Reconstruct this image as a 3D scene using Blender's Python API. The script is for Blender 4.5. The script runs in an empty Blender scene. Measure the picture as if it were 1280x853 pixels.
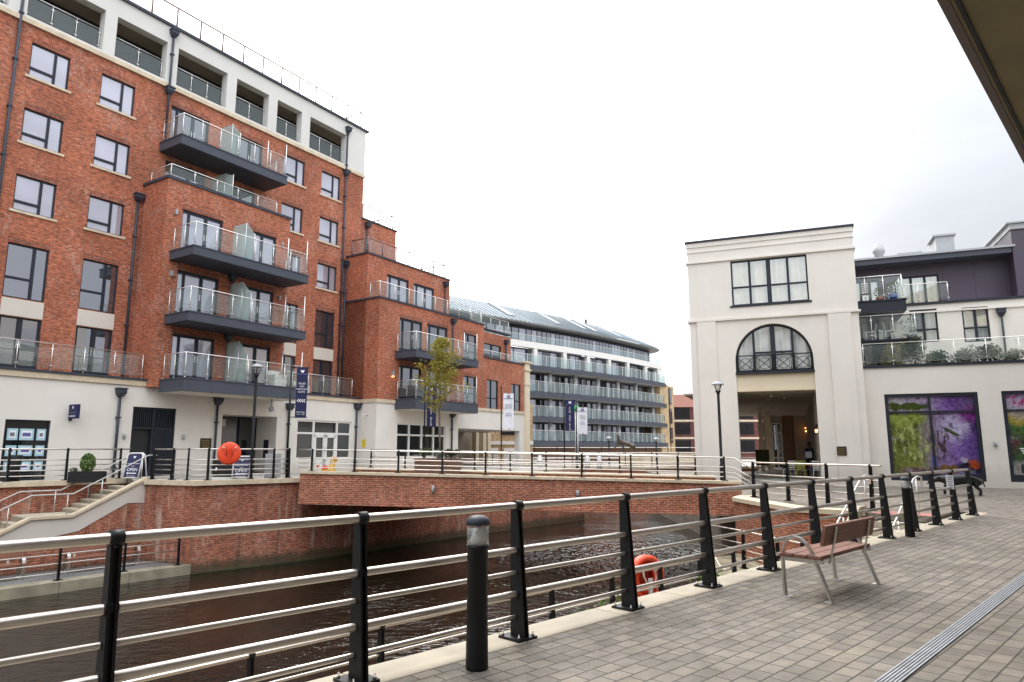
import bpy, bmesh, math, random
from mathutils import Vector as V, Matrix
random.seed(7)
sc = bpy.context.scene
col = sc.collection
R = math.radians
# ------------------------------------------------------------------ survey helpers (24 mm lens, 1.6 m eye height)
EYE = 1.6; FPX = 853.3; TH = R(9.06)
def ray(u, v):
    x = (u-640)/FPX; y = (426.5-v)/FPX
    return V((x, math.cos(TH)-y*math.sin(TH), math.sin(TH)+y*math.cos(TH)))
O = V((0, 0, EYE))
def onz(u, v, z):
    r = ray(u, v); return O+r*((z-EYE)/r.z)
def atY(u, v, Y):
    r = ray(u, v); return O+r*(Y/r.y)
# ------------------------------------------------------------------ node helpers
def newmat(name):
    m = bpy.data.materials.new(name); m.use_nodes = True
    nt = m.node_tree
    return m, nt, nt.nodes, nt.links, nt.nodes['Principled BSDF']
def N(nt, t, **kw):
    n = nt.nodes.new(t)
    for k, v in kw.items():
        if k in n.inputs: n.inputs[k].default_value = v
        else: setattr(n, k, v)
    return n
def noise(nt, vec, scale, detail=4, rough=.55):
    n = N(nt, 'ShaderNodeTexNoise', Scale=scale, Detail=detail, Roughness=rough)
    if vec is not None: nt.links.new(vec, n.inputs['Vector'])
    return n.outputs['Fac']
def ramp(nt, fac, stops):
    r = nt.nodes.new('ShaderNodeValToRGB'); e = r.color_ramp.elements
    while len(e) < len(stops): e.new(.5)
    for i, (p, c) in enumerate(stops):
        e[i].position = p; e[i].color = (c[0], c[1], c[2], 1) if not isinstance(c, (int, float)) else (c, c, c, 1)
    nt.links.new(fac, r.inputs['Fac']); return r.outputs['Color']
def mix(nt, a, b, fac, mode='MIX'):
    m = nt.nodes.new('ShaderNodeMix'); m.data_type = 'RGBA'; m.blend_type = mode
    for i, x in ((6, a), (7, b)):
        if isinstance(x, tuple): m.inputs[i].default_value = (*x[:3], 1)
        else: nt.links.new(x, m.inputs[i])
    if isinstance(fac, (int, float)): m.inputs[0].default_value = fac
    else: nt.links.new(fac, m.inputs[0])
    return m.outputs[2]
def mth(nt, op, a, b=None, c=None):
    m = nt.nodes.new('ShaderNodeMath'); m.operation = op
    for i, x in enumerate((a, b, c)):
        if x is None: continue
        if isinstance(x, (int, float)): m.inputs[i].default_value = x
        else: nt.links.new(x, m.inputs[i])
    return m.outputs[0]
def mapping(nt, vec, scale=(1, 1, 1), loc=(0, 0, 0)):
    m = nt.nodes.new('ShaderNodeMapping'); m.inputs['Scale'].default_value = scale; m.inputs['Location'].default_value = loc
    nt.links.new(vec, m.inputs['Vector']); return m.outputs[0]
def uvn(nt): return N(nt, 'ShaderNodeUVMap', uv_map='UVMap').outputs[0]
def gpos(nt): return nt.nodes.new('ShaderNodeNewGeometry').outputs['Position']
def bump(nt, h, strength, dist, bsdf):
    b = N(nt, 'ShaderNodeBump', Strength=strength, Distance=dist); nt.links.new(h, b.inputs['Height'])
    nt.links.new(b.outputs[0], bsdf.inputs['Normal']); return b
M = {}
def plain(name, c, rough=.6, metal=0, var=.12, vscale=6, bumpy=0, spec=.5):
    m, nt, ns, L, b = newmat(name)
    f = noise(nt, gpos(nt), vscale, 5)
    lo = tuple(x*(1-var) for x in c); hi = tuple(min(1, x*(1+var)) for x in c)
    L.new(ramp(nt, f, [(.3, lo), (.7, hi)]), b.inputs['Base Color'])
    L.new(ramp(nt, f, [(.3, max(.02, rough-.08)), (.7, min(1, rough+.08))]), b.inputs['Roughness'])
    b.inputs['Metallic'].default_value = metal; b.inputs['Specular IOR Level'].default_value = spec
    if bumpy: bump(nt, noise(nt, gpos(nt), vscale*12, 4), bumpy, .01, b)
    M[name] = m; return m
def brickmat(name, c1, c2, mortar, bw=.225, rh=.075, ms=.011, stain=(.62, .5, .42), stainamt=.55, dirt=.22, soldier=False, drip=0):
    m, nt, ns, L, b = newmat(name)
    u = uvn(nt)
    if soldier: u = mapping(nt, u, (1, 1, 1)); bw, rh = .075, .225
    t = N(nt, 'ShaderNodeTexBrick', Scale=1.0)
    t.inputs['Brick Width'].default_value = bw; t.inputs['Row Height'].default_value = rh
    t.inputs['Mortar Size'].default_value = ms; t.inputs['Mortar Smooth'].default_value = .15; t.inputs['Bias'].default_value = -.15
    t.inputs['Color1'].default_value = (*c1, 1); t.inputs['Color2'].default_value = (*c2, 1); t.inputs['Mortar'].default_value = (*mortar, 1)
    if soldier: t.offset = 0
    L.new(u, t.inputs['Vector'])
    p = gpos(nt)
    # second per-brick tint at the scale of a brick
    vor = N(nt, 'ShaderNodeTexNoise', Scale=1.0, Detail=1.0); L.new(mapping(nt, u, (5.1, 14, 1)), vor.inputs['Vector'])
    c = mix(nt, t.outputs['Color'], ramp(nt, vor.outputs['Fac'], [(.3, .45), (.5, .95), (.68, 1.45)]), .75, 'MULTIPLY')
    big = noise(nt, p, .45, 7, .66)
    c = mix(nt, c, ramp(nt, big, [(.3, .66), (.52, 1.0), (.68, 1.2)]), .85, 'MULTIPLY')
    # pale lime bloom in irregular patches
    bl = mth(nt, 'MULTIPLY', noise(nt, mapping(nt, p, (.9, .9, .7)), 1.0, 7, .7), noise(nt, p, 9, 3))
    c = mix(nt, c, stain, mth(nt, 'MULTIPLY', ramp(nt, bl, [(.27, 0.0), (.40, 1.0)]), stainamt))
    if dirt:
        st = noise(nt, mapping(nt, p, (2.6, 2.6, .16)), 1.5, 5, .65)
        c = mix(nt, c, (.05, .04, .03), mth(nt, 'MULTIPLY', ramp(nt, st, [(.55, 0.0), (.75, 1.0)]), dirt))
    if drip:
        dv = noise(nt, mapping(nt, p, (4.5, 4.5, .3)), 1.0, 5, .6); pt = noise(nt, mapping(nt, p, (.5, .5, .35), (3, 1, 0)), 1.0, 3)
        c = mix(nt, c, (.56, .47, .39), mth(nt, 'MULTIPLY', mth(nt, 'MULTIPLY', ramp(nt, dv, [(.5, 0.0), (.66, 1.0)]), ramp(nt, pt, [(.52, 0.0), (.60, 1.0)])), drip))
        zz = nt.nodes.new('ShaderNodeSeparateXYZ'); L.new(p, zz.inputs[0])
        wet = ramp(nt, mth(nt, 'ADD', mth(nt, 'ADD', zz.outputs['Z'], 2.65), mth(nt, 'MULTIPLY', noise(nt, p, 2.5, 5, .7), -.5)), [(.0, 1.0), (.22, 0.0)])
        c = mix(nt, c, (.045, .045, .02), mth(nt, 'MULTIPLY', wet, .8))
    L.new(c, b.inputs['Base Color']); b.inputs['Roughness'].default_value = .85
    bump(nt, mth(nt, 'SUBTRACT', 1.0, t.outputs['Fac']), .6, .008, b)
    M[name] = m; return m
brickmat('brick', (.45, .110, .046), (.295, .063, .029), (.36, .185, .115), stainamt=.30, dirt=.3)
brickmat('canal_brick', (.37, .098, .046), (.25, .058, .028), (.33, .20, .14), stainamt=.25, dirt=.75, drip=.6)
brickmat('bridge_brick', (.38, .10, .048), (.30, .070, .036), (.45, .29, .19), stainamt=.15, dirt=.2)
brickmat('tan_brick', (.52, .36, .18), (.44, .29, .14), (.5, .4, .27), stainamt=.1)
brickmat('maroon_brick', (.14, .03, .025), (.10, .022, .02), (.16, .07, .06), stainamt=.1)
brickmat('soldier_brick', (.30, .075, .036), (.20, .045, .024), (.28, .16, .11), stainamt=.1, soldier=True)
def stucco(name, c, streak=.05):
    m, nt, ns, L, b = newmat(name); p = gpos(nt)
    f = noise(nt, p, .55, 6, .6)
    cc = ramp(nt, f, [(.3, tuple(x*.93 for x in c)), (.7, tuple(min(.9, x*1.03) for x in c))])
    st = noise(nt, mapping(nt, p, (2.2, 2.2, .13)), 1.6, 6, .65)
    cc = mix(nt, cc, tuple(x*.62 for x in c), mth(nt, 'MULTIPLY', ramp(nt, st, [(.52, 0.0), (.8, 1.0)]), streak*2.2))
    sp = noise(nt, p, 2.3, 7, .72)
    cc = mix(nt, cc, (.30, .24, .18), mth(nt, 'MULTIPLY', ramp(nt, sp, [(.66, 0.0), (.78, 1.0)]), .35))
    L.new(cc, b.inputs['Base Color']); b.inputs['Roughness'].default_value = .9
    zz = nt.nodes.new('ShaderNodeSeparateXYZ'); L.new(p, zz.inputs[0])
    foot = mth(nt, 'MULTIPLY', ramp(nt, mth(nt, 'ADD', zz.outputs['Z'], mth(nt, 'MULTIPLY', noise(nt, p, 1.8, 6, .7), -1.1)), [(.0, 1.0), (.55, 0.0)]), streak*5)
    cc = mix(nt, cc, (.22, .18, .13), foot)
    L.new(cc, b.inputs['Base Color'])
    bump(nt, noise(nt, p, 90, 3), .12, .004, b); M[name] = m
stucco('stucco', (.745, .70, .635)); stucco('stucco_cream', (.70, .60, .44)); stucco('stucco_top', (.66, .65, .61)); stucco('panel_cream', (.66, .61, .53), .05)
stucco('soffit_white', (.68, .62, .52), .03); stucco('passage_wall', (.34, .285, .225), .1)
plain('stone', (.60, .50, .36), .85, var=.16, vscale=3, bumpy=.2)
plain('moss', (.06, .06, .025), .95, 0, .4, 3)
plain('concrete', (.30, .265, .19), .9, var=.32, vscale=1.7, bumpy=.25)
plain('kerb_stone', (.46, .405, .315), .8, var=.2, vscale=2.2, bumpy=.25)
plain('dark_metal', (.040, .046, .064), .5, .0, .1, 3, 0, .35)
plain('frame_grey', (.020, .024, .034), .5, .0, .1, 3, 0, .3)
plain('slab_grey', (.062, .069, .090), .55, .0, .12, 2, 0, .35)
plain('slab_pale', (.20, .215, .26), .5, .0, .1, 2)
plain('steel', (.80, .78, .75), .38, .75, .04, 8)
plain('brushed_steel', (.52, .49, .45), .34, 1, .1, 20)
plain('rail_steel', (.62, .57, .52), .36, .9, .05, 5)
plain('drain_steel', (.40, .41, .43), .45, .5, .15, 9)
plain('roof_rail', (.22, .12, .12), .5, .2, .05, 4)
plain('black_paint', (.008, .008, .0095), .5, 0, .3, 8, .05, .32)
plain('white_frame', (.74, .72, .68), .5, 0, .05, 4)
plain('wood', (.26, .105, .055), .55, 0, .35, 5)
plain('planter_wood', (.13, .065, .04), .7, 0, .3, 6)
plain('lifebuoy_orange', (.80, .075, .022), .42, 0, .08, 3)
plain('lifebuoy_dark', (.45, .03, .012), .5, 0, .1, 3)
plain('rope_white', (.72, .66, .58), .8)
plain('navy_fabric', (.012, .013, .065), .75, 0, .15, 4)
plain('white_fabric', (.74, .74, .78), .75, 0, .04, 4)
plain('print_white', (.80, .80, .82), .7, 0, .02, 4)
plain('print_grey', (.16, .17, .22), .7, 0, .05, 4)
plain('print_blue', (.10, .10, .32), .7, 0, .05, 4)
plain('aboard_blue', (.014, .016, .075), .5)
plain('purple_cladding', (.064, .045, .072), .55, 0, .08, 1.2)
plain('zinc', (.36, .37, .38), .5, .2, .12, 2)
plain('roof_metal', (.25, .285, .305), .6, 0, .14, .5)
plain('olive_soffit', (.29, .245, .155), .8, 0, .12, 1.3)
plain('fascia_trim', (.17, .14, .14), .6)
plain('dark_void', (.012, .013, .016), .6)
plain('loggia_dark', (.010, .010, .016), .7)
plain('grey_glazing', (.12, .135, .155), .25, 0, .1, 1)
plain('tactile_pink', (.42, .17, .14), .85, 0, .2, 6)
plain('plaque_bronze', (.05, .04, .025), .4, .4)
plain('plaque_gold', (.35, .25, .08), .4, .6)
plain('gold_paint', (.62, .38, .085), .45, 0, .3, 9)
plain('red_paint', (.55, .02, .02), .5)
plain('pale_blue_paint', (.25, .36, .48), .5)
plain('black_bronze', (.010, .011, .013), .42, 0, .3, 6)
plain('grey_bronze', (.10, .085, .07), .45, .5, .3, 6)
plain('skin_tone', (.07, .04, .03), .6)
plain('jacket_black', (.010, .011, .014), .8)
plain('jacket_stripe', (.55, .58, .6), .8)
plain('trousers', (.012, .014, .022), .85)
plain('chair_green', (.30, .34, .05), .5); plain('chair_blue', (.03, .19, .30), .5); plain('chair_white', (.7, .68, .64), .5); plain('chair_red', (.4, .03, .025), .5)
plain('brown_timber', (.16, .085, .045), .7, 0, .3, 5)
plain('bark', (.13, .10, .065), .9, 0, .3, 20, .4)
plain('yellow_sign', (.72, .55, .02), .5)
plain('grey_cabinet', (.34, .35, .37), .5)
plain('blue_pot', (.03, .08, .32), .3)
plain('terracotta', (.36, .14, .08), .8)
plain('roof_tile', (.20, .075, .05), .85)
plain('white_plastic', (.72, .72, .72), .4)
plain('signal_green', (.02, .5, .12), .5)
plain('board_green', (.06, .075, .012), .6)
plain('soil', (.04, .03, .02), .95)
plain('curtain', (.74, .74, .72), .9, 0, .1, 3); plain('curtain_cream', (.78, .68, .50), .9, 0, .12, 3)
plain('land', (.12, .11, .09), .95, 0, .2, .4)
def leaf(name, cols, trans=.25):
    m, nt, ns, L, b = newmat(name)
    f = noise(nt, gpos(nt), 7, 4)
    L.new(ramp(nt, f, [(.28, cols[0]), (.5, cols[1]), (.72, cols[2])]), b.inputs['Base Color'])
    b.inputs['Roughness'].default_value = .6
    b.inputs['Subsurface Weight'].default_value = 0
    tr = N(nt, 'ShaderNodeBsdfTranslucent'); L.new(ramp(nt, f, [(.3, cols[1]), (.7, cols[2])]), tr.inputs['Color'])
    mx = N(nt, 'ShaderNodeMixShader'); mx.inputs[0].default_value = trans
    L.new(b.outputs[0], mx.inputs[1]); L.new(tr.outputs[0], mx.inputs[2]); L.new(mx.outputs[0], ns['Material Output'].inputs['Surface'])
    M[name] = m
leaf('leaf_tree', [(.10, .12, .015), (.23, .22, .03), (.42, .30, .04)], .4)
leaf('leaf_dark', [(.018, .035, .014), (.04, .065, .025), (.08, .11, .04)])
leaf('leaf_sage', [(.08, .10, .075), (.14, .17, .12), (.24, .27, .2)])
leaf('leaf_olive', [(.06, .06, .012), (.15, .125, .025), (.27, .2, .05)])
leaf('leaf_bright', [(.04, .09, .012), (.09, .18, .02), (.16, .27, .04)])
def glass_opaque(name, base, spec, rough=.02):
    m, nt, ns, L, b = newmat(name)
    p = gpos(nt)
    f = noise(nt, mapping(nt, p, (.5, .5, .9)), .8, 1)
    L.new(ramp(nt, f, [(.3, tuple(x*.8 for x in base)), (.7, tuple(x*1.2 for x in base))]), b.inputs['Base Color'])
    b.inputs['Roughness'].default_value = rough; b.inputs['IOR'].default_value = 1.5
    b.inputs['Specular IOR Level'].default_value = .5
    b.inputs['Coat Weight'].default_value = 0
    g = N(nt, 'ShaderNodeBsdfGlossy', Roughness=rough); g.inputs['Color'].default_value = (.86, .87, .96, 1)
    mx = N(nt, 'ShaderNodeMixShader')
    fr = N(nt, 'ShaderNodeFresnel', IOR=spec)
    L.new(fr.outputs[0], mx.inputs[0]); L.new(b.outputs[0], mx.inputs[1]); L.new(g.outputs[0], mx.inputs[2])
    # slightly uneven sheet glass
    bp = N(nt, 'ShaderNodeBump', Strength=.06, Distance=.02); L.new(noise(nt, p, .9, 2), bp.inputs['Height'])
    L.new(bp.outputs[0], g.inputs['Normal'])
    L.new(mx.outputs[0], ns['Material Output'].inputs['Surface']); M[name] = m
glass_opaque('pane', (.03, .035, .04), 3.1)
glass_opaque('pane_blind', (.36, .355, .42), 3.0)
glass_opaque('pane_dark', (.015, .018, .02), 1.9)
plain('pane_far', (.016, .013, .014), .3, 0, .3, .5, 0, .12)
plain('stair_steel', (.50, .49, .47), .4, .8, .05, 8)
def glass_clear(name, tint, refl=.5, haze=0, hazecol=(.6, .7, .68), base=.04):
    m, nt, ns, L, b = newmat(name)
    t = N(nt, 'ShaderNodeBsdfTransparent'); t.inputs['Color'].default_value = (*tint, 1)
    g = N(nt, 'ShaderNodeBsdfGlossy', Roughness=.02); g.inputs['Color'].default_value = (.9, .95, .95, 1)
    lw = N(nt, 'ShaderNodeLayerWeight', Blend=.5)      # same from either side of the sheet
    fr = mth(nt, 'ADD', base, mth(nt, 'MULTIPLY', mth(nt, 'POWER', lw.outputs['Facing'], 4.0), refl))
    mx = N(nt, 'ShaderNodeMixShader'); L.new(fr, mx.inputs[0]); L.new(t.outputs[0], mx.inputs[1]); L.new(g.outputs[0], mx.inputs[2])
    out = mx.outputs[0]
    if haze:
        d = N(nt, 'ShaderNodeBsdfDiffuse'); d.inputs['Color'].default_value = (*hazecol, 1)
        m2 = N(nt, 'ShaderNodeMixShader'); m2.inputs[0].default_value = haze
        L.new(out, m2.inputs[1]); L.new(d.outputs[0], m2.inputs[2]); out = m2.outputs[0]
    L.new(out, ns['Material Output'].inputs['Surface']); M[name] = m
glass_clear('rail_glass', (.955, .975, .97), .5, .035)
glass_clear('rail_glass_far', (.92, .97, .965), .5, .03, (.60, .74, .74), base=.09)
glass_clear('frosted', (.75, .80, .79), .3, .45, (.60, .70, .67))
glass_clear('window_glass', (.97, .98, .98), .7, .0, base=.16)
glass_clear('lamp_glass', (.93, .94, .95), .6, .16, (.7, .7, .7), base=.1)
def paving(name, ca, cb, mortar, bw, rh, ms):
    m, nt, ns, L, b = newmat(name); u = uvn(nt); p = gpos(nt)
    wob = N(nt, 'ShaderNodeTexNoise', Scale=2.2, Detail=2.0); L.new(u, wob.inputs['Vector'])
    off = nt.nodes.new('ShaderNodeVectorMath'); off.operation = 'MULTIPLY_ADD'
    L.new(wob.outputs['Color'], off.inputs[0]); off.inputs[1].default_value = (.02, .012, 0); L.new(u, off.inputs[2])
    t = N(nt, 'ShaderNodeTexBrick', Scale=1.0); t.offset = .43; t.squash = 1.35; t.squash_frequency = 3; t.offset_frequency = 2
    t.inputs['Brick Width'].default_value = bw; t.inputs['Row Height'].default_value = rh; t.inputs['Mortar Size'].default_value = ms
    t.inputs['Mortar Smooth'].default_value = .3; t.inputs['Bias'].default_value = 0
    t.inputs['Color1'].default_value = (*ca, 1); t.inputs['Color2'].default_value = (*cb, 1)
    L.new(off.outputs[0], t.inputs['Vector'])
    moss = ramp(nt, noise(nt, p, .8, 6, .7), [(.5, mortar), (.66, (.085, .08, .02))])
    L.new(moss, t.inputs['Mortar'])
    c = mix(nt, t.outputs['Color'], ramp(nt, noise(nt, mapping(nt, u, (1/bw*.9, 1/rh*.9, 1)), 1.0, 2), [(.25, .70), (.5, 1.0), (.75, 1.22)]), .7, 'MULTIPLY')
    c = mix(nt, c, ramp(nt, noise(nt, p, .55, 7, .68), [(.3, .66), (.62, 1.1)]), .9, 'MULTIPLY')
    c = mix(nt, c, ramp(nt, noise(nt, p, 60, 3), [(.3, .8), (.7, 1.15)]), .6, 'MULTIPLY')
    bl = noise(nt, mapping(nt, p, (1, 1, 1), (7, 3, 0)), 1.9, 6, .75)
    c = mix(nt, c, (.075, .065, .05), mth(nt, 'MULTIPLY', ramp(nt, bl, [(.59, 0.0), (.72, 1.0)]), .7))
    gum = N(nt, 'ShaderNodeTexVoronoi', Scale=2.6); L.new(p, gum.inputs['Vector'])
    c = mix(nt, c, (.09, .08, .07), mth(nt, 'MULTIPLY', ramp(nt, gum.outputs['Distance'], [(.045, 1.0), (.06, 0.0)]), .65))
    L.new(c, b.inputs['Base Color'])
    L.new(ramp(nt, noise(nt, p, 3, 5), [(.3, .62), (.7, .9)]), b.inputs['Roughness'])
    h = mth(nt, 'ADD', mth(nt, 'SUBTRACT', 1.0, t.outputs['Fac']), mth(nt, 'MULTIPLY', noise(nt, p, 45, 4), .35))
    bump(nt, h, .7, .01, b); M[name] = m
paving('paving', (.265, .226, .178), (.172, .150, .124), (.055, .049, .037), .21, .142, .0075)
paving('paving_pale', (.40, .37, .33), (.34, .32, .29), (.2, .18, .15), .45, .3, .008)
paving('quay_boards', (.20, .195, .19), (.15, .15, .15), (.05, .05, .05), 1.2, .14, .012)
paving('quay_stone', (.33, .29, .19), (.26, .23, .15), (.10, .10, .04), .5, .4, .012)
def wood_grain(name, c):
    m, nt, ns, L, b = newmat(name); u = uvn(nt)
    f = noise(nt, mapping(nt, u, (2.2, 45, 1)), 1.0, 5, .6)
    L.new(ramp(nt, f, [(.3, tuple(x*.6 for x in c)), (.5, c), (.72, tuple(x*1.45 for x in c))]), b.inputs['Base Color'])
    b.inputs['Roughness'].default_value = .5; bump(nt, f, .2, .003, b); M[name] = m
wood_grain('bench_wood', (.21, .085, .052)); wood_grain('bench_wood_pale', (.42, .17, .075))
def water():
    m, nt, ns, L, b = newmat('water'); p = gpos(nt)
    b.inputs['Base Color'].default_value = (.008, .0055, .003, 1)
    b.inputs['Roughness'].default_value = .03; b.inputs['IOR'].default_value = 1.31
    # wind patch in the middle of the basin, beyond it calmer water
    sub = nt.nodes.new('ShaderNodeVectorMath'); sub.operation = 'SUBTRACT'; L.new(p, sub.inputs[0]); sub.inputs[1].default_value = (5.8, 27.2, 0)
    rot = N(nt, 'ShaderNodeVectorRotate', rotation_type='Z_AXIS', Angle=R(-10)); L.new(sub.outputs[0], rot.inputs['Vector'])
    ln = nt.nodes.new('ShaderNodeVectorMath'); ln.operation = 'LENGTH'; L.new(mapping(nt, rot.outputs[0], (.145, .115, 0)), ln.inputs[0])
    sub2 = nt.nodes.new('ShaderNodeVectorMath'); sub2.operation = 'SUBTRACT'; L.new(p, sub2.inputs[0]); sub2.inputs[1].default_value = (.6, 15.5, 0)
    ln2 = nt.nodes.new('ShaderNodeVectorMath'); ln2.operation = 'LENGTH'; L.new(mapping(nt, sub2.outputs[0], (.3, .3, 0)), ln2.inputs[0])
    edge = mth(nt, 'ADD', ln.outputs['Value'], mth(nt, 'MULTIPLY', mth(nt, 'SUBTRACT', noise(nt, p, .5, 5, .65), .5), 1.1))
    mask = ramp(nt, edge, [(.55, 1.0), (1.05, 0.0)])
    mask2 = ramp(nt, mth(nt, 'ADD', ln2.outputs['Value'], mth(nt, 'MULTIPLY', mth(nt, 'SUBTRACT', noise(nt, p, .8, 4, .6), .5), 1.0)), [(.4, 1.0), (1.1, 0.0)])
    s1 = noise(nt, mapping(nt, p, (1.0, 1.6, 1)), 2.2, 4, .6)
    s2 = noise(nt, mapping(nt, p, (1.0, 1.5, 1)), 7, 3, .6)
    s3 = noise(nt, mapping(nt, p, (1.0, .36, 1)), 4.8, 1, .5)
    calm = mth(nt, 'ADD', mth(nt, 'MULTIPLY', s1, .05), mth(nt, 'MULTIPLY', s2, .010))
    near = noise(nt, p, .33, 3, .6)
    calm = mth(nt, 'MULTIPLY', calm, ramp(nt, near, [(.35, .45), (.65, 1.5)]))
    rough = mth(nt, 'MULTIPLY', s3, .34)
    s4 = noise(nt, mapping(nt, p, (1.0, 1.9, 1)), 2.6, 2, .5)
    h = mth(nt, 'ADD', mth(nt, 'ADD', calm, mth(nt, 'MULTIPLY', rough, mask)), mth(nt, 'MULTIPLY', mth(nt, 'MULTIPLY', s4, .17), mask2))
    bump(nt, h, 1.0, 1.0, b); M['water'] = m
water()
def grain_curtain(name, c):
    m, nt, ns, L, b = newmat(name)
    L.new(ramp(nt, noise(nt, gpos(nt), 3, 3), [(.3, tuple(x*.85 for x in c)), (.7, c)]), b.inputs['Base Color'])
    b.inputs['Roughness'].default_value = .9; M[name] = m
def emit(name, c, s):
    m, nt, ns, L, b = newmat(name); b.inputs['Base Color'].default_value = (*c, 1)
    b.inputs['Emission Color'].default_value = (*c, 1); b.inputs['Emission Strength'].default_value = s; M[name] = m
emit('lamp_warm', (1, .42, .10), 6); emit('backlit_card', (.30, .47, .54), .14); emit('shop_lamp', (1, .9, .7), 5); emit('lamp_window', (1, .62, .2), .9)
# ------------------------------------------------------------------ mesh builder
class MB:
    def __init__(s, rot=0): s.v = []; s.f = []; s.sm = []; s.rot = rot
    def add(s, vs, fs, smooth=False):
        o = len(s.v); s.v += [V(v) for v in vs]
        for f in fs: s.f.append([o+i for i in f]); s.sm.append(smooth)
        return s
    def quad(s, *p): return s.add(p, [list(range(len(p)))])
    def hexa(s, a, b):      # two quads of corresponding corners
        return s.add(list(a)+list(b), [[3, 2, 1, 0], [4, 5, 6, 7], [0, 1, 5, 4], [1, 2, 6, 5], [2, 3, 7, 6], [3, 0, 4, 7]])
    def obox(s, c, ax, ay, az):
        c, ax, ay, az = V(c), V(ax), V(ay), V(az)
        a = [c-ax-ay-az, c+ax-ay-az, c+ax+ay-az, c-ax+ay-az]
        return s.hexa(a, [p+2*az for p in a])
    def box(s, x0, x1, y0, y1, z0, z1):
        return s.hexa([(x0, y0, z0), (x1, y0, z0), (x1, y1, z0), (x0, y1, z0)], [(x0, y0, z1), (x1, y0, z1), (x1, y1, z1), (x0, y1, z1)])
    def prism(s, poly, z0, z1):
        n = len(poly); zz0 = z0 if isinstance(z0, (list, tuple)) else [z0]*n; zz1 = z1 if isinstance(z1, (list, tuple)) else [z1]*n
        a = [(p[0], p[1], zz0[i]) for i, p in enumerate(poly)]; b = [(p[0], p[1], zz1[i]) for i, p in enumerate(poly)]
        return s.add(a+b, [list(range(n))[::-1], list(range(n, 2*n))]+[[i, (i+1) % n, n+(i+1) % n, n+i] for i in range(n)])
    def extr(s, pts, d):    # planar polygon swept by vector d
        n = len(pts); d = V(d)
        return s.add([V(p) for p in pts]+[V(p)+d for p in pts], [list(range(n))[::-1], list(range(n, 2*n))]+[[i, (i+1) % n, n+(i+1) % n, n+i] for i in range(n)])
    def tube(s, pts, r, n=8, cap=True):
        pts = [V(p) for p in pts]; rs = r if isinstance(r, (list, tuple)) else [r]*len(pts)
        rings = []; up = None
        for i, p in enumerate(pts):
            if i == 0: t = pts[1]-p
            elif i == len(pts)-1: t = p-pts[i-1]
            else: t = (pts[i+1]-p).normalized()+(p-pts[i-1]).normalized()
            t.normalize()
            if up is None: up = V((0, 0, 1)) if abs(t.z) < .9 else V((1, 0, 0))
            x = t.cross(up).normalized(); y = x.cross(t).normalized(); up = y
            rings.append([p+(x*math.cos(2*math.pi*k/n)+y*math.sin(2*math.pi*k/n))*rs[i] for k in range(n)])
        o = len(s.v)
        for q in rings: s.v += q
        for i in range(len(pts)-1):
            for k in range(n):
                s.f.append([o+i*n+k, o+i*n+(k+1) % n, o+(i+1)*n+(k+1) % n, o+(i+1)*n+k]); s.sm.append(True)
        if cap:
            s.f.append([o+k for k in range(n)][::-1]); s.sm.append(False)
            s.f.append([o+(len(pts)-1)*n+k for k in range(n)]); s.sm.append(False)
        return s
    def ribbon(s, pts, w, t, side):    # flat bar: width along `side`, thickness across
        pts = [V(p) for p in pts]; side = V(side).normalized(); o = len(s.v)
        for i, p in enumerate(pts):
            tg = (pts[min(i+1, len(pts)-1)]-pts[max(i-1, 0)]).normalized(); nn = tg.cross(side).normalized()
            s.v += [p-side*w/2-nn*t/2, p+side*w/2-nn*t/2, p+side*w/2+nn*t/2, p-side*w/2+nn*t/2]
        for i in range(len(pts)-1):
            for k in range(4): s.f.append([o+i*4+k, o+i*4+(k+1) % 4, o+(i+1)*4+(k+1) % 4, o+(i+1)*4+k]); s.sm.append(False)
        e = o+(len(pts)-1)*4
        s.f += [[o+3, o+2, o+1, o], [e, e+1, e+2, e+3]]; s.sm += [False, False]; return s
    def lathe(s, c, prof, n=16, smooth=True):
        c = V(c); o = len(s.v)
        for r, z in prof: s.v += [c+V((r*math.cos(2*math.pi*k/n), r*math.sin(2*math.pi*k/n), z)) for k in range(n)]
        for i in range(len(prof)-1):
            for k in range(n): s.f.append([o+i*n+k, o+i*n+(k+1) % n, o+(i+1)*n+(k+1) % n, o+(i+1)*n+k]); s.sm.append(smooth)
        s.f.append([o+k for k in range(n)][::-1]); s.sm.append(False)
        s.f.append([o+(len(prof)-1)*n+k for k in range(n)]); s.sm.append(False); return s
    def strip(s, pts, o0, o1, z0, z1):
        """wall following a plan polyline between two side offsets; z may vary per point"""
        n = len(pts); P = [V((p[0], p[1])) for p in pts]
        zz0 = z0 if isinstance(z0, (list, tuple)) else [z0]*n; zz1 = z1 if isinstance(z1, (list, tuple)) else [z1]*n
        def off(i, o):
            if i == 0: d = (P[1]-P[0]).normalized(); nn = V((d.y, -d.x)); k = 1
            elif i == n-1: d = (P[-1]-P[-2]).normalized(); nn = V((d.y, -d.x)); k = 1
            else:
                d0 = (P[i]-P[i-1]).normalized(); d1 = (P[i+1]-P[i]).normalized()
                n0 = V((d0.y, -d0.x)); n1 = V((d1.y, -d1.x)); nn = (n0+n1).normalized(); k = 1/max(.4, nn.dot(n0))
            return P[i]+nn*o*k
        ob = len(s.v)
        for i in range(n):
            a, b = off(i, o0), off(i, o1)
            s.v += [V((a.x, a.y, zz0[i])), V((b.x, b.y, zz0[i])), V((b.x, b.y, zz1[i])), V((a.x, a.y, zz1[i]))]
        for i in range(n-1):
            for k in range(4): s.f.append([ob+i*4+k, ob+i*4+(k+1) % 4, ob+(i+1)*4+(k+1) % 4, ob+(i+1)*4+k]); s.sm.append(False)
        e = ob+(n-1)*4
        s.f += [[ob+3, ob+2, ob+1, ob], [e, e+1, e+2, e+3]]; s.sm += [False, False]; return s
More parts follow.
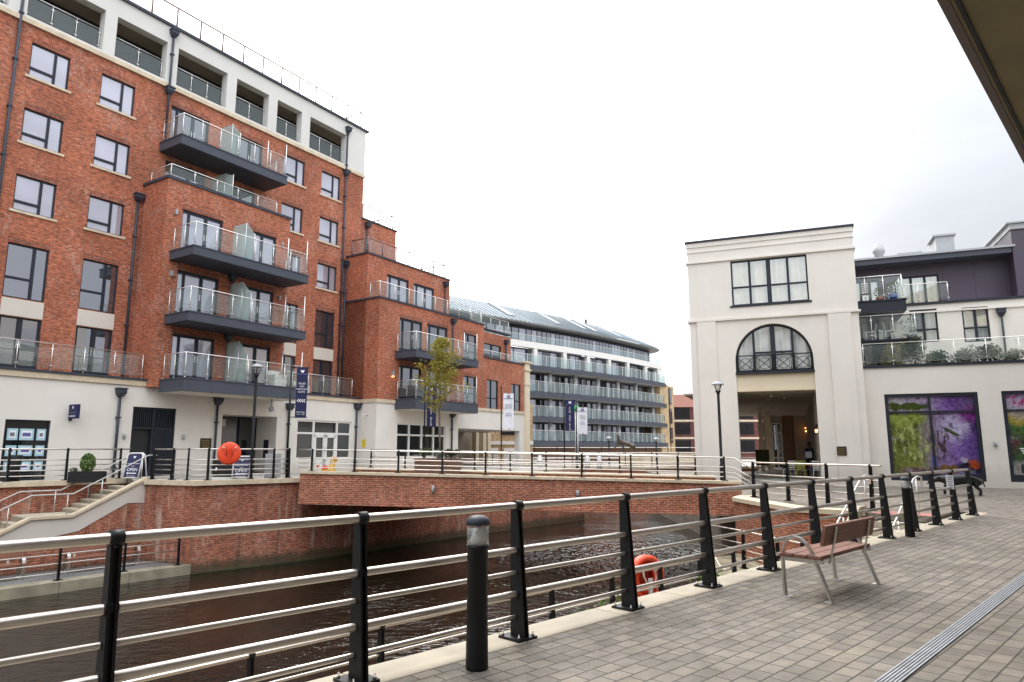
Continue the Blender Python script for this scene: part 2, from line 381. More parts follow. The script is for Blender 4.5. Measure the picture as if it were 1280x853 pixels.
    def build(s, name, mat, parent=None, bevel=0):
        root = parent
        while root is not None and root.parent is not None: root = root.parent
        off = root.location if root is not None else V((0, 0, 0))
        me = bpy.data.meshes.new(name)
        me.from_pydata([tuple(v-off) for v in s.v], [], s.f)
        bm = bmesh.new(); bm.from_mesh(me)
        bmesh.ops.recalc_face_normals(bm, faces=bm.faces[:])
        uv = bm.loops.layers.uv.new('UVMap'); ca, sa = math.cos(s.rot), math.sin(s.rot)
        for f in bm.faces:
            nn = f.normal
            if abs(nn.z) > .72: tx = V((ca, sa, 0)); ty = V((-sa, ca, 0))
            else:
                tx = V((-nn.y, nn.x, 0)); tx = tx.normalized() if tx.length > 1e-6 else V((1, 0, 0)); ty = V((0, 0, 1))
            for l in f.loops:
                q = l.vert.co+off; l[uv].uv = (q.dot(tx), q.dot(ty))
        bm.to_mesh(me); bm.free()
        me.polygons.foreach_set('use_smooth', s.sm)
        me.materials.append(M[mat] if isinstance(mat, str) else mat)
        o = bpy.data.objects.new(name, me); col.objects.link(o)
        if parent is not None: o.parent = parent
        if bevel:
            bv = o.modifiers.new('Bevel', 'BEVEL'); bv.width = bevel; bv.segments = 2; bv.limit_method = 'ANGLE'
        return o
def thing(name, label, cat, loc=(0, 0, 0), group=None):
    o = bpy.data.objects.new(name, None); col.objects.link(o); o.location = loc; o.empty_display_size = .2
    return tag(o, label, cat, group)
def tag(o, label, cat, group=None):
    o['label'] = label; o['category'] = cat
    if group: o['group'] = group
    return o
def struct(name, mb, mat, kind='structure'):
    o = mb.build(name, mat); o['kind'] = kind; return o
def dup(o, parent=None):
    c = o.copy(); col.objects.link(c); c.parent = parent
    for ch in o.children: dup(ch, c)
    return c
def skin(name, joints, edges, mat, parent, sub=1, rootv=0):
    root = parent
    while root is not None and root.parent is not None: root = root.parent
    off = root.location if root is not None else V((0, 0, 0))
    me = bpy.data.meshes.new(name); keys = list(joints)
    me.from_pydata([tuple(V(joints[k][0])-off) for k in keys], [(keys.index(a), keys.index(b)) for a, b in edges], [])
    me.materials.append(M[mat])
    o = bpy.data.objects.new(name, me); col.objects.link(o); o.parent = parent
    o.modifiers.new('Skin', 'SKIN').use_smooth_shade = True
    for i, k in enumerate(keys):
        r = joints[k][1]; r = r if isinstance(r, tuple) else (r, r)
        me.skin_vertices[0].data[i].radius = r; me.skin_vertices[0].data[i].use_root = (i == rootv)
    s = o.modifiers.new('Sub', 'SUBSURF'); s.levels = sub; s.render_levels = sub
    return o
def text(s_, p, xd, up, size, mat, parent, name='lettering', align='CENTER', extrude=.003, sx=1):
    cu = bpy.data.curves.new('t', 'FONT'); cu.body = s_; cu.size = size; cu.align_x = align; cu.align_y = 'CENTER'; cu.extrude = extrude
    ob = bpy.data.objects.new('t', cu); col.objects.link(ob)
    dg = bpy.context.evaluated_depsgraph_get(); me = bpy.data.meshes.new_from_object(ob.evaluated_get(dg))
    bpy.data.objects.remove(ob); bpy.data.curves.remove(cu)
    mb = MB(); xd, up = V(xd).normalized(), V(up).normalized(); nz = xd.cross(up)
    vs = [V(p)+xd*v.co.x*sx+up*v.co.y+nz*v.co.z for v in me.vertices]
    mb.add(vs, [list(f.vertices) for f in me.polygons]); bpy.data.meshes.remove(me)
    return mb.build(name, mat, parent)
# facade frame: s along the wall, z up, w out of the wall
class Frame:
    def __init__(s, P, ang):
        s.P = V((P[0], P[1], 0)); s.d = V((math.sin(ang), math.cos(ang), 0)); s.n = V((s.d.y, -s.d.x, 0))
    def W(s, a, z, w=0): q = s.P+s.d*a+s.n*w; return V((q.x, q.y, z))
    def box(s, mb, s0, s1, z0, z1, w0, w1):
        a = [s.W(s0, z0, w0), s.W(s1, z0, w0), s.W(s1, z0, w1), s.W(s0, z0, w1)]
        return mb.hexa(a, [p+V((0, 0, z1-z0)) for p in a])
    def px(s, u, v, w=0):
        r = ray(u, v); P0 = s.P+s.n*w; t = (P0-O).dot(s.n)/r.dot(s.n); q = O+r*t; return ((q-P0).dot(s.d), q.z)
    def wall(s, mb, s0, s1, z0, z1, w, holes, depth=.14, back=False):
        ss = sorted({s0, s1, *[h[0] for h in holes], *[h[1] for h in holes]}); zs = sorted({z0, z1, *[h[2] for h in holes], *[h[3] for h in holes]})
        ss = [x for x in ss if s0 <= x <= s1]; zs = [x for x in zs if z0 <= x <= z1]
        for i in range(len(ss)-1):
            for j in range(len(zs)-1):
                cs, cz = (ss[i]+ss[i+1])/2, (zs[j]+zs[j+1])/2
                if any(h[0] < cs < h[1] and h[2] < cz < h[3] for h in holes): continue
                mb.quad(s.W(ss[i], zs[j], w), s.W(ss[i+1], zs[j], w), s.W(ss[i+1], zs[j+1], w), s.W(ss[i], zs[j+1], w))
        for h in holes:
            a, b, c, d = h[:4]; dp = h[4] if len(h) > 4 else depth
            for p, q in (((a, c), (a, d)), ((b, c), (b, d)), ((a, c), (b, c)), ((a, d), (b, d))):
                mb.quad(s.W(p[0], p[1], w), s.W(q[0], q[1], w), s.W(q[0], q[1], w-dp), s.W(p[0], p[1], w-dp))
def window(par, F, s0, s1, z0, z1, w, kind='casement', frame='frame_grey', pane='pane', sill=None, lintel=False, name='window', label=None):
    """w is the wall face; the window sits 10 cm back"""
    b = .055; wi = w-.10; mb = MB()
    W_, H_ = s1-s0, z1-z0
    def bar(a0, a1, c0, c1, t=.0): F.box(mb, a0, a1, c0, c1, wi-.04, wi+.035+t)
    bar(s0, s0+b, z0, z1); bar(s1-b, s1, z0, z1); bar(s0+b, s1-b, z0, z0+b); bar(s0+b, s1-b, z1-b, z1)
    if kind == 'casement':
        m = s0+W_*.64; bar(m-.045, m+.045, z0+b, z1-b, .012); t = z0+H_*.26; bar(s0+b, m-.045, t-.05, t+.05, .008)
    elif kind == 'tall':
        m = s0+W_*.66; bar(m-.05, m+.05, z0+b, z1-b, .012); t = z0+H_*.37; bar(s0+b, m-.05, t-.045, t+.045, .008)
    elif kind == 'french':
        for k in (1/3, 2/3): m = s0+W_*k; bar(m-.035, m+.035, z0+b, z1-b, .012)
        bar(s0+b, s1-b, z0+b, z0+b+.12, .006)
    elif kind == 'double':
        m = s0+W_*.5; bar(m-.06, m+.06, z0+b, z1-b, .012); bar(s0+b, s1-b, z0+b, z0+b+.16, .006)
        for x in (s0+b+.02, s1-b-.02, m-.07, m+.07): bar(x-.02, x+.02, z0+b, z1-b, .004)
    elif kind == 'triple':
        a = s0+W_*.17; m = s0+W_*.585
        bar(a-.05, a+.05, z0+b, z1-b, .012); bar(m-.07, m+.07, z0+b, z1-b, .012)
        bar(s0+b, s1-b, z0+b, z0+b+.16, .006); bar(s1-b-.05, s1-b+.01, z0+b, z1-b, .004); bar(s0+b, s1-b, z1-b-.07, z1-b, .006)
    elif kind == 'slim':
        m = s0+W_*.42; bar(m-.04, m+.04, z0+b, z1-b, .012); t = z0+H_*.4; bar(s0+b, s1-b, t-.035, t+.035, .006)
    o = mb.build(name, frame, par)
    if label: o['label'] = label
    pm = MB(); F.box(pm, s0+.02, s1-.02, z0+.02, z1-.02, wi-.025, wi-.005); pm.build('pane', pane, o)
    if kind in ('double', 'triple', 'french'):
        hm = MB(); m = s0+W_*(.5 if kind != 'triple' else .585)
        for x in (m-.06, m+.06): F.box(hm, x-.012, x+.012, z0+H_*.42, z0+H_*.56, wi+.047, wi+.075)
        hm.build('handle', 'steel', o)
    if sill:
        sm = MB(); F.box(sm, s0-.12, s1+.12, z0-.10, z0-.004, w-.13, w+.06); sm.build('sill', sill, o)
    if lintel:
        lm = MB(); F.box(lm, s0-.02, s1+.02, z1+.003, z1+.225, w-.02, w+.004); lm.build('lintel', 'soldier_brick', o)
    return o
def glass_rail(par, pts, h=1.05, spacing=1.1, glass='rail_glass', metal='steel', post=True, topr=.021, ends=(0, 0), n=6, pr=.018):
    """stainless posts with glass between, along a 3D polyline (base points)"""
    pts = [V(p) for p in pts]; up = V((0, 0, 1))
    hm = MB(); hm.tube([p+up*h for p in pts], topr, n); hm.build('handrail', metal, par)
    done = set()
    for i in range(len(pts)-1):
        a, b = pts[i], pts[i+1]; L_ = (b-a).length; k = max(1, round(L_/spacing)); d = (b-a)/k; dn = d.normalized(); side = dn.cross(up)
        for j in range(k+1):
            p = a+d*j
            if post and not (i > 0 and j == 0):
                pm = MB(); pm.tube([p, p+up*h], pr, n); pm.tube([p, p+up*.02], pr*2.3, n)
                for zz in (.2, .82): pm.obox(p+up*(h*zz), dn*.05, side*.012, up*.022)
                pm.build('post', metal, par)
            if j < k:
                gm = MB(); q0 = p+dn*.05; q1 = p+d-dn*.05
                gm.obox((q0+q1)/2+up*(.09+(h-.15)/2), (q1-q0)/2, side*.005, up*((h-.19)/2)); gm.build('glass_panel', glass, par)
def downpipe(par, F, s0, s1, z0, z1, w, hoppers=(), mat='dark_metal', r=.055, name='downpipe'):
    mb = MB(); mb.tube([F.W(s0, z0, w+.09), F.W(s1, z1, w+.09)], r, 8)
    for k in range(int((z1-z0)/2)+1):
        z = z0+.4+k*2
        if z < z1-.2: q = s0+(s1-s0)*(z-z0)/(z1-z0); F.box(mb, q-.085, q+.085, z-.03, z+.03, w+.0, w+.15)
    o = mb.build(name, mat, par)
    for z in hoppers:
        q = s0+(s1-s0)*(z-z0)/max(.01, z1-z0); hm = MB()
        a = [F.W(q-.09, z-.30, w+.004), F.W(q+.09, z-.30, w+.004), F.W(q+.09, z-.30, w+.18), F.W(q-.09, z-.30, w+.18)]
        b = [F.W(q-.17, z-.15, w+.004), F.W(q+.17, z-.15, w+.004), F.W(q+.17, z-.15, w+.27), F.W(q-.17, z-.15, w+.27)]
        hm.hexa(a, b); F.box(hm, q-.17, q+.17, z-.15, z, w+.004, w+.27); F.box(hm, q-.20, q+.20, z, z+.05, w+.004, w+.30)
        hm.build('hopper', mat, o)
    return o
# ================================================================== SETTING
FDIR = V((.713, .702)).normalized(); FN = V((FDIR.y, -FDIR.x)); FP = V((.05, 6.18)); FANG = math.atan2(FDIR.y, FDIR.x)
def fp(t, o, z=0): q = FP+FDIR*t+FN*o; return V((q.x, q.y, z))
ZW = -2.65; ZQ = -2.35; ZT = .5; ZL = -1.8
K1 = V((-13.5, 25.7)); K2 = V((-11.15, 24.6)); K3 = V((-8.2, 27.45)); K4 = V((-2.2, 35.29)); K5 = V((4.43, 43.2))
QD = V((math.sin(R(39.2)), math.cos(R(39.2))))            # direction of the far canal bank
BA = V((-8.16, 26.75)); BB = V((8.1, 24.6)); BD = (BB-BA).normalized(); BN = V((-BD.y, BD.x))   # bridge
FA = Frame((-17.35, 25.89), R(32.475))                    # long brick block
# ground far and wide
mb = MB(); mb.quad((-400, -150, -3.2), (400, -150, -3.2), (400, 600, -3.2), (-400, 600, -3.2)); struct('ground', mb, 'land')
mb = MB(); mb.quad((-45, -12, ZW), (45, -12, ZW), (45, 62, ZW), (-45, 62, ZW)); struct('water', mb, 'water')
# near promenade and the pavement round the pale buildings
mb = MB(FANG)
edge = [fp(-22, -.05), fp(16.9, -.05), fp(16.9, -.6), fp(14.75, -.6), fp(14.75, -2.1), V((7.72, 19.2, 0)), V((7.4, 23.2, 0)), V((8.1, 24.75, 0)), V((9.6, 35.4, 0)), V((10, 52, 0)), V((60, 52, 0)), V((60, -22, 0))]
mb.prism([(p.x, p.y) for p in edge], -3.0, 0.0); struct('pavement', mb, 'paving')
# drain channel (steel grating let into the blocks)
dr = thing('drain_channel', 'long narrow steel slot drain running through the grey block paving', 'drain', (4.4, 7, 0))
d0, d1 = V((1.25, 3.68, 0)), V((13.55, 16.16, 0)); dd = (d1-d0).normalized(); ds = V((dd.y, -dd.x, 0))
mb = MB(); mb.obox((d0+d1)/2+V((0, 0, .002)), (d1-d0)/2, ds*.07, V((0, 0, .002))); mb.build('channel', 'dark_void', dr)
for k in range(6):
    mb = MB(); mb.obox((d0+d1)/2+ds*(-.06+.024*k)+V((0, 0, .006)), (d1-d0)/2, ds*.0075, V((0, 0, .004))); mb.build('bar', 'drain_steel', dr)
# kerb of long stones at the water side
kr = thing('stone_kerb', 'pale stone edging under the near black railing', 'kerb', fp(2, -.2))
t = -22.0; 
while t < 16.8:
    L_ = 1.35+.2*math.sin(t*3); e = min(t+L_, 16.9)
    mb = MB(); a, b = fp(t+.004, -.62), fp(e-.004, .14)
    mb.obox(fp((t+e)/2, -.055, -.15), FDIR.to_3d()*((e-t)/2-.004), FN.to_3d()*.195, V((0, 0, .158))); mb.build('kerb_stone', 'kerb_stone', kr, bevel=.012); t = e
# near lower quay
mb = MB(FANG)
low = [fp(-22, -.1), fp(14.7, -.1), fp(14.7, -2.1), V((7.72, 19.2, 0)), V((7.4, 23.2, 0)), V((6.0, 22.7, 0)), V((5.45, 17.0, 0)), fp(10.9, -4.15), fp(-22, -4.15)]
mb.prism([(p.x, p.y) for p in low], -3.1, ZL); struct('lower_quay', mb, 'quay_stone')
rw = thing('retaining_wall', 'red brick retaining wall with pale coping beside the steps right of the bridge', 'wall', (7.5, 21, ZL))
pl = [(8.1, 24.5), (7.40, 23.2), (7.72, 19.2), tuple(fp(14.75, -2.1).xy)]
mb = MB(); mb.strip(pl, -.35, 0.02, ZL-.3, -.08); mb.build('wall', 'bridge_brick', rw)
mb = MB(); mb.strip(pl, -.5, .09, -.078, .045); mb.build('coping', 'stone', rw)
uw = thing('quay_wall', 'shaded brick wall under the near stone kerb', 'wall', fp(0, -.5, ZL))
mb = MB(); mb.strip([fp(-22, 0).xy, fp(14.7, 0).xy], -.21, -.06, ZL-.2, -.31); mb.build('wall', 'canal_brick', uw)
# steps from the pavement to the near lower quay
stp = thing('quay_steps', 'stone steps going down beside the near railing to the lower quay', 'steps', fp(13, -1.3, ZL))
nst = 11; rise = (0-ZL)/nst
for k in range(nst-1):
    z = -rise*(k+1); t0 = 14.72-.31*(k+1)
    mb = MB(); mb.hexa([fp(t0, -.72, ZL-.05), fp(t0+.30, -.72, ZL-.05), fp(t0+.30, -2.0, ZL-.05), fp(t0, -2.0, ZL-.05)], [fp(t0, -.72, z), fp(t0+.30, -.72, z), fp(t0+.30, -2.0, z), fp(t0, -2.0, z)]); mb.build('step', 'kerb_stone', stp)
for o in (-2.14,):
    mb = MB(); mb.extr([fp(14.9, o, ZL), fp(14.9, o, .16), fp(14.5, o, .16), fp(11.4, o, ZL+.25), fp(11.2, o, ZL)], FN.to_3d()*-.16); mb.build('side_wall', 'kerb_stone', stp)
for o in (-2.05, -.85):
    mb = MB(); mb.tube([fp(15.1, o, .72), fp(15.15, o, .93), fp(14.8, o, .95), fp(14.5, o, .9), fp(11.4, o, ZL+.98), fp(11.1, o, ZL+.95)], .024, 8); hr = mb.build('handrail', 'steel', stp)
    for t0, z0, z1 in ((14.7, 0, .93), (13.1, -.95, .0), (11.4, ZL, ZL+.95)):
        mb = MB(); mb.tube([fp(t0, o, z0), fp(t0, o, z1)], .02, 8); mb.build('post', 'steel', stp)
mb = MB(FANG); mb.hexa([fp(14.85, -.65, -.05), fp(15.7, -.65, -.05), fp(15.7, -2.0, -.05), fp(14.85, -2.0, -.05)], [fp(14.85, -.65, .006), fp(15.7, -.65, .006), fp(15.7, -2.0, .006), fp(14.85, -2.0, .006)]); mb.build('tactile_strip', 'tactile_pink', stp)
# far bank: terrace
HB = K1+V((-QD.y, QD.x))*1.45                                # head of the stairs, rear corner
back = [HB-QD*14, HB]
ter = [HB-QD*14+V((-QD.y, QD.x))*.2, HB+V((-QD.y, QD.x))*.2, K1+V((-QD.y, QD.x))*.2, K2+V((-.12, .2)), K3+V((-.2, .12)), K4+V((-.2, .15)), K5+V((-.25, -.1)), K5+V((-8.3, 16)), V((-30, 75)), V((-70, 40))]
mb = MB(R(50)); mb.prism([(p.x, p.y) for p in ter], -3.0, ZT-.06); struct('terrace', mb, 'paving_pale')
cw = thing('canal_wall', 'stained red brick canal wall below the left terrace, running on under the bridge', 'wall', (K2.x, K2.y, ZW))
pl = [K1, K2, K3, K4, K5, K5+V((-8, 12))]
mb = MB(); mb.strip(pl, -.35, .03, -3.0, ZT-.155); mb.build('wall', 'canal_brick', cw)
pl2 = [K1+V((.0, .0)), K2, K3+V((.10, .09))]
mb = MB(); mb.strip(pl2, -.45, .14, ZT-.15, ZT+.02); mb.build('coping', 'stone', cw)
mb = MB(); mb.strip(pl[1:4], .03, .07, ZW-.2, ZW+.06); mb.build('waterline_band', 'moss', cw)
sw = thing('terrace_wall', 'red brick wall behind the left stairs under the terrace edge', 'wall', (HB.x-4, HB.y-4, ZQ))
mb = MB(); mb.strip(back, -.35, 0, -3.0, ZT-.155); mb.build('wall', 'canal_brick', sw)
mb = MB(); mb.strip(back, -.45, .12, ZT-.15, ZT+.02); mb.build('coping', 'stone', sw)
for u, v in ((31, 633), (176, 625)):
    pass
# left quay
mb = MB(R(50)); qe = [K2-QD*24+V((0, 0)), K2]; qw = [K1-QD*24, K1]
mb.prism([tuple(qe[0]), tuple(qe[1]), tuple(qw[1]), tuple(qw[0])], -3.0, ZQ-.005); struct('left_quay', mb, 'quay_boards')
ke = thing('quay_edging', 'pale mossy concrete edge of the lower left quay', 'kerb', (K2.x-4, K2.y-5, ZQ))
for k in range(12):
    a, b = K2-QD*(2.0*k+.006), K2-QD*(2.0*k+1.994)
    mb = MB(); mb.strip([b, a], -.5, .05, -3.0, ZQ+.03); mb.build('edge_stone', 'concrete', ke, bevel=.015)
# stairs on the left bank
FS = Frame(K1, math.atan2(-QD.x, -QD.y))                      # s runs from the head of the stairs down towards the left
st = thing('stone_staircase', 'pale stone staircase with a white stringer and steel handrails on the left bank', 'stairs', (K1.x, K1.y, ZQ))
cp = [FS.px(*p) for p in ((176, 601), (90, 647), (37.5, 650.5), (0, 669))]
sl = (cp[3][1]-cp[2][1])/(cp[3][0]-cp[2][0]); cp[0] = (0.0, ZT+.02)
cp.append((cp[3][0]+(ZQ+.3-cp[3][1])/sl, ZQ+.3))
prof = [FS.W(s, z, -.0) for s, z in cp]
bot = [FS.px(*p) for p in ((174, 629), (159, 629), (97.5, 664), (24, 681), (0, 693))]
low_ = [(0, bot[0][1])]+bot[1:4]+[(bot[4][0], bot[4][1]), (cp[4][0], ZQ+.02)]
INW = -1 if (FS.n.x*(HB-K1).x+FS.n.y*(HB-K1).y) < 0 else 1   # side of the frame facing the terrace wall
mb = MB(); mb.extr([FS.W(s, z, -INW*.02) for s, z in cp]+[FS.W(s, z, -INW*.02) for s, z in reversed(low_)], FS.n*(INW*.2)); mb.build('stringer', 'stucco', st)
mb = MB(); c0 = [FS.W(s, z+.004, INW*.08) for s, z in cp]
for i in range(4):
    a, b = c0[i], c0[i+1]; up = V((0, 0, 1)); mb.hexa([a-FS.n*.17, b-FS.n*.17, b+FS.n*.17, a+FS.n*.17], [a-FS.n*.17+up*.09, b-FS.n*.17+up*.09, b+FS.n*.17+up*.09, a+FS.n*.17+up*.09])
mb.build('coping', 'stone', st)
mb = MB(); mb.extr([FS.W(s, z-.0, INW*.0) for s, z in low_[:-1]]+[FS.W(cp[4][0], ZQ+.02, 0), FS.W(cp[4][0], ZQ, 0), FS.W(0, ZQ, 0)], FS.n*(INW*.16)); mb.build('side_wall', 'canal_brick', st)
def stepz(s):                                                  # tread height under the coping line
    for (a, za), (b, zb) in zip(cp, cp[1:]):
        if a <= s <= b: return za+(zb-za)*(s-a)/(b-a)
    return ZQ
s = .0; landing = (cp[1][0], cp[2][0])
nfl = 7; z0 = ZT-.06; zl = cp[1][1]+.1; HS = .5
for k in range(nfl):
    s0 = HS+(cp[1][0]+.15-HS)*k/nfl; s1 = HS+(cp[1][0]+.15-HS)*(k+1)/nfl; z = z0+(zl-z0)*(k+1)/nfl
    mb = MB(); FS.box(mb, s0+.001, s1-.001 if k < nfl-1 else landing[1]+.15, ZQ+.001, z-.04, INW*.2, INW*1.41); mb.build('riser', 'concrete', st)
    mb = MB(); FS.box(mb, s0-.03, (s1 if k < nfl-1 else landing[1]+.15), z-.04, z, INW*.2, INW*1.43); mb.build('tread', 'kerb_stone', st)
n2 = 8; z2 = zl
for k in range(n2):
    s0 = landing[1]+.15+.3*k; z = zl-(zl-ZQ)*(k+1)/(n2+1)
    mb = MB(); FS.box(mb, s0+.001, s0+.299, ZQ+.001, z-.04, INW*.2, INW*1.42); mb.build('riser', 'concrete', st)
    mb = MB(); FS.box(mb, s0-.03, s0+.3, z-.04, z, INW*.2, INW*1.43); mb.build('tread', 'kerb_stone', st)
for w, dz in ((INW*.1, .78), (INW*1.3, .86)):
    mb = MB(); L_ = [FS.W(-.35, cp[0][1]+dz+.1, w), FS.W(-.05, cp[0][1]+dz+.1, w)]+[FS.W(s, z+dz, w) for s, z in cp[1:]]
    mb.tube(L_, .022, 8); mb.build('handrail', 'stair_steel', st)
    for i, (s, z) in enumerate([(.15, cp[0][1]-.05), ((cp[0][0]+cp[1][0])*.62, (cp[0][1]*.38+cp[1][1]*.62)), (cp[1][0]+.15, cp[1][1]), (cp[2][0]+.6, cp[2][1]-.35)]):
        mb = MB(); mb.tube([FS.W(s, z-.1, w), FS.W(s, z+dz, w)], .02, 8); mb.build('post', 'stair_steel', st)
# bridge
brg = thing('bridge', 'red brick canal bridge with a pale coping and a shallow sloping deck', 'bridge', (0, 26, 0))
def bp(k, o, z): q = BA+BD*((BB-BA).length*k)+BN*o; return V((q.x, q.y, z))
czA, czB = .80, .50; fzA, fzB = -.40, -.66
for nm, o0, o1 in (('near_fascia', 0.0, .35), ('far_fascia', 5.6, 5.95)):
    mb = MB(); mb.hexa([bp(0, o0, fzA), bp(1, o0, fzB), bp(1, o1, fzB), bp(0, o1, fzA)], [bp(0, o0, czA-.1), bp(1, o0, czB-.1), bp(1, o1, czB-.1), bp(0, o1, czA-.1)]); mb.build('parapet', 'bridge_brick', brg)
    mb = MB(); n = 15
    for k in range(n):
        k0, k1 = k/n+.0004, (k+1)/n-.0004; za, zb = czA+(czB-czA)*k0, czA+(czB-czA)*k1
        mb.hexa([bp(k0, o0-.07, za-.097), bp(k1, o0-.07, zb-.097), bp(k1, o1+.07, zb-.097), bp(k0, o1+.07, za-.097)], [bp(k0, o0-.07, za), bp(k1, o0-.07, zb), bp(k1, o1+.07, zb), bp(k0, o1+.07, za)])
    mb.build('coping', 'stone', brg)
mb = MB(); mb.hexa([bp(0, -.06, fzA-.04), bp(1, -.06, fzB-.04), bp(1, .4, fzB-.04), bp(0, .4, fzA-.04)], [bp(0, -.06, fzA+.055), bp(1, -.06, fzB+.055), bp(1, -.003, fzB+.055), bp(0, -.003, fzA+.055)]); mb.build('bottom_course', 'bridge_brick', brg)
mb = MB(); mb.hexa([bp(-.0, .352, -.25), bp(1, .352, -.5), bp(1.0, 5.59, -.5), bp(-.0, 5.59, -.25)], [bp(0, .352, .46), bp(1, .352, .10), bp(1, 5.59, .10), bp(0, 5.59, .46)]); mb.build('deck', 'concrete', brg)
for u, v in ((551, 611.5), (729.5, 617)):
    k = (u-376)/(921-376); q = bp(k, -.05, 0); z = EYE-(v-563)*q.y/864
    mb = MB(); mb.lathe((q.x, q.y, z-.13), [(.02, 0), (.055, .0), (.06, .13), (.055, .27), (.02, .27)], 10); mb.build('wall_lamp', 'zinc', brg)
# far side of the basin
mb = MB(); mb.prism([(-30, 56), (70, 56), (260, 420), (-260, 420), (-60, 75)], -3.0, .25); struct('far_plaza', mb, 'paving_pale')
fw = thing('basin_wall', 'low red brick wall with cream band on the far side of the basin', 'wall', (5, 55.6, 0))
mb = MB(); mb.strip([(-12, 55.7), (30, 55.7)], 0, .3, -3, .1); mb.build('wall', 'bridge_brick', fw)
mb = MB(); mb.strip([(-12, 55.7), (30, 55.7)], -.05, .4, .102, .3); mb.build('coping', 'stone', fw)
# ================================================================== LEFT: STEPPED BRICK BLOCK
lb = thing('apartment_block', 'large stepped red brick apartment block with dark grey balconies above the left terrace', 'building', FA.W(10, ZT, -1))
wA, wB, wC1, wC2, wG = -1.5, .45, .28, 1.35, 0.0
S0 = -12.0; LV = [0, 4.5, 7.36, 10.2, 13.35, 15.8, 18.72]
cols = [(-1.53, -.07), (1.2, 2.68), (11.02, 12.48), (13.74, 15.2), (-5.0, -3.5), (-8.4, -6.9)]
holes = []; wins = []
for i, (a, b) in enumerate(cols):
    for z0, z1, kd in ((16.48, 17.93, 'casement'), (13.67, 15.10, 'casement'), (10.86, 12.32, 'casement'), (7.4, 9.54, 'tall'), (4.62, 6.67, 'double')):
        if i == 2 and z0 in (10.86,): pass
        holes.append((a, b, z0, z1)); wins.append((a, b, z0, z1, kd))
for a, b, z0, z1 in ((4.42, 6.42, 15.85, 17.86), (7.75, 9.6, 15.85, 17.86), (4.35, 6.42, 13.5, 15.08), (7.3, 9.3, 13.5, 15.08)):
    holes.append((a, b, z0, z1)); wins.append((a, b, z0, z1, 'triple'))
mb = MB(); FA.wall(mb, S0, 17.15, 4.2, 18.62, wA, holes); 
mb.quad(FA.W(17.15, 4.2, wA), FA.W(17.15, 4.2, -12), FA.W(17.15, 18.62, -12), FA.W(17.15, 18.62, wA))
mb.quad(FA.W(S0, 0, wA), FA.W(S0, 0, -12), FA.W(S0, 18.62, -12), FA.W(S0, 18.62, wA)); mb.build('wall', 'brick', lb)
mb = MB(); FA.box(mb, S0+.2, 17.0, 0, 18.4, -12, wA-.30); mb.build('light_block', 'dark_void', lb)  # dark filler box added inside the block, unseen, to stop light behind the walls
for a, b, z0, z1, kd in wins:
    small = kd == 'casement'
    window(lb, FA, a, b, z0, z1, wA, kd, pane='pane_blind' if small else 'pane', sill='stone' if small else None, lintel=(kd in ('casement', 'tall', 'triple')))
for a, b in cols:
    mb = MB(); FA.box(mb, a-.0, b+.0, 6.70, 7.37, wA-.05, wA+.012); mb.build('spandrel_panel', 'panel_cream', lb)
# rendered top storey with loggias
lo = [(-11.5, -9.2), (-8.6, -6.0), (-5.4, -2.5), (-1.85, 1.08), (1.60, 3.94), (4.50, 7.18), (7.74, 9.75), (10.33, 12.04), (12.65, 15.5)]
mb = MB(); FA.wall(mb, S0, 17.15, 18.62, 21.7, wA+.06, [(a, b, 18.93, 20.84, .45) for a, b in lo])
fe = Frame(FA.W(17.15, 0, wA+.06), R(32.475-90)); fe.wall(mb, 0, 9, 18.62, 21.7, 0, [(.55, 2.6, 18.93, 20.84, .4)]); mb.build('top_storey_wall', 'stucco_top', lb)
mb = MB(); FA.box(mb, S0, 17.19, 18.60, 18.80, wA-.1, wA+.11); mb.build('stone_band', 'stone', lb)
mb = MB(); FA.box(mb, S0, 17.32, 21.70, 21.83, -11.5, wA+.17); mb.build('roof_edge', 'dark_metal', lb)
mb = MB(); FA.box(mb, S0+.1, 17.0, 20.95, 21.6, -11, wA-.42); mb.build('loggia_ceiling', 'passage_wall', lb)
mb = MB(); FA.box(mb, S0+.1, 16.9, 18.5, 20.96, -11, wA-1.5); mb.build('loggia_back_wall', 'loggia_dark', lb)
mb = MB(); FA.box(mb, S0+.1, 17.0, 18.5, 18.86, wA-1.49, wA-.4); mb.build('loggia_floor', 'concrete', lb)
for a, b in lo:
    o = window(lb, FA, a+.7, a+1.35, 18.95, 20.0, wA-1.48, 'plain', pane='pane_blind', name='loggia_window')
    if b-a > 2.2: window(lb, FA, a+1.75, min(b-.1, a+2.4), 18.95, 20.0, wA-1.48, 'plain', pane='pane_blind', name='loggia_window')
    mb = MB(); FA.box(mb, a, b, 18.932, 19.0, wA-.30, wA-.12); par = mb.build('loggia_railing', 'dark_metal', lb)
    glass_rail(par, [FA.W(a+.06, 19.0, wA-.2), FA.W(b-.06, 19.0, wA-.2)], .98, 1.0, glass='rail_glass')
# parapet railing on the roof
rr = MB(); FA.box(rr, S0, 17.2, 21.862, 21.9, wA-.25, wA+.0); par = rr.build('roof_railing', 'dark_metal', lb)
glass_rail(par, [FA.W(S0+.2, 21.9, wA-.15), FA.W(16.9, 21.9, wA-.15), FA.W(16.9, 21.9, wA-4)], 1.1, 1.25, metal='roof_rail', pr=.038, topr=.042)
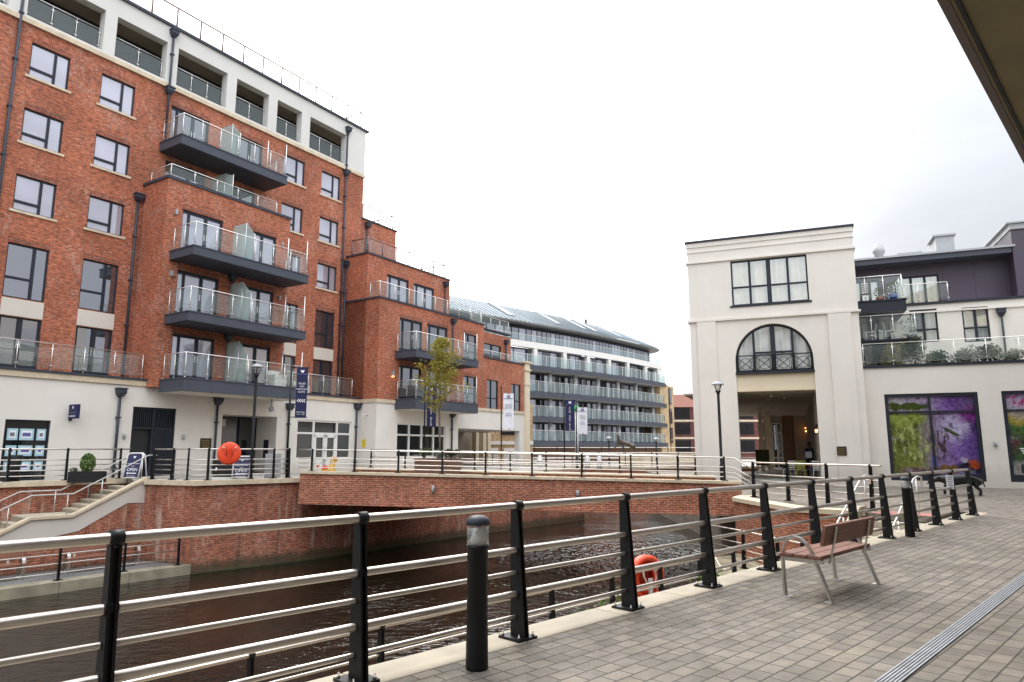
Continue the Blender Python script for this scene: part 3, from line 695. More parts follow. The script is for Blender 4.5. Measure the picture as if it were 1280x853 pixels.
# projecting bay
mb = MB(); hb = [(4.22, 6.25, 10.2, 12.24), (7.32, 9.3, 10.2, 12.24), (4.2, 6.24, 7.38, 9.45), (7.32, 9.3, 7.38, 9.42), (4.2, 6.24, 4.6, 6.61), (7.3, 9.3, 4.6, 6.6)]
FA.wall(mb, 3.45, 10.1, 4.2, 13.45, wB, hb)
for s_ in (3.45, 10.1): mb.quad(FA.W(s_, 4.2, wA), FA.W(s_, 4.2, wB), FA.W(s_, 13.45, wB), FA.W(s_, 13.45, wA))
mb.build('bay_wall', 'brick', lb)
mb = MB(); FA.box(mb, 3.6, 10.0, 4.2, 13.3, wA, wB-.3); mb.build('light_block', 'dark_void', lb)
mb = MB(); mb.quad(FA.W(3.5, 13.46, wA), FA.W(10.05, 13.46, wA), FA.W(10.05, 13.46, wB), FA.W(3.5, 13.46, wB)); mb.build('bay_roof', 'concrete', lb)
for h in hb: window(lb, FA, *h, wB, 'triple', pane='pane_blind', lintel=True)
mb = MB(); mb.strip([FA.W(3.45, 0, wA).xy, FA.W(3.45, 0, wB).xy, FA.W(10.1, 0, wB).xy, FA.W(10.1, 0, wA).xy], -.36, .06, 13.45, 13.57); par = mb.build('bay_coping', 'dark_metal', lb)
glass_rail(par, [FA.W(3.62, 13.57, wA+.25), FA.W(3.62, 13.57, wB-.15), FA.W(9.3, 13.57, wB-.15)], .62, 1.15)
def screen(par, F, s, z, w0, w1, h=1.95):
    mb = MB(); mb.extr([F.W(s, z+.03, w0+.05), F.W(s, z+.03, w1-.1), F.W(s, z+1.25, w1-.1), F.W(s, z+h, w1-.75), F.W(s, z+h, w0+.05)], F.d*.018); o = mb.build('privacy_screen', 'frosted', par)
    mb = MB()
    for w in (w1-.1, w1-.75): mb.tube([F.W(s, z, w), F.W(s, z+(1.3 if w > w1-.2 else h), w)], .02, 6)
    mb.build('screen_post', 'steel', par)
screen(par, FA, 6.75, 13.5, wA, wB-.1, 1.5)
def balcony(F, s0, s1, zt, w0, w1, th=.42, scr=None, soffit='slab_grey', label=None, tall=True):
    mb = MB(); F.box(mb, s0, s1, zt-th, zt-.05, w0, w1); F.box(mb, s0-.03, s1+.03, zt-.05, zt, w0, w1+.03); o = mb.build('balcony', 'slab_grey', lb)
    mb = MB(); F.box(mb, s0+.06, s1-.06, zt-th-.025, zt-th-.001, w0, w1-.06); mb.build('soffit', soffit, o)
    glass_rail(o, [F.W(s0+.08, zt, w0+.12), F.W(s0+.08, zt, w1-.08), F.W(s1-.08, zt, w1-.08), F.W(s1-.08, zt, w0+.12)], 1.05, 1.0)
    if tall:
        for s_, w_ in ((s1-.08, w1-.08), (s1-.9, w1-.5)):
            mb = MB(); mb.tube([F.W(s_, zt, w_), F.W(s_, zt+1.75, w_)], .025, 6); mb.build('screen_post', 'steel', o)
    if scr: screen(o, F, scr, zt, w0, w1)
    return o
balcony(FA, 4.0, 9.9, 15.8, wA, .25, .46, 7.05)
balcony(FA, 3.78, 9.95, 10.2, wB, 2.2, .42, 6.8)
balcony(FA, 3.78, 9.95, 7.36, wB, 2.2, .42, 6.8)
balcony(FA, 3.78, 9.95, 4.56, wB, 2.2, .56, 6.8, soffit='soffit_white')
for z in (8.85, 11.65): pass
for zz in (12.0, 9.2): 
    mb = MB(); FA.box(mb, 3.85, 3.95, zz-.12, zz+.12, wB, wB+.1); mb.build('wall_light', 'zinc', lb)
    mb = MB(); FA.box(mb, 9.6, 9.68, zz-.1, zz+.1, wB, wB+.1); mb.build('wall_light', 'zinc', lb)
for zt in (9.75, 6.9, 3.95): downpipe(lb, FA, 6.85, 6.85, zt-2.35 if zt > 4 else ZT-.05, zt, wB if zt > 4 else wG, (zt,))
# ground storey, rendered
gh = [(-1.51, -.02, ZT, 2.69), (3.02, 4.92, ZT, 3.38), (7.2, 10.28, ZT, 3.24, 1.6), (11.55, 15.42, ZT, 3.16), (-5.2, -3.3, ZT, 2.69)]
mb = MB(); FA.wall(mb, S0, 15.95, ZT-.3, 4.25, wG, gh); mb.quad(FA.W(5.88, ZT, wG+.06), FA.W(S0, ZT, wG+.06), FA.W(S0, ZT, wG+.06)) if False else None
mb.quad(FA.W(S0, 0, wG), FA.W(S0, 0, -3), FA.W(S0, 4.2, -3), FA.W(S0, 4.2, wG)); mb.build('ground_storey_wall', 'stucco', lb)
mb = MB(); FA.box(mb, S0, 15.9, 4.2, 4.44, wA-.2, wG-.02); mb.build('terrace_floor', 'concrete', lb)
for a, b in ((S0, 3.77), (9.98, 15.9)):
    mb = MB(); FA.box(mb, a, b, 4.25, 4.47, wG-.2, wG+.08); mb.build('stone_band', 'stone', lb)
    mb = MB(); FA.box(mb, a-.0, b, 4.472, 4.56, wG-.45, wG+.13); par = mb.build('terrace_edge', 'dark_metal', lb)
    glass_rail(par, [FA.W(a+.15, 4.56, wG-.12), FA.W(b-.45, 4.56, wG-.12)], 1.05, 1.15)
# estate agent's window with lit cards
o = window(lb, FA, -1.51, -.02, ZT+.02, 2.69, wG, 'plain', pane='pane_dark', name='shop_window')
rows = [(1.95, .42), (1.38, .38), (.82, .36)]
for z, h in rows:
    for s_, w_ in ((-1.38, .34), (-.98, .46), (-.42, .30)):
        mb = MB(); FA.box(mb, s_, s_+w_, z, z+h, wG-.10, wG-.085); c = mb.build('display_card', 'backlit_card', o)
        mb = MB(); FA.box(mb, s_+.06, s_+w_-.06, z+.08, z+h-.07, wG-.084, wG-.080); mb.build('card_print', 'print_white', o)
        mb = MB(); FA.box(mb, s_+.09, s_+w_-.10, z+.14, z+h-.15, wG-.079, wG-.076); mb.build('card_photo', random.choice(['print_blue', 'print_grey', 'grey_glazing']), o)
window(lb, FA, -5.2, -3.3, ZT+.02, 2.69, wG, 'slim', pane='pane_dark', name='shop_window')
# plant room door with louvres, left leaf open
dm = MB(); b = .07
for a0, a1, c0, c1 in ((3.02, 3.02+b, ZT, 3.38), (4.92-b, 4.92, ZT, 3.38), (3.02, 4.92, 3.38-b, 3.38), (3.9, 3.98, ZT, 3.38), (3.02, 4.92, 2.46, 2.54)): FA.box(dm, a0, a1, c0, c1, wG-.14, wG-.05)
o = dm.build('louvred_door', 'frame_grey', lb); o['label'] = 'dark louvred double door with one leaf open'
mb = MB(); FA.box(mb, 3.03, 4.91, ZT, 3.37, wG-.32, wG-.2); mb.build('opening', 'dark_void', o)
mb = MB()
for k in range(9): FA.box(mb, 3.12+k*.087, 3.155+k*.087, 2.54, 3.3, wG-.13, wG-.07); FA.box(mb, 4.0+k*.092, 4.04+k*.092, 2.54, 3.3, wG-.13, wG-.07)
mb.build('louvre', 'frame_grey', o)
mb = MB(); FA.box(mb, 3.98, 4.85, ZT+.02, 2.46, wG-.13, wG-.09)
for k in range(8): FA.box(mb, 4.03+k*.1, 4.08+k*.1, ZT+.1, 2.4, wG-.09, wG-.06)
mb.build('door_leaf', 'frame_grey', o)
for s_ in (2.72, 5.3):
    mb = MB(); q = FA.W(s_, 2.05, wG+.06); mb.lathe(q, [(.02, 0), (.055, .01), (.055, .2), (.02, .21)], 10); mb.build('wall_light', 'zinc', lb)
mb = MB(); FA.box(mb, 6.15, 6.7, 1.62, 2.12, wG, wG+.03); o = mb.build('plaque', 'plaque_bronze', lb)
mb = MB()
for k in range(4): FA.box(mb, 6.22, 6.62-.04*(k % 2), 1.70+k*.1, 1.725+k*.1, wG+.031, wG+.034)
mb.build('inscription', 'plaque_gold', o)
# entrance recess
mb = MB(); FA.box(mb, 7.2, 10.28, ZT-.05, ZT, wG-1.6, wG); mb.build('threshold', 'kerb_stone', lb)
o = window(lb, FA, 7.2, 10.28, ZT, 3.24, wG-1.5, 'french', pane='pane_dark', name='entrance_door')
mb = MB(); FA.box(mb, 7.3, 8.4, 2.75, 3.1, wG-1.5, wG-1.45); mb.build('transom_light', 'pane_blind', o)
mb = MB(); FA.box(mb, 10.25, 10.275, 1.2, 2.1, wG-.9, wG-.55); mb.build('notice_board', 'dark_void', lb)
# shop with white frames
def shopfront(F, s0, s1, z0, z1, w, lights, door=None):
    mb = MB(); b = .09; wi = w-.1
    for a0, a1, c0, c1 in [(s0, s0+b, z0, z1), (s1-b, s1, z0, z1), (s0+b, s1-b, z0, z0+b), (s0+b, s1-b, z1-b, z1), (s0+b, s1-b, z1-.74, z1-.64)]+[(m-.06, m+.06, z0+b, z1-b) for m in lights]:
        F.box(mb, a0, a1, c0, c1, wi-.06+.002*len(mb.f) % .01, wi+.05)
    o = mb.build('shopfront', 'white_frame', lb)
    mb = MB(); F.box(mb, s0+.02, s1-.02, z0+.02, z1-.02, wi-.05, wi-.02); mb.build('pane', 'pane_dark', o)
    if door:
        a, b2 = door; m = (a+b2)/2; mb = MB()
        for x0, x1 in ((a+.07, m-.01), (m+.01, b2-.07)):
            for a0, a1, c0, c1 in ((x0, x0+.13, ZT, z1-.75), (x1-.13, x1, ZT, z1-.75), (x0, x1, z1-.9, z1-.74), (x0, x1, ZT, 1.15)): F.box(mb, a0, a1, c0, c1, wi-.04, wi+.062)
        d_ = mb.build('door', 'white_frame', o)
        mb = MB()
        for x in (m-.09, m+.09): F.box(mb, x-.012, x+.012, 1.45, 1.75, wi+.065, wi+.1)
        mb.build('handle', 'steel', o)
    return o
mb = MB(); FA.box(mb, 11.55, 12.78, ZT, 1.12, wG-.12, wG-.012); mb.build('stall_riser', 'stucco', lb); mb = MB(); FA.box(mb, 14.3, 15.42, ZT, 1.12, wG-.12, wG-.012); mb.build('stall_riser', 'stucco', lb)
shopfront(FA, 11.55, 15.42, 1.12, 3.16, wG, (12.72, 14.38), (12.72, 14.38))
# block C1 (set back third storey) and end stair tower
mb = MB(); h1 = [(17.65, 19.65, 10.37, 12.24), (20.15, 22.2, 10.37, 12.2)]
FA.wall(mb, 15.95, 23.87, 10.2, 13.12, wC1, h1)
mb.quad(FA.W(15.95, 4.2, wA), FA.W(15.95, 4.2, wC1), FA.W(15.95, 13.12, wC1), FA.W(15.95, 13.12, wA))
mb.quad(FA.W(23.87, 9, -9), FA.W(23.87, 9, wC1), FA.W(23.87, 13.12, wC1), FA.W(23.87, 13.12, -9)); mb.quad(FA.W(15.95, 13.11, -9), FA.W(15.95, 13.11, wC1), FA.W(23.87, 13.11, wC1), FA.W(23.87, 13.11, -9)); mb.build('upper_wall', 'brick', lb)
for h in h1: window(lb, FA, *h, wC1, 'triple', pane='pane_blind', lintel=False)
mb = MB(); mb.strip([FA.W(15.95, 0, wA).xy, FA.W(15.95, 0, wC1).xy, FA.W(23.87, 0, wC1).xy, FA.W(23.87, 0, -6).xy], -.34, .06, 13.12, 13.22); par = mb.build('upper_coping', 'dark_metal', lb)
glass_rail(par, [FA.W(16.1, 13.22, wA+.3), FA.W(16.1, 13.22, wC1-.15), FA.W(23.5, 13.22, wC1-.15), FA.W(23.5, 13.22, -4)], .95, 1.25, metal='roof_rail', pr=.038, topr=.042)
mb = MB(); FA.box(mb, 17.16, 20.26, 12.9, 15.93, -9, wA+.02); mb.build('stair_tower_wall', 'brick', lb)
mb = MB(); FA.box(mb, 17.1, 20.34, 15.932, 16.03, -9, wA+.09); par = mb.build('stair_tower_coping', 'dark_metal', lb)
glass_rail(par, [FA.W(17.3, 16.03, wA-.15), FA.W(20.1, 16.03, wA-.15), FA.W(20.1, 16.03, -4)], .95, 1.25, metal='roof_rail', pr=.038, topr=.042)
mb = MB(); FA.box(mb, 16.2, 23.7, 4.2, 13.0, -9, wC1-.3); mb.build('light_block', 'dark_void', lb)
# block C2
mb = MB(); h2 = [(17.72, 19.8, 7.4, 9.43), (20.25, 22.35, 7.4, 9.45), (24.1, 25.6, 7.45, 9.41), (17.75, 19.8, 4.6, 6.58), (20.3, 22.3, 4.6, 6.58), (24.15, 25.58, 4.62, 6.52), (26.9, 28.35, 4.36, 6.51), (30.08, 31.43, 4.36, 6.46)]
FA.wall(mb, 15.95, 26.5, 4.3, 10.3, wC2, [h for h in h2 if h[0] < 26]); FA.wall(mb, 26.5, 32.45, 4.3, 8.02, wC2, [h for h in h2 if h[0] > 26])
mb.quad(FA.W(15.95, 4.3, wA), FA.W(15.95, 4.3, wC2), FA.W(15.95, 10.3, wC2), FA.W(15.95, 10.3, wA))
mb.quad(FA.W(26.5, 8.0, wC2-.9), FA.W(26.5, 8.0, wC2), FA.W(26.5, 10.3, wC2), FA.W(26.5, 10.3, wC2-.9))
mb.quad(FA.W(32.45, 4.2, -9), FA.W(32.45, 4.2, wC2), FA.W(32.45, 8.02, wC2), FA.W(32.45, 8.02, -9))
FA.wall(mb, 26.5, 31.33, 7.9, 10.12, .5, [(27.66, 30.0, 8.35, 9.3)]); mb.quad(FA.W(31.33, 7.9, -8), FA.W(31.33, 7.9, .5), FA.W(31.33, 10.12, .5), FA.W(31.33, 10.12, -8)); mb.build('front_wall', 'brick', lb)
for h in h2: window(lb, FA, *h, wC2, 'triple' if h[0] < 23 else 'slim', lintel=h[0] < 26)
window(lb, FA, 27.66, 30.0, 8.35, 9.3, .5, 'double')
for nm, pl, z in (('front_coping', [(15.95, wA), (15.95, wC2), (26.5, wC2), (26.5, .5), (31.33, .5)], 10.3),):
    mb = MB(); mb.strip([FA.W(a, 0, w).xy for a, w in pl], -.34, .06, z, z+.1); par = mb.build('front_coping', 'dark_metal', lb)
    glass_rail(par, [FA.W(16.1, 10.4, wC1+.15), FA.W(16.1, 10.4, wC2-.15), FA.W(26.3, 10.4, wC2-.15), FA.W(26.35, 10.4, .38), FA.W(31.2, 10.4, .38)], .95, 1.2)
mb = MB(); FA.box(mb, 26.5, 32.55, 8.02, 8.12, wC2-.4, wC2+.07); par = mb.build('lower_coping', 'dark_metal', lb)
glass_rail(par, [FA.W(26.7, 8.12, wC2-.18), FA.W(32.2, 8.12, wC2-.18)], .5, 1.2)
mb = MB(); FA.box(mb, 16.2, 32.2, 4.25, 7.85, -9, wC2-.3); FA.box(mb, 16.2, 26.3, 7.85, 10.2, -9, wC2-.3); FA.box(mb, 26.3, 31.1, 7.85, 10.0, -8, .25); mb.build('light_block', 'dark_void', lb)
balcony(FA, 17.36, 23.6, 7.36, wC2, 2.95, .45); balcony(FA, 17.46, 23.6, 4.54, wC2, 2.95, .62, soffit='soffit_white')
# armchairs on the lowest right balcony
gC = [(17.7, 22.3, 1.15, 3.16), (23.62, 31.25, ZT-.3, 3.0, .45)]
mb = MB(); FA.wall(mb, 15.95, 31.9, ZT-.3, 4.26, wC2, gC); mb.quad(FA.W(15.95, 0, -.5), FA.W(15.95, 0, wC2), FA.W(15.95, 4.26, wC2), FA.W(15.95, 4.26, -.5)); mb.build('ground_storey_wall', 'stucco', lb)
mb = MB(); FA.box(mb, 15.9, 17.44, 4.26, 4.46, -.2, wC2+.07); FA.box(mb, 23.62, 32.4, 4.26, 4.46, wC2-.2, wC2+.07); mb.build('stone_band', 'stone', lb)
shopfront(FA, 17.7, 22.3, 1.15, 3.16, wC2, (18.85, 20.0, 21.15))
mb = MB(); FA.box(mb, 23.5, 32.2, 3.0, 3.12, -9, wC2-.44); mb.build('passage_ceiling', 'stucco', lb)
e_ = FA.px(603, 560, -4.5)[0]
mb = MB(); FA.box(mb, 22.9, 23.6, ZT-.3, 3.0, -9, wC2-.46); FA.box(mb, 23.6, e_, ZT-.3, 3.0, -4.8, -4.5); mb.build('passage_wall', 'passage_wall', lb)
for u in (597, 606, 612):
    e_ = FA.px(u, 560, -3.6)[0]; mb = MB(); FA.box(mb, e_-.22, e_+.18, ZT-.3, 2.99, -4.0, -3.6); mb.build('passage_pier', 'stucco_cream', lb)
mb = MB(); FA.box(mb, 31.9, 32.55, ZT-.3, 7.6, wC2-.4, wC2+.14); mb.build('corner_pilaster', 'stucco_cream', lb)
mb = MB(); FA.box(mb, 31.82, 32.63, 7.6, 7.75, wC2-.45, wC2+.22); mb.build('capital', 'stucco_cream', lb); mb = MB(); FA.box(mb, 31.9, 32.55, 7.752, 8.2, wC2-.4, wC2+.145); FA.box(mb, 31.78, 32.68, 8.2, 8.32, wC2-.5, wC2+.27); mb.build('capital', 'stucco_cream', lb); mb = MB(); FA.box(mb, 31.85, 32.6, 6.5, 6.6, wC2-.4, wC2+.19); mb.build('capital', 'stucco_cream', lb)
for a, b in ((23.0, 23.0),): downpipe(lb, FA, 22.85, 22.85, ZT, 3.96, wC2, (3.96,))
downpipe(lb, FA, 22.82, 22.82, 7.5, 10.1, wC2, (10.1,)); downpipe(lb, FA, 23.3, 23.3, 10.5, 12.85, wC1, (12.85,)); downpipe(lb, FA, 30.55, 30.55, 8.2, 9.8, .5, (9.8,))
downpipe(lb, FA, 15.7, 15.7, ZT, 4.15, wG, (4.15,)); downpipe(lb, FA, 2.4, 2.4, ZT, 4.05, wG, (4.05,)); downpipe(lb, FA, 10.95, 10.95, ZT, 3.9, wG, (3.9,))
downpipe(lb, FA, -2.05, -2.05, 4.5, 20.5, wA); downpipe(lb, FA, 4.15, 4.15, 15.9, 21.5, wA+.06, (21.5, 18.55)); downpipe(lb, FA, 3.2, 3.2, 4.6, 12.95, wA, (12.95,))
downpipe(lb, FA, 15.55, 15.55, 4.5, 21.3, wA+.02, (21.3, 18.5)); downpipe(lb, FA, 15.82, 15.82, 4.5, 12.8, wA+.02, (12.8,))
downpipe(lb, FA, 17.5, 17.5, 13.2, 15.7, wA+.02, (15.7,))
mb = MB(); FA.box(mb, 16.4, 16.7, 2.05, 2.55, wC2, wC2+.02) if False else None
mb = MB(); mb.tube([FA.W(15.95, 3.55, .7), FA.W(15.6, 3.55, .7), FA.W(15.45, 3.5, .7)], .03, 6); mb.build('bracket', 'white_frame', lb)
mb = MB(); FA.box(mb, 15.93, 15.948, 1.75, 2.2, .35, .6); mb.build('warning_sign', 'yellow_sign', lb)
mb = MB(); q = FA.W(8.8, 4.0, 1.4); mb.tube([q, q-V((0, 0, .35))], .04, 8); mb.lathe(q-V((0, 0, .62)), [(.05, 0), (.13, .05), (.13, .2), (.06, .27)], 10); mb.build('camera_dome', 'zinc', lb)
mb = MB(); FA.box(mb, 17.1, 17.24, 5.85, 6.15, wC2, wC2+.12); o = mb.build('wall_light', 'zinc', lb)
mb = MB(); FA.box(mb, 17.12, 17.22, 5.80, 5.845, wC2+.02, wC2+.11); mb.build('bulb', 'lamp_warm', o)
# ================================================================== CURVED GREY BLOCK BEYOND THE BASIN
cb = thing('apartment_block', 'long curved apartment block with grey balcony bands and metal roof beyond the basin', 'building', (5, 75, .25))
arc = []
ctrl = [V((-6.6, 62.6)), V((2.75, 71.25)), V((9.0, 77.1)), V((14.6, 83.2)), V((19.7, 89.6))]
for i in range(len(ctrl)-1):
    p0 = ctrl[max(i-1, 0)]; p1 = ctrl[i]; p2 = ctrl[i+1]; p3 = ctrl[min(i+2, len(ctrl)-1)]
    for k in range(4):
        t = k/4; arc.append(.5*((2*p1)+(p2-p0)*t+(2*p0-5*p1+4*p2-p3)*t*t+(3*p1-p0-3*p2+p3)*t**3))
arc.append(ctrl[-1])
def arcoff(o):
    out = []
    for i, p in enumerate(arc):
        d = (arc[min(i+1, len(arc)-1)]-arc[max(i-1, 0)]).normalized(); n = V((d.y, -d.x)); out.append(p+n*o)
    return out
endR = arc[-1]; ed = (arc[-1]-arc[-2]).normalized()
def rounded(o, r=2.4, tail=7):    # follow the arc then turn round the right-hand end
    a = arcoff(o); d = ed; n = V((d.y, -d.x)); c = a[-1]-n*r
    for k in range(1, 5):
        t = math.pi/2*k/4; a.append(c+n*(r*math.cos(t))+d*(r*math.sin(t)))
    a.append(a[-1]-n*tail); return a
def wallpts(o): return rounded(o, 2.4)
wl = wallpts(-1.7)
mb = MB(); mb.strip(wl, -.4, 0, .2, 10.1); mb.build('wall', 'dark_metal', cb)
mb = MB(); mb.strip(arcoff(-.9)[2:], -.5, 0, .2, 2.0); mb.build('ground_storey_wall', 'brown_timber', cb)
bands = [(2.03, 2.50), (4.55, 5.02), (7.10, 7.60), (9.85, 10.32)]
for z0, z1 in bands:
    rp = rounded(.2, 4.0)
    mb = MB(); mb.strip(rp[:-1] if z0 < 9 else rp, -2.2, 0, z0, z1); bd = mb.build('balcony', 'slab_grey', cb)
    mb = MB(); mb.strip(rp[:-2], -2.0, -.15, z0-.03, z0-.002); mb.build('soffit', 'stucco_top', bd)
    rl = [V((p.x, p.y, z1)) for p in (rounded(.05, 3.9)[:-2])]
    mb = MB(); mb.tube([p+V((0, 0, 1.1)) for p in rl], .03, 5); mb.build('handrail', 'steel', bd)
    mb = MB(); mb.strip([p.xy for p in rl], -.012, .012, z1+.06, z1+1.02); mb.build('glass_panel', 'rail_glass_far', bd)
    for i in range(len(rl)-1):
        for t in (0, .5) if i < 16 else (0,):
            p = rl[i]*(1-t)+rl[i+1]*t; mb = MB(); mb.tube([p+V((0, 0, -.02)), p+V((0, 0, 1.1))], .03, 4, cap=False); mb.build('post', 'steel', bd)
colp = arcoff(-.7)
for i in range(1, 17, 2):
    p = colp[i]
    for z0, z1 in ((2.5, 4.52), (5.02, 7.07), (7.6, 9.82)):
        mb = MB(); mb.tube([(p.x, p.y, z0), (p.x, p.y, z1)], .26, 10); mb.build('column', 'zinc', cb)
# windows of the three balcony storeys and the white storey
rnd = random.Random(3)
for i in range(0, 16, 2):
    a, b = arcoff(-1.66)[i], arcoff(-1.66)[i+2]; d = (b-a); dn = d.normalized(); n = V((dn.y, -dn.x)); L_ = d.length
    for z0, z1 in ((2.52, 4.4), (5.05, 6.95), (7.62, 9.7)):
        k0 = .08; 
        for k in range(2):
            s0, s1 = L_*(.06+.48*k), L_*(.06+.48*k+.40)
            mb = MB(); c = a+dn*((s0+s1)/2); mb.obox((c.x, c.y, (z0+z1)/2), (dn*((s1-s0)/2)).to_3d(), (n*.03).to_3d(), (0, 0, (z1-z0)/2)); w = mb.build('window', 'frame_grey', cb)
            for q in range(2):
                u0 = s0+.06+(s1-s0-.06)/2*q; u1 = u0+(s1-s0)/2-.09; c = a+dn*((u0+u1)/2)+n*.034
                mb = MB(); mb.obox((c.x, c.y, (z0+z1)/2), (dn*((u1-u0)/2)).to_3d(), (n*.01).to_3d(), (0, 0, (z1-z0)/2-.07)); mb.build('pane', rnd.choice(['pane', 'pane_dark', 'pane_dark', 'pane_blind']), w)
wp = rounded(-.35, 3.6)
mb = MB(); mb.strip(wp, -.35, 0, 12.2, 12.85); mb.build('white_band', 'white_frame', cb)
mb = MB(); mb.strip(wallpts(-1.2), -.3, 0, 10.3, 12.25); mb.build('upper_wall', 'grey_glazing', cb)
ar = arcoff(-.36)
for i in range(0, 17, 2):
    p = ar[i]; dn = (ar[min(i+1, 16)]-ar[max(i-1, 0)]).normalized(); n = V((dn.y, -dn.x))
    mb = MB(); mb.obox((p.x-n.x*.18, p.y-n.y*.18, 11.24), (dn*.26).to_3d(), (n*.19).to_3d(), (0, 0, .94)); mb.build('white_pier', 'white_frame', cb)
    if i < 16:
        a, b = arcoff(-1.1)[i], arcoff(-1.1)[i+2]; dn = (b-a).normalized(); n = V((dn.y, -dn.x)); L_ = (b-a).length
        mb = MB(); c = (a+b)/2; mb.obox((c.x, c.y, 11.25), (dn*(L_*.42)).to_3d(), (n*.03).to_3d(), (0, 0, .86)); w = mb.build('window', 'frame_grey', cb)
        for q in range(3):
            c = a+dn*(L_*(.115+.13+.255*q))+n*.035; mb = MB(); mb.obox((c.x, c.y, 11.25), (dn*(L_*.115)).to_3d(), (n*.01).to_3d(), (0, 0, .79)); mb.build('pane', rnd.choice(['pane', 'pane_blind', 'pane_dark']), w)
# glazed penthouse
mb = MB(); mb.strip(wallpts(-1.9), -.4, 0, 12.8, 14.82); mb.build('penthouse_wall', 'frame_grey', cb)
for i in range(0, 16):
    a, b = arcoff(-1.86)[i], arcoff(-1.86)[i+1]; dn = (b-a).normalized(); n = V((dn.y, -dn.x)); L_ = (b-a).length
    for q in range(3):
        c = a+dn*(L_*(.17+.33*q)); mb = MB(); mb.obox((c.x, c.y, 13.7), (dn*(L_*.14)).to_3d(), (n*.03).to_3d(), (0, 0, .74)); mb.build('penthouse_pane', rnd.choice(['pane', 'pane', 'pane_blind']), cb)
rl = [V((p.x, p.y, 12.86)) for p in rounded(-.5, 3.5)[:-2]]
mb = MB(); mb.strip([p.xy for p in rl], -.012, .012, 12.86, 13.5); gp = mb.build('penthouse_glass_panel', 'rail_glass_far', cb)
mb = MB(); mb.tube([p+V((0, 0, .7)) for p in rl], .03, 5); mb.build('penthouse_handrail', 'steel', cb)
mb = MB(); mb.strip(rounded(-.6, 3.8), -3, 0, 14.84, 14.96); mb.build('eaves', 'zinc', cb)
# standing seam roof
e0 = rounded(-.5, 3.9)[:-2]; e1 = arcoff(-5.2); nr = len(arc)
mb = MB()
for i in range(nr-1):
    a, b, c, d = e0[i], e0[i+1], e1[i+1], e1[i]; zr = lambda k: 17.55-.25*(k/16)**2
    mb.quad((a.x, a.y, 14.96), (b.x, b.y, 14.96), (c.x, c.y, zr(i+1)), (d.x, d.y, zr(i)))
    mb.quad((d.x, d.y, zr(i)), (c.x, c.y, zr(i+1)), (c.x-6, c.y+6, 14.9), (d.x-6, d.y+6, 14.9))
pk = e1[nr-1]
for i in range(nr-1, len(e0)-1): mb.quad((e0[i].x, e0[i].y, 14.96), (e0[i+1].x, e0[i+1].y, 14.96), (pk.x, pk.y, 17.3))
rf = mb.build('roof', 'roof_metal', cb)
for i in range(nr-1):
    for t in (0, .2, .4, .6, .8):
        a = e0[i].lerp(e0[i+1], t); c = e1[i].lerp(e1[i+1], t); mb = MB()
        A_, C_ = V((a.x, a.y, 14.99)), V((c.x, c.y, 17.58-.25*((i+t)/16)**2)); mb.tube([A_, C_], .035, 4)
        if len([1 for o in rf.children if o.name.startswith('seam')]) < 95: mb.build('seam', 'roof_metal', rf)
for i, t, w_ in ((3, .3, .5), (6, .2, .35), (8, .5, .4), (9, .6, .5), (12, .3, .5), (14, .2, .4)):
    a = e0[i].lerp(e0[i+1], t); c = e1[i].lerp(e1[i+1], t); dn = (e0[i+1]-e0[i]).normalized()
    A_ = V((a.x, a.y, 14.96)); C_ = V((c.x, c.y, 17.55-.25*((i+t)/16)**2)); nn = (C_-A_).normalized().cross(dn.to_3d()).normalized(); nn = nn if nn.z > 0 else -nn
    f0, f1 = (.25, 1.0)
    mb = MB(); p, q = A_.lerp(C_, f0)+nn*.05, A_.lerp(C_, f1)+nn*.05; hx = dn.to_3d()*w_; mb.hexa([p-hx, p+hx, q+hx, q-hx], [x+nn*.06 for x in (p-hx, p+hx, q+hx, q-hx)]); mb.build('rooflight', 'zinc', rf)
mb = MB(); c = e1[7]; mb.tube([(c.x, c.y, 17.3), (c.x, c.y, 19.4)], .04, 5); mb.build('aerial', 'zinc', rf)
mb = MB(); c = e1[11]; mb.tube([(c.x, c.y, 17.1), (c.x, c.y, 17.95)], .16, 8); mb.build('flue', 'dark_metal', rf)
# tan brick end
tb = [rounded(.1, 3.7, 9)[-3], rounded(.1, 3.7, 9)[-1]]
mb = MB(); c = arc[-1]+ed*.9; n = V((ed.y, -ed.x))
q = c-n*.9; mb.obox((q.x, q.y, 5.2), (ed*1.25).to_3d(), (n*.8).to_3d(), (0, 0, 5.0)); mb.build('end_wall', 'tan_brick', cb)
q = c-n*.9+ed*2.0; mb = MB(); mb.obox((q.x, q.y, 5.1), (ed*.55).to_3d(), (n*.9).to_3d(), (0, 0, 4.9)); mb.build('end_wall', 'tan_brick', cb)
for z0, z1 in ((2.52, 4.5), (5.05, 7.0), (7.62, 9.7)):
    for k in (0,):
        q = c-n*.02+ed*1.55; mb = MB(); mb.obox((q.x, q.y, (z0+z1)/2), (ed*.35).to_3d(), (n*.05).to_3d(), (0, 0, (z1-z0)/2)); w = mb.build('window', 'frame_grey', cb)
        mb = MB(); q = q+n*.055; mb.obox((q.x, q.y, (z0+z1)/2), (ed*.27).to_3d(), (n*.01).to_3d(), (0, 0, (z1-z0)/2-.1)); mb.build('pane', 'pane', w)
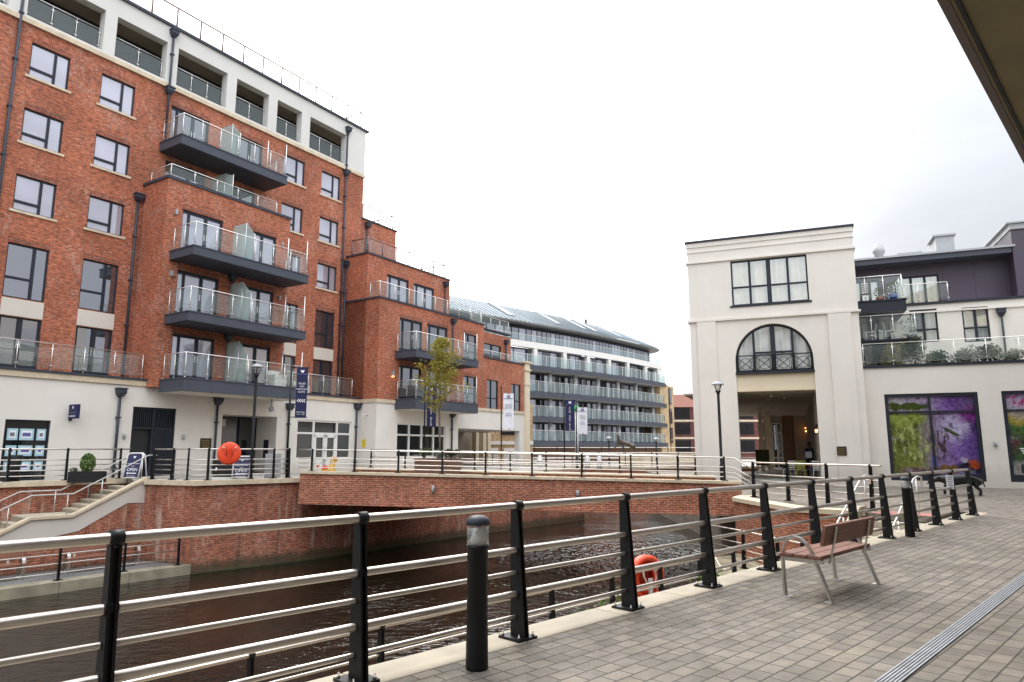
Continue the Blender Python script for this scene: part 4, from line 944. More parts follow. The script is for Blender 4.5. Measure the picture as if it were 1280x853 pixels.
# maroon brick offices far behind
def far_block(name, label, cat, x0, x1, y0, y1, z1, wallm, wins, roof=None):
    t = thing(name, label, cat, ((x0+x1)/2, y0, .25))
    mb = MB(); mb.box(x0, x1, y0, y1, .2, z1); mb.build('wall', wallm, t)
    if roof:
        mb = MB(); mb.add([(x0-.3, y0-.3, z1), (x1+.3, y0-.3, z1), (x1+.3, y1, z1), (x0-.3, y1, z1), (x0+.5, y0+5, z1+2.3), (x1-.5, y0+5, z1+2.3)], [[0, 1, 5, 4], [1, 2, 5], [2, 3, 4, 5], [3, 0, 4], [3, 2, 1, 0]]); mb.build('roof', roof, t)
    for a, b, c, d, pm in wins:
        mb = MB(); mb.box(a, b, y0-.06, y0+.05, c, d); w = mb.build('window', 'frame_grey', t)
        mb = MB(); mb.box(a+.1, b-.1, y0-.09, y0-.061, c+.1, d-.1); mb.build('pane', pm, w)
    return t
ofs = far_block('office_building', 'distant maroon brick office with pale bands between the curved block and the arched building', 'building', 24, 46, 104, 118, 8.0, 'maroon_brick',
    [(a, a+2.6, z, z+1.75, pm) for a in (24.4, 27.6, 30.8, 34, 37.2) for z, pm in ((1.3, 'pane_far'), (3.9, 'pane_far'), (6.2, 'pane_far'))], 'roof_tile')
for z in (3.2, 5.8):
    mb = MB(); mb.box(23.95, 46.05, 103.9, 104.05, z, z+.3); mb.build('stone_band', 'stone', ofs)
for a, z in ((27.9, 4.5), (28.6, 7.0)):
    mb = MB(); mb.box(a, a+.8, 103.88, 103.905, z, z+.6); mb.build('lit_window', 'lamp_window', ofs)
# tan brick house seen through the passage of the left block
tn = far_block('brick_house', 'tan brick building with white doors seen through the passage of the red block', 'building', -5, 1.8, 60, 61.5, 5.6, 'tan_brick', [(-.9, .9, 2.9, 4.6, 'pane'), (-4.3, -2.2, 2.9, 4.6, 'pane')])
for a in (-3.2, -.7):
    mb = MB(); mb.box(a, a+2.0, 59.9, 60.02, .25, 1.75)
    o = mb.build('garage_door', 'white_frame', tn)
    mb = MB()
    for k in range(6): mb.box(a+.05, a+1.95, 59.86, 59.898, .35+.22*k, .38+.22*k)
    mb.build('door_rib', 'zinc', o)
mb = MB(); mb.box(-5, 1.85, 59.9, 60.02, 2.05, 2.35); mb.build('stone_band', 'white_frame', tn)
# ================================================================== RIGHT: ARCHED BLOCK
FT = Frame((15.92, 30.77), R(112))
tw = thing('arched_building', 'pale rendered gatehouse with an arched window over an open passage', 'building', FT.W(-3.7, 0, 0))
xl, xr = -7.57, 0.0
ah = [(-5.5, -2.02, 8.58, 10.84, .22)]
mb = MB(); FT.wall(mb, xl, xr, 7.9, 11.72, 0, ah)
# arch storey: lower field set back between pilasters
aS, aE, aC, aR, zS = -5.49, -2.02, -3.755, 1.735, 5.85
FT.wall(mb, xl, aS, -.1, 7.9, 0, []); FT.wall(mb, aE, xr, -.1, 7.9, 0, [])
n = 20; pts = [(aC+aR*math.cos(math.pi-math.pi*k/n), zS+aR*math.sin(math.pi*k/n)) for k in range(n+1)]
for (a, za), (b, zb) in zip(pts, pts[1:]):
    mb.quad(FT.W(a, za, 0), FT.W(b, zb, 0), FT.W(b, 7.9, 0), FT.W(a, 7.9, 0))
    mb.quad(FT.W(a, za, 0), FT.W(b, zb, 0), FT.W(b, zb, -.35), FT.W(a, za, -.35))
for s_ in (aS, aE): mb.quad(FT.W(s_, -.1, 0), FT.W(s_, zS, 0), FT.W(s_, zS, -.5), FT.W(s_, -.1, -.5))
mb.quad(FT.W(xl, -.1, 0), FT.W(xl, -.1, -9), FT.W(xl, 11.7, -9), FT.W(xl, 11.7, 0)); mb.quad(FT.W(xr, -.1, 0), FT.W(xr, -.1, -9), FT.W(xr, 11.7, -9), FT.W(xr, 11.7, 0))
mb.quad(FT.W(xl, 11.7, 0), FT.W(xl, 11.7, -9), FT.W(xr, 11.7, -9), FT.W(xr, 11.7, 0)); mb.build('wall', 'stucco', tw)
mb = MB(); FT.box(mb, aS, aE, 4.4, 5.28, -.6, -.12); FT.box(mb, aS-.0, aE+.0, 4.36, 4.46, -.62, -.05); mb.build('lintel_band', 'stucco_cream', tw)
for a, b in ((xl+.35, xl+1.25), (xr-1.3, xr-.32)):
    mb = MB(); FT.box(mb, a, b, -.1, 7.86, 0.003, .09); mb.build('pilaster', 'stucco', tw)
for z0, z1, p in ((7.87, 7.97, .10), (10.88, 10.96, .08), (11.44, 11.49, .035)):
    mb = MB(); mb.strip([FT.W(xl, 0, -8).xy, FT.W(xl, 0, 0).xy, FT.W(xr, 0, 0).xy, FT.W(xr, 0, -8).xy], -.02, p, z0, z1); mb.build('string_course', 'stucco', tw)
mb = MB(); FT.box(mb, xl-.04, xr+.04, 11.72, 11.95, -9, .04); mb.build('roof_edge', 'stucco', tw)
mb = MB(); FT.box(mb, xl-.09, xr+.09, 11.952, 12.05, -9, .09); mb.build('roof_capping', 'frame_grey', tw)
def curtain(par, F, s0, s1, z0, z1, w, mat='curtain', amp=.05):
    mb = MB(); n = int((s1-s0)/.06); o = len(mb.v)
    pts = [(s0+(s1-s0)*k/n, w+amp*math.sin(k*1.15)+amp*.6*math.sin(k*.43)) for k in range(n+1)]
    for (a, wa), (b, wb) in zip(pts, pts[1:]): mb.add([F.W(a, z0, wa), F.W(b, z0, wb), F.W(b, z1, wb), F.W(a, z1, wa)], [[0, 1, 2, 3]], True)
    return mb.build('curtain', mat, par)
def glazed(par, F, s0, s1, z0, z1, w, vs, hs, frame='frame_grey', cur='curtain', name='window', thick=(), glass='window_glass'):
    mb = MB(); b = .07
    for i, (a0, a1, c0, c1) in enumerate([(s0, s0+b, z0, z1), (s1-b, s1, z0, z1), (s0+b, s1-b, z0, z0+b), (s0+b, s1-b, z1-b, z1)]): F.box(mb, a0, a1, c0, c1, w-.05, w+.03)
    for i, m in enumerate(vs): F.box(mb, m-(.1 if m in thick else .055), m+(.1 if m in thick else .055), z0+b, z1-b, w-.05, w+.042)
    for m in hs: F.box(mb, s0+b, s1-b, m-.04, m+.04, w-.05, w+.036)
    o = mb.build(name, frame, par)
    mb = MB(); F.box(mb, s0+.02, s1-.02, z0+.02, z1-.02, w-.02, w-.008); mb.build('pane', glass, o)
    if cur: curtain(o, F, s0+.05, s1-.05, z0+.05, z1-.03, w-.12, cur)
    return o
o = glazed(tw, FT, -5.5, -2.02, 8.58, 10.84, -.14, (-4.63, -3.76, -2.89), (9.5,), cur='curtain_cream', thick=(-3.76,))
mb = MB(); FT.box(mb, -5.6, -1.92, 8.49, 8.577, -.1, .05); mb.build('sill', 'frame_grey', o)
mb = MB(); FT.box(mb, xl+.1, xr-.1, 5.2, 11.6, -9, -.75); mb.build('light_block', 'curtain_cream' if False else 'dark_void', tw)
# arched window
mb = MB(); w = -.25; r0 = aR-.0
for k in range(n):
    (a, za), (b, zb) = pts[k], pts[k+1]; ia, iza = aC+(a-aC)*.945, zS+(za-zS)*.945; ib, izb = aC+(b-aC)*.945, zS+(zb-zS)*.945
    mb.hexa([FT.W(a, za, w-.05), FT.W(b, zb, w-.05), FT.W(ib, izb, w-.05), FT.W(ia, iza, w-.05)], [FT.W(a, za, w+.04), FT.W(b, zb, w+.04), FT.W(ib, izb, w+.04), FT.W(ia, iza, w+.04)])
FT.box(mb, aS, aS+.09, 5.3, zS, w-.05, w+.04); FT.box(mb, aE-.09, aE, 5.3, zS, w-.05, w+.04); FT.box(mb, aS+.09, aE-.09, 5.285, 5.40, w-.05, w+.04)
for m, tk in ((aC, .11), (aC-.87, .055), (aC+.87, .055)):
    FT.box(mb, m-tk, m+tk, 5.4, zS+math.sqrt(max(0, aR**2-(m-aC)**2))-.06, w-.05, w+.05)
FT.box(mb, aC-.87, aC+.87, 6.18, 6.27, w-.05, w+.046)
aw = mb.build('arched_window', 'frame_grey', tw)
mb = MB(); mb.add([FT.W(aS, 5.3, w), FT.W(aE, 5.3, w)]+[FT.W(a, z, w) for a, z in reversed(pts)], [list(range(n+3))]); mb.build('pane', 'window_glass', aw)
curtain(aw, FT, aS+.1, aE-.1, 5.35, 7.55, -.38, 'curtain')
mb = MB(); FT.box(mb, aS-.02, aE+.02, 5.18, 5.284, -.5, .03); mb.build('sill', 'frame_grey', aw)
mb = MB(); FT.box(mb, aS, aE, 5.285, 5.325, -.09, -.05); FT.box(mb, aS, aE, 6.06, 6.11, -.09, -.05)
for k in range(5):
    s_ = aS+.03+(aE-aS-.06)*k/4; FT.box(mb, s_-.02, s_+.02, 5.325, 6.06, -.088, -.052)
    if k < 4:
        L_ = (aE-aS-.06)/4; c_ = s_+L_/2
        for sg in (1, -1): mb.tube([FT.W(c_-L_*.48, 5.69-sg*.35, -.07), FT.W(c_+L_*.48, 5.69+sg*.35, -.07)], .014, 4)
        mb.tube([FT.W(c_+.27*math.cos(q*math.pi/8), 5.69+.27*math.sin(q*math.pi/8), -.07) for q in range(17)], .014, 4)
        for x in (-L_*.40, L_*.40): mb.tube([FT.W(c_+x, 5.325, -.07), FT.W(c_+x, 6.06, -.07)], .012, 4)
mb.build('balconette', 'black_paint', aw)
# passage
PE = -24
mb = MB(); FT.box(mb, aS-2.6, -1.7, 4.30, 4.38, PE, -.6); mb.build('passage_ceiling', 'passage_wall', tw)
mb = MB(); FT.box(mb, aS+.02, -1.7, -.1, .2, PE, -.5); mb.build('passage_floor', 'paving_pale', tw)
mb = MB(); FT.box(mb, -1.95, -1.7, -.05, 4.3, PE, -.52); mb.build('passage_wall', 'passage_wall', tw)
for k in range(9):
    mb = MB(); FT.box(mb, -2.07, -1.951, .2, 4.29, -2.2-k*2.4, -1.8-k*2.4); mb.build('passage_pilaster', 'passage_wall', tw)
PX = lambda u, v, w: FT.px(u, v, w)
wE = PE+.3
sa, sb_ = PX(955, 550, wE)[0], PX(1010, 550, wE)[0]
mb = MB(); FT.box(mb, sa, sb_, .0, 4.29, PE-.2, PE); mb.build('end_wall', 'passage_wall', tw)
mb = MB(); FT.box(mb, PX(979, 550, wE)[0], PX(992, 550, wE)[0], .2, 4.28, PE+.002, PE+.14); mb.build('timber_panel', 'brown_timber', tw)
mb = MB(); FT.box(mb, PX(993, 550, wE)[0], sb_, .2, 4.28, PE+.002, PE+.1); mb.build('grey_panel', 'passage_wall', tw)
d0_, d1_ = PX(965, 550, wE)[0], PX(978, 550, wE)[0]
o = glazed(tw, FT, d0_, d1_, .2, 3.7, PE+.12, ((d0_+d1_)/2,), (2.9, 1.0), frame='white_frame', cur=None, name='side_door', glass='pane_dark')
p0_ = PX(949, 550, -14)[0]
mb = MB(); FT.box(mb, p0_, p0_+.28, .2, 4.29, -14.3, -14); mb.build('passage_pier', 'stucco_cream', tw)
p0_ = PX(957, 550, -19)[0]
mb = MB(); FT.box(mb, p0_, p0_+.4, .2, 4.29, -19.4, -19); mb.build('passage_pier', 'stucco_cream', tw)
def on_side(u, v, s_):      # depth into the passage at which the side wall shows at this column
    lo_, hi_ = -23.5, -.6
    for _ in range(40):
        w = (lo_+hi_)/2
        if FT.px(u, v, w)[0] > s_: hi_ = w
        else: lo_ = w
    return w
for k, (u, v) in enumerate(((1005, 541), (1010, 539.5), (1014.5, 536), (1017, 540), (1021.6, 536))):
    w = on_side(u, v, -2.1); z = FT.px(u, v, w)[1]
    s_ = -2.08
    mb = MB(); mb.tube([FT.W(s_-.02, z+.28, w), FT.W(s_-.02, z+.12, w)], .03, 6); FT.box(mb, s_-.02, s_+.13, z+.25, z+.33, w-.05, w+.05); l = mb.build('wall_lamp', 'black_paint', tw)
    mb = MB(); mb.lathe(FT.W(s_-.02, z, w), [(.02, 0), (.05, .03), (.05, .07), (.02, .1)], 10); mb.build('bulb', 'lamp_warm', l)
for s_, w in ((-4.0, -2.2), (-4.2, -4.6), (-3.4, -3.5)):
    mb = MB(); mb.lathe(FT.W(s_, 4.22, w), [(.03, 0), (.09, .01), (.09, .08)], 12); mb.build('ceiling_light', 'white_frame', tw)
mb = MB(); FT.box(mb, -1.33, -.93, 1.35, 1.75, .093, .12); o = mb.build('plaque', 'plaque_bronze', tw)
mb = MB()
for k in range(4): FT.box(mb, -1.27, -.99-.03*(k % 2), 1.42+k*.075, 1.435+k*.075, .121, .124)
mb.build('inscription', 'plaque_gold', o)
# ================================================================== RIGHT: WHITE BLOCK WITH PURPLE TOP STOREY
rb = thing('apartment_block', 'pale rendered apartment block with purple clad top storey and mural shop windows', 'building', FT.W(4, 0, -.6))
GH = [(.82, 4.42, .26, 4.09, .16), (5.28, 8.9, .26, 4.1, .16)]
mb = MB(); FT.wall(mb, .0, 16, -.2, 5.3, -.6, GH); mb.build('ground_storey_wall', 'stucco', rb)
mb = MB(); FT.box(mb, .02, 16, -.19, 5.2, -9, -.85); mb.build('light_block', 'dark_void', rb)
mb = MB(); FT.box(mb, 0.0, 16, 5.30, 5.43, -1.0, -.53); par = mb.build('terrace_edge', 'frame_grey', rb)
mb = MB(); FT.box(mb, 0.0, 16, 5.1, 5.29, -5, -.86); mb.build('terrace_floor', 'concrete', rb)
glass_rail(par, [FT.W(.12, 5.43, -.72), FT.W(15.8, 5.43, -.72)], 1.02, 1.18)
# middle storey
wM = -4.4
MHs = [(2.7, 3.9, 6.9, 8.57), (4.95, 6.05, 6.8, 8.52), (-.2, 1.8, 5.4, 8.2), (8.2, 9.3, 6.8, 8.52)]
mb = MB(); FT.wall(mb, -.3, 16, 5.2, 8.80, wM, MHs); mb.quad(FT.W(-.3, 8.8, wM), FT.W(16, 8.8, wM), FT.W(16, 8.8, wM-3), FT.W(-.3, 8.8, wM-3)); mb.build('middle_storey_wall', 'stucco', rb)
mb = MB(); FT.box(mb, -.2, 16, 5.2, 8.7, -12, wM-.4); mb.build('light_block', 'dark_void', rb)
mb = MB(); FT.box(mb, 2.2, 16, 8.38, 8.47, wM, wM+.07); mb.build('string_course', 'stucco', rb)
mb = MB(); FT.box(mb, 1.2, 16, 8.80, 8.92, wM-.5, wM+.08); mb.build('parapet_capping', 'frame_grey', rb)
glazed(rb, FT, 2.7, 3.9, 6.9, 8.57, wM-.1, (3.3,), (7.55,), cur='curtain'); o = glazed(rb, FT, 4.95, 6.05, 6.8, 8.52, wM-.1, (5.5,), (7.5,), cur='curtain'); glazed(rb, FT, 8.2, 9.3, 6.8, 8.52, wM-.1, (8.75,), (7.5,), cur='curtain')
mb = MB(); FT.box(mb, 5.0, 6.0, 7.6, 8.46, wM-.2, wM-.18); mb.build('roller_blind', 'curtain_cream', o)
glazed(rb, FT, -.2, 1.8, 5.4, 8.2, wM-.1, (.5, 1.2), (), cur='curtain')
downpipe(rb, FT, 6.55, 6.55, 5.6, 8.25, wM, (8.3,), r=.045)
# purple storey
wU = -6.4
UH = [(.3, 1.7, 8.9, 10.7), (2.5, 4.5, 8.9, 10.75)]
mb = MB(); FT.wall(mb, -.3, 7.6, 8.7, 11.35, wU, UH); mb.build('top_storey_wall', 'purple_cladding', rb)
mb = MB(); FT.box(mb, 7.6, 18, 8.7, 12.5, -12, wU+1.0); mb.build('purple_block', 'purple_cladding', rb)
for s_ in (1.9, 4.7, 6.1): 
    mb = MB(); FT.box(mb, s_-.008, s_+.008, 8.9, 11.3, wU, wU+.004); mb.build('cladding_joint', 'dark_void', rb)
for s_ in (9.0, 10.6):
    mb = MB(); FT.box(mb, s_-.008, s_+.008, 8.9, 12.4, wU+1.0, wU+1.004); mb.build('cladding_joint', 'dark_void', rb)
mb = MB(); FT.box(mb, -.2, 7.5, 8.75, 11.3, -12, wU-.4); mb.build('light_block', 'dark_void', rb)
for h in UH: glazed(rb, FT, *h, wU-.1, (h[0]+(h[1]-h[0])*.36, h[0]+(h[1]-h[0])*.68), (), cur='curtain_cream')
mb = MB(); FT.box(mb, -.4, 7.55, 11.35, 11.62, -12, wU+1.0); mb.build('eaves', 'slab_grey', rb)
mb = MB(); FT.box(mb, -.4, 7.7, 11.622, 11.72, -12, wU+1.1); mb.build('roof', 'zinc', rb)
mb = MB(); FT.box(mb, 7.55, 18, 12.5, 12.78, -12.1, wU+1.08); FT.box(mb, 7.4, 18, 12.782, 12.86, -12.2, wU+1.2); mb.build('block_roof', 'zinc', rb)
mb = MB(); FT.box(mb, 4.65, 5.5, 11.72, 12.95, -8.6, -7.0); FT.box(mb, 4.5, 5.6, 12.952, 13.05, -8.7, -6.9); mb.build('plant_box', 'zinc', rb)
mb = MB(); FT.box(mb, 2.8, 4.0, 11.72, 12.3, -9, -7.2); mb.build('rooflight', 'zinc', rb)
mb = MB(); mb.lathe(FT.W(1.85, 11.72, -6.6), [(.22, 0), (.22, .42), (.31, .55), (.31, .66), (.2, .98)], 16); mb.build('roof_cowl', 'zinc', rb)
# balconies beside the gatehouse
for zt, w1, s1, th in ((8.62, -1.7, 2.2, .5), (6.70, -1.7, 2.6, .34)):
    mb = MB(); FT.box(mb, -.3, s1, zt-th, zt, wM if zt > 6 else wM, w1); FT.box(mb, -.3, s1+.05, zt, zt+.07, wM, w1+.05); par = mb.build('balcony', 'frame_grey', rb)
    mb = MB(); FT.box(mb, -.25, s1-.06, zt-th-.03, zt-th-.002, wM, w1-.06); mb.build('soffit', 'slab_pale', par)
    glass_rail(par, [FT.W(-.25, zt+.07, w1-.08), FT.W(s1-.1, zt+.07, w1-.08), FT.W(s1-.1, zt+.07, wM+.1)], 1.18, .85)
mb = MB(); FT.box(mb, 1.85, 4.6, 8.925, 8.93, wM-.3, wM); par = mb.build('top_railing', 'frame_grey', rb)
glass_rail(par, [FT.W(1.9, 8.93, wM-.2), FT.W(4.5, 8.93, wM-.2)], 1.0, 1.3)
# mural windows
def mural(name, i):
    m, nt, ns, L, b = newmat(name); u = uvn(nt)
    s = nt.nodes.new('ShaderNodeSeparateXYZ')
    cc = nt.nodes.new('ShaderNodeNewGeometry').outputs['Position']
    # picture coordinates: x right 0..1, y up 0..1 (surface-bound, from the wall frame)
    a, bb = (GH[i][0], GH[i][1]); P = FT.W(a, 0, -.6)
    d = nt.nodes.new('ShaderNodeVectorMath'); d.operation = 'SUBTRACT'; L.new(cc, d.inputs[0]); d.inputs[1].default_value = P
    dt = nt.nodes.new('ShaderNodeVectorMath'); dt.operation = 'DOT_PRODUCT'; L.new(d.outputs[0], dt.inputs[0]); dt.inputs[1].default_value = FT.d/(bb-a)
    L.new(d.outputs[0], s.inputs[0]); y0 = mth(nt, 'DIVIDE', mth(nt, 'SUBTRACT', s.outputs['Z'], .3), 3.75); x0 = dt.outputs['Value']
    cmb = nt.nodes.new('ShaderNodeCombineXYZ'); L.new(x0, cmb.inputs[0]); L.new(y0, cmb.inputs[1]); uv = cmb.outputs[0]
    def wob(v, sc_, amt, off): return mth(nt, 'ADD', v, mth(nt, 'MULTIPLY', mth(nt, 'SUBTRACT', noise(nt, mapping(nt, uv, (1, 1, 1), (off, off, 0)), sc_, 6, .65), .5), amt))
    x = wob(wob(x0, 5, .2, 1.3), 22, .07, 2.2); y = wob(wob(y0, 5, .18, 4.1), 22, .07, 7.7)
    def blob(cx, cy, rx, ry, soft=.25):
        q = mth(nt, 'ADD', mth(nt, 'POWER', mth(nt, 'DIVIDE', mth(nt, 'SUBTRACT', x, cx), rx), 2), mth(nt, 'POWER', mth(nt, 'DIVIDE', mth(nt, 'SUBTRACT', y, cy), ry), 2))
        return ramp(nt, q, [(max(0, 1-soft-.3), 1.0), (1.0, 0.0)])
    fine = noise(nt, uv, 26, 5, .7)
    if i == 0:
        base = ramp(nt, x, [(.0, (.10, .11, .02)), (.3, (.20, .22, .05)), (.5, (.22, .17, .25)), (.72, (.20, .11, .36)), (1.0, (.06, .03, .16))])
        sky = ramp(nt, x, [(.1, (.36, .34, .36)), (.45, (.33, .25, .42)), (.7, (.13, .06, .25)), (1, (.1, .07, .14))])
        c = mix(nt, base, sky, ramp(nt, y, [(.78, 0.0), (.84, 1.0)]))
        c = mix(nt, c, (.24, .30, .06), mth(nt, 'MULTIPLY', blob(.2, .7, .28, .08), .9))
        c = mix(nt, c, (.07, .09, .02), mth(nt, 'MULTIPLY', ramp(nt, noise(nt, mapping(nt, uv, (14, 3, 1)), 1.2, 4), [(.5, 0.0), (.6, 1.0)]), blob(.22, .45, .35, .3)))
        c = mix(nt, c, (.36, .38, .14), mth(nt, 'MULTIPLY', ramp(nt, noise(nt, mapping(nt, uv, (20, 9, 1)), 1.0, 5), [(.52, 0.0), (.62, 1.0)]), blob(.28, .42, .32, .25)))
        c = mix(nt, c, (.045, .06, .01), blob(.1, .86, .09, .06)); c = mix(nt, c, (.05, .07, .012), blob(.3, .86, .2, .06))
        c = mix(nt, c, (.48, .44, .58), mth(nt, 'MULTIPLY', blob(.72, .6, .2, .2, .6), .75)); c = mix(nt, c, (.18, .02, .17), mth(nt, 'MULTIPLY', blob(.92, .74, .2, .12, .6), .7))
        c = mix(nt, c, (.05, .03, .035), mth(nt, 'MULTIPLY', ramp(nt, noise(nt, mapping(nt, uv, (24, 7, 1)), 1.0, 5), [(.48, 0.0), (.55, 1.0)]), blob(.58, .42, .14, .25, .5)))
        c = mix(nt, c, (.015, .012, .03), blob(.86, .14, .17, .09)); c = mix(nt, c, (.14, .08, .09), blob(.4, .1, .35, .05, .5))
        c = mix(nt, c, (.16, .08, .02), blob(.64, .13, .11, .06)); c = mix(nt, c, (.33, .05, .015), blob(.9, .19, .08, .055)); c = mix(nt, c, (.34, .32, .38), blob(.8, .24, .05, .04))
        c = mix(nt, c, (.09, .03, .03), ramp(nt, y0, [(.055, 1.0), (.06, 0.0)]))
    else:
        base = ramp(nt, y, [(.0, (.34, .33, .32)), (.18, (.25, .24, .22)), (.25, (.03, .08, .03)), (.42, (.10, .04, .05)), (.6, (.05, .13, .04)), (.68, (.34, .26, .05)), (.8, (.36, .33, .38)), (1, (.34, .24, .42))])
        c = mix(nt, base, (.04, .10, .03), mth(nt, 'MULTIPLY', ramp(nt, noise(nt, uv, 9, 5), [(.5, 0.0), (.58, 1.0)]), blob(.2, .42, .4, .22)))
        c = mix(nt, c, (.35, .05, .16), mth(nt, 'MULTIPLY', ramp(nt, noise(nt, uv, 14, 5), [(.5, 0.0), (.56, 1.0)]), blob(.25, .92, .3, .1)))
    c = mix(nt, c, ramp(nt, fine, [(.32, .42), (.68, 1.5)]), .85, 'MULTIPLY')
    br1 = noise(nt, mapping(nt, uv, (1, 1, 1), (3, 9, 0)), 7, 8, .72)
    c = mix(nt, c, (.42, .38, .5) if i == 0 else (.4, .36, .34), mth(nt, 'MULTIPLY', ramp(nt, br1, [(.58, 0.0), (.66, 1.0)]), .45))
    c = mix(nt, c, (.02, .015, .02), mth(nt, 'MULTIPLY', ramp(nt, noise(nt, mapping(nt, uv, (1, .6, 1), (5, 2, 0)), 9, 8, .72), [(.56, 0.0), (.63, 1.0)]), .7))
    c = mix(nt, c, (.95, .95, .95), 1.0, 'MULTIPLY')
    L.new(c, b.inputs['Base Color']); b.inputs['Roughness'].default_value = .18; M[name] = m
mural('mural_river', 0); mural('mural_garden', 1)
for i, (nm, lab) in enumerate((('mural_river', 'shop window with green and purple river mural'), ('mural_garden', 'shop window with garden mural'))):
    a, b_, z0, z1 = GH[i][:4]; w = -.72; mb = MB(); t = .15
    for q in ((a, a+t, z0, z1), (b_-t, b_, z0, z1), (a+t, b_-t, z0, z0+.3), (a+t, b_-t, z1-.14, z1)): FT.box(mb, *q, w-.05, w+.08)
    m_ = a+(b_-a)*.49; FT.box(mb, m_-.045, m_+.045, z0+.3, z1-.14, w-.05, w+.06); FT.box(mb, a+t, b_-t, 3.23, 3.31, w-.05, w+.05)
    o = mb.build('mural_window', 'frame_grey', rb); o['label'] = lab
    mb = MB(); FT.box(mb, a+.1, b_-.1, z0+.1, z1-.05, w-.03, w-.01); mb.build('picture', nm, o)
    def flat(name, pts, mat):
        mb = MB(); mb.extr([FT.W(a+(b_-a)*px, z0+.3+(z1-z0-.44)*py, w-.0095) for px, py in pts], FT.n*.003); mb.build(name, mat, o)
    if i == 0:
        flat('painted_figure', [(.445, .10), (.53, .10), (.52, .19), (.50, .235), (.475, .235), (.46, .19)], 'print_blue'); flat('painted_head', [(.478, .237), (.502, .237), (.502, .268), (.478, .268)], 'stone')
        flat('painted_boat', [(.60, .60), (.66, .585), (.76, .51), (.80, .475), (.72, .495), (.63, .555)], 'leaf_dark')
        flat('painted_bridge', [(.34, .758), (.74, .763), (.74, .772), (.34, .768)], 'dark_void'); flat('painted_figure', [(.575, .772), (.59, .772), (.588, .82), (.577, .82)], 'dark_void')
        for z in (.5, .42): 
            mb = MB(); FT.box(mb, b_-.95, b_-.35, z+.18, z+.215, w-.0095, w-.007); mb.build('lettering', 'print_grey', o)
    else:
        for k in range(9): flat('painted_stripe', [(.13+.012*k, .33-.028*k), (.19+.012*k, .325-.028*k), (.19+.012*k, .312-.028*k), (.13+.012*k, .317-.028*k)], 'print_white')
        flat('painted_post', [(.12, .02), (.155, .02), (.15, .13), (.125, .13)], 'dark_void'); flat('painted_leaf', [(.1, .5), (.25, .52), (.34, .6), (.2, .56)], 'leaf_bright')
mb = MB(); mb.lathe(FT.W(4.85, 1.72, -.52), [(.03, 0), (.06, .01), (.06, .24), (.03, .25)], 10); mb.build('wall_light', 'zinc', rb)
# ================================================================== OVERHANG ABOVE THE PROMENADE
oh = thing('overhanging_building', 'underside and edge of a brown overhanging building at the top right corner', 'building', fp(5, 7, 0))
e = fp(0, 2.87)
oo = lambda t: 3.026-.028*t
def slab(name, mat, a0, a1, z0, z1):
    mb = MB(); mb.hexa([fp(-20, oo(-20)+a0, z0), fp(30, oo(30)+a0, z0), fp(30, oo(30)+a1, z0), fp(-20, oo(-20)+a1, z0)], [fp(-20, oo(-20)+a0, z1), fp(30, oo(30)+a0, z1), fp(30, oo(30)+a1, z1), fp(-20, oo(-20)+a1, z1)]); return mb.build(name, mat, oh)
slab('soffit', 'olive_soffit', .09, 11, 6.0, 6.35); slab('fascia', 'fascia_trim', .0, .087, 5.99, 6.3); slab('drip_strip', 'dark_void', .13, .17, 5.965, 5.998)
FO = Frame(fp(-20, 8.5).xy, math.atan2(FDIR.x, FDIR.y))
FO.n = -FO.n
mb = MB(); FO.wall(mb, 0, 48, 0, 6, 0, [(2+4*k, 5+4*k, .4, 3.2) for k in range(11)]); mb.build('ground_storey_wall', 'stucco', oh)
for k in range(11):
    mb = MB(); FO.box(mb, 2+4*k, 5+4*k, .4, 3.2, -.16, -.1); mb.build('shop_window', 'pane_dark', oh)
mb = MB(); FO.box(mb, 0, 48, 6.36, 13.5, -.5, 4.6); mb.build('upper_wall', 'stucco_top', oh)
for k in range(14):
    for z in (7.2, 10.0):
        mb = MB(); FO.box(mb, 1+3.4*k, 2.8+3.4*k, z, z+1.9, 4.6, 4.63); mb.build('window', 'pane', oh)
SKY_BASE = .58; SKY_ZEN = 2.2; SKY_GLOW = 4.6; SKY_BACK = 1.25; SUN_E = 1.3; EXPO = .5
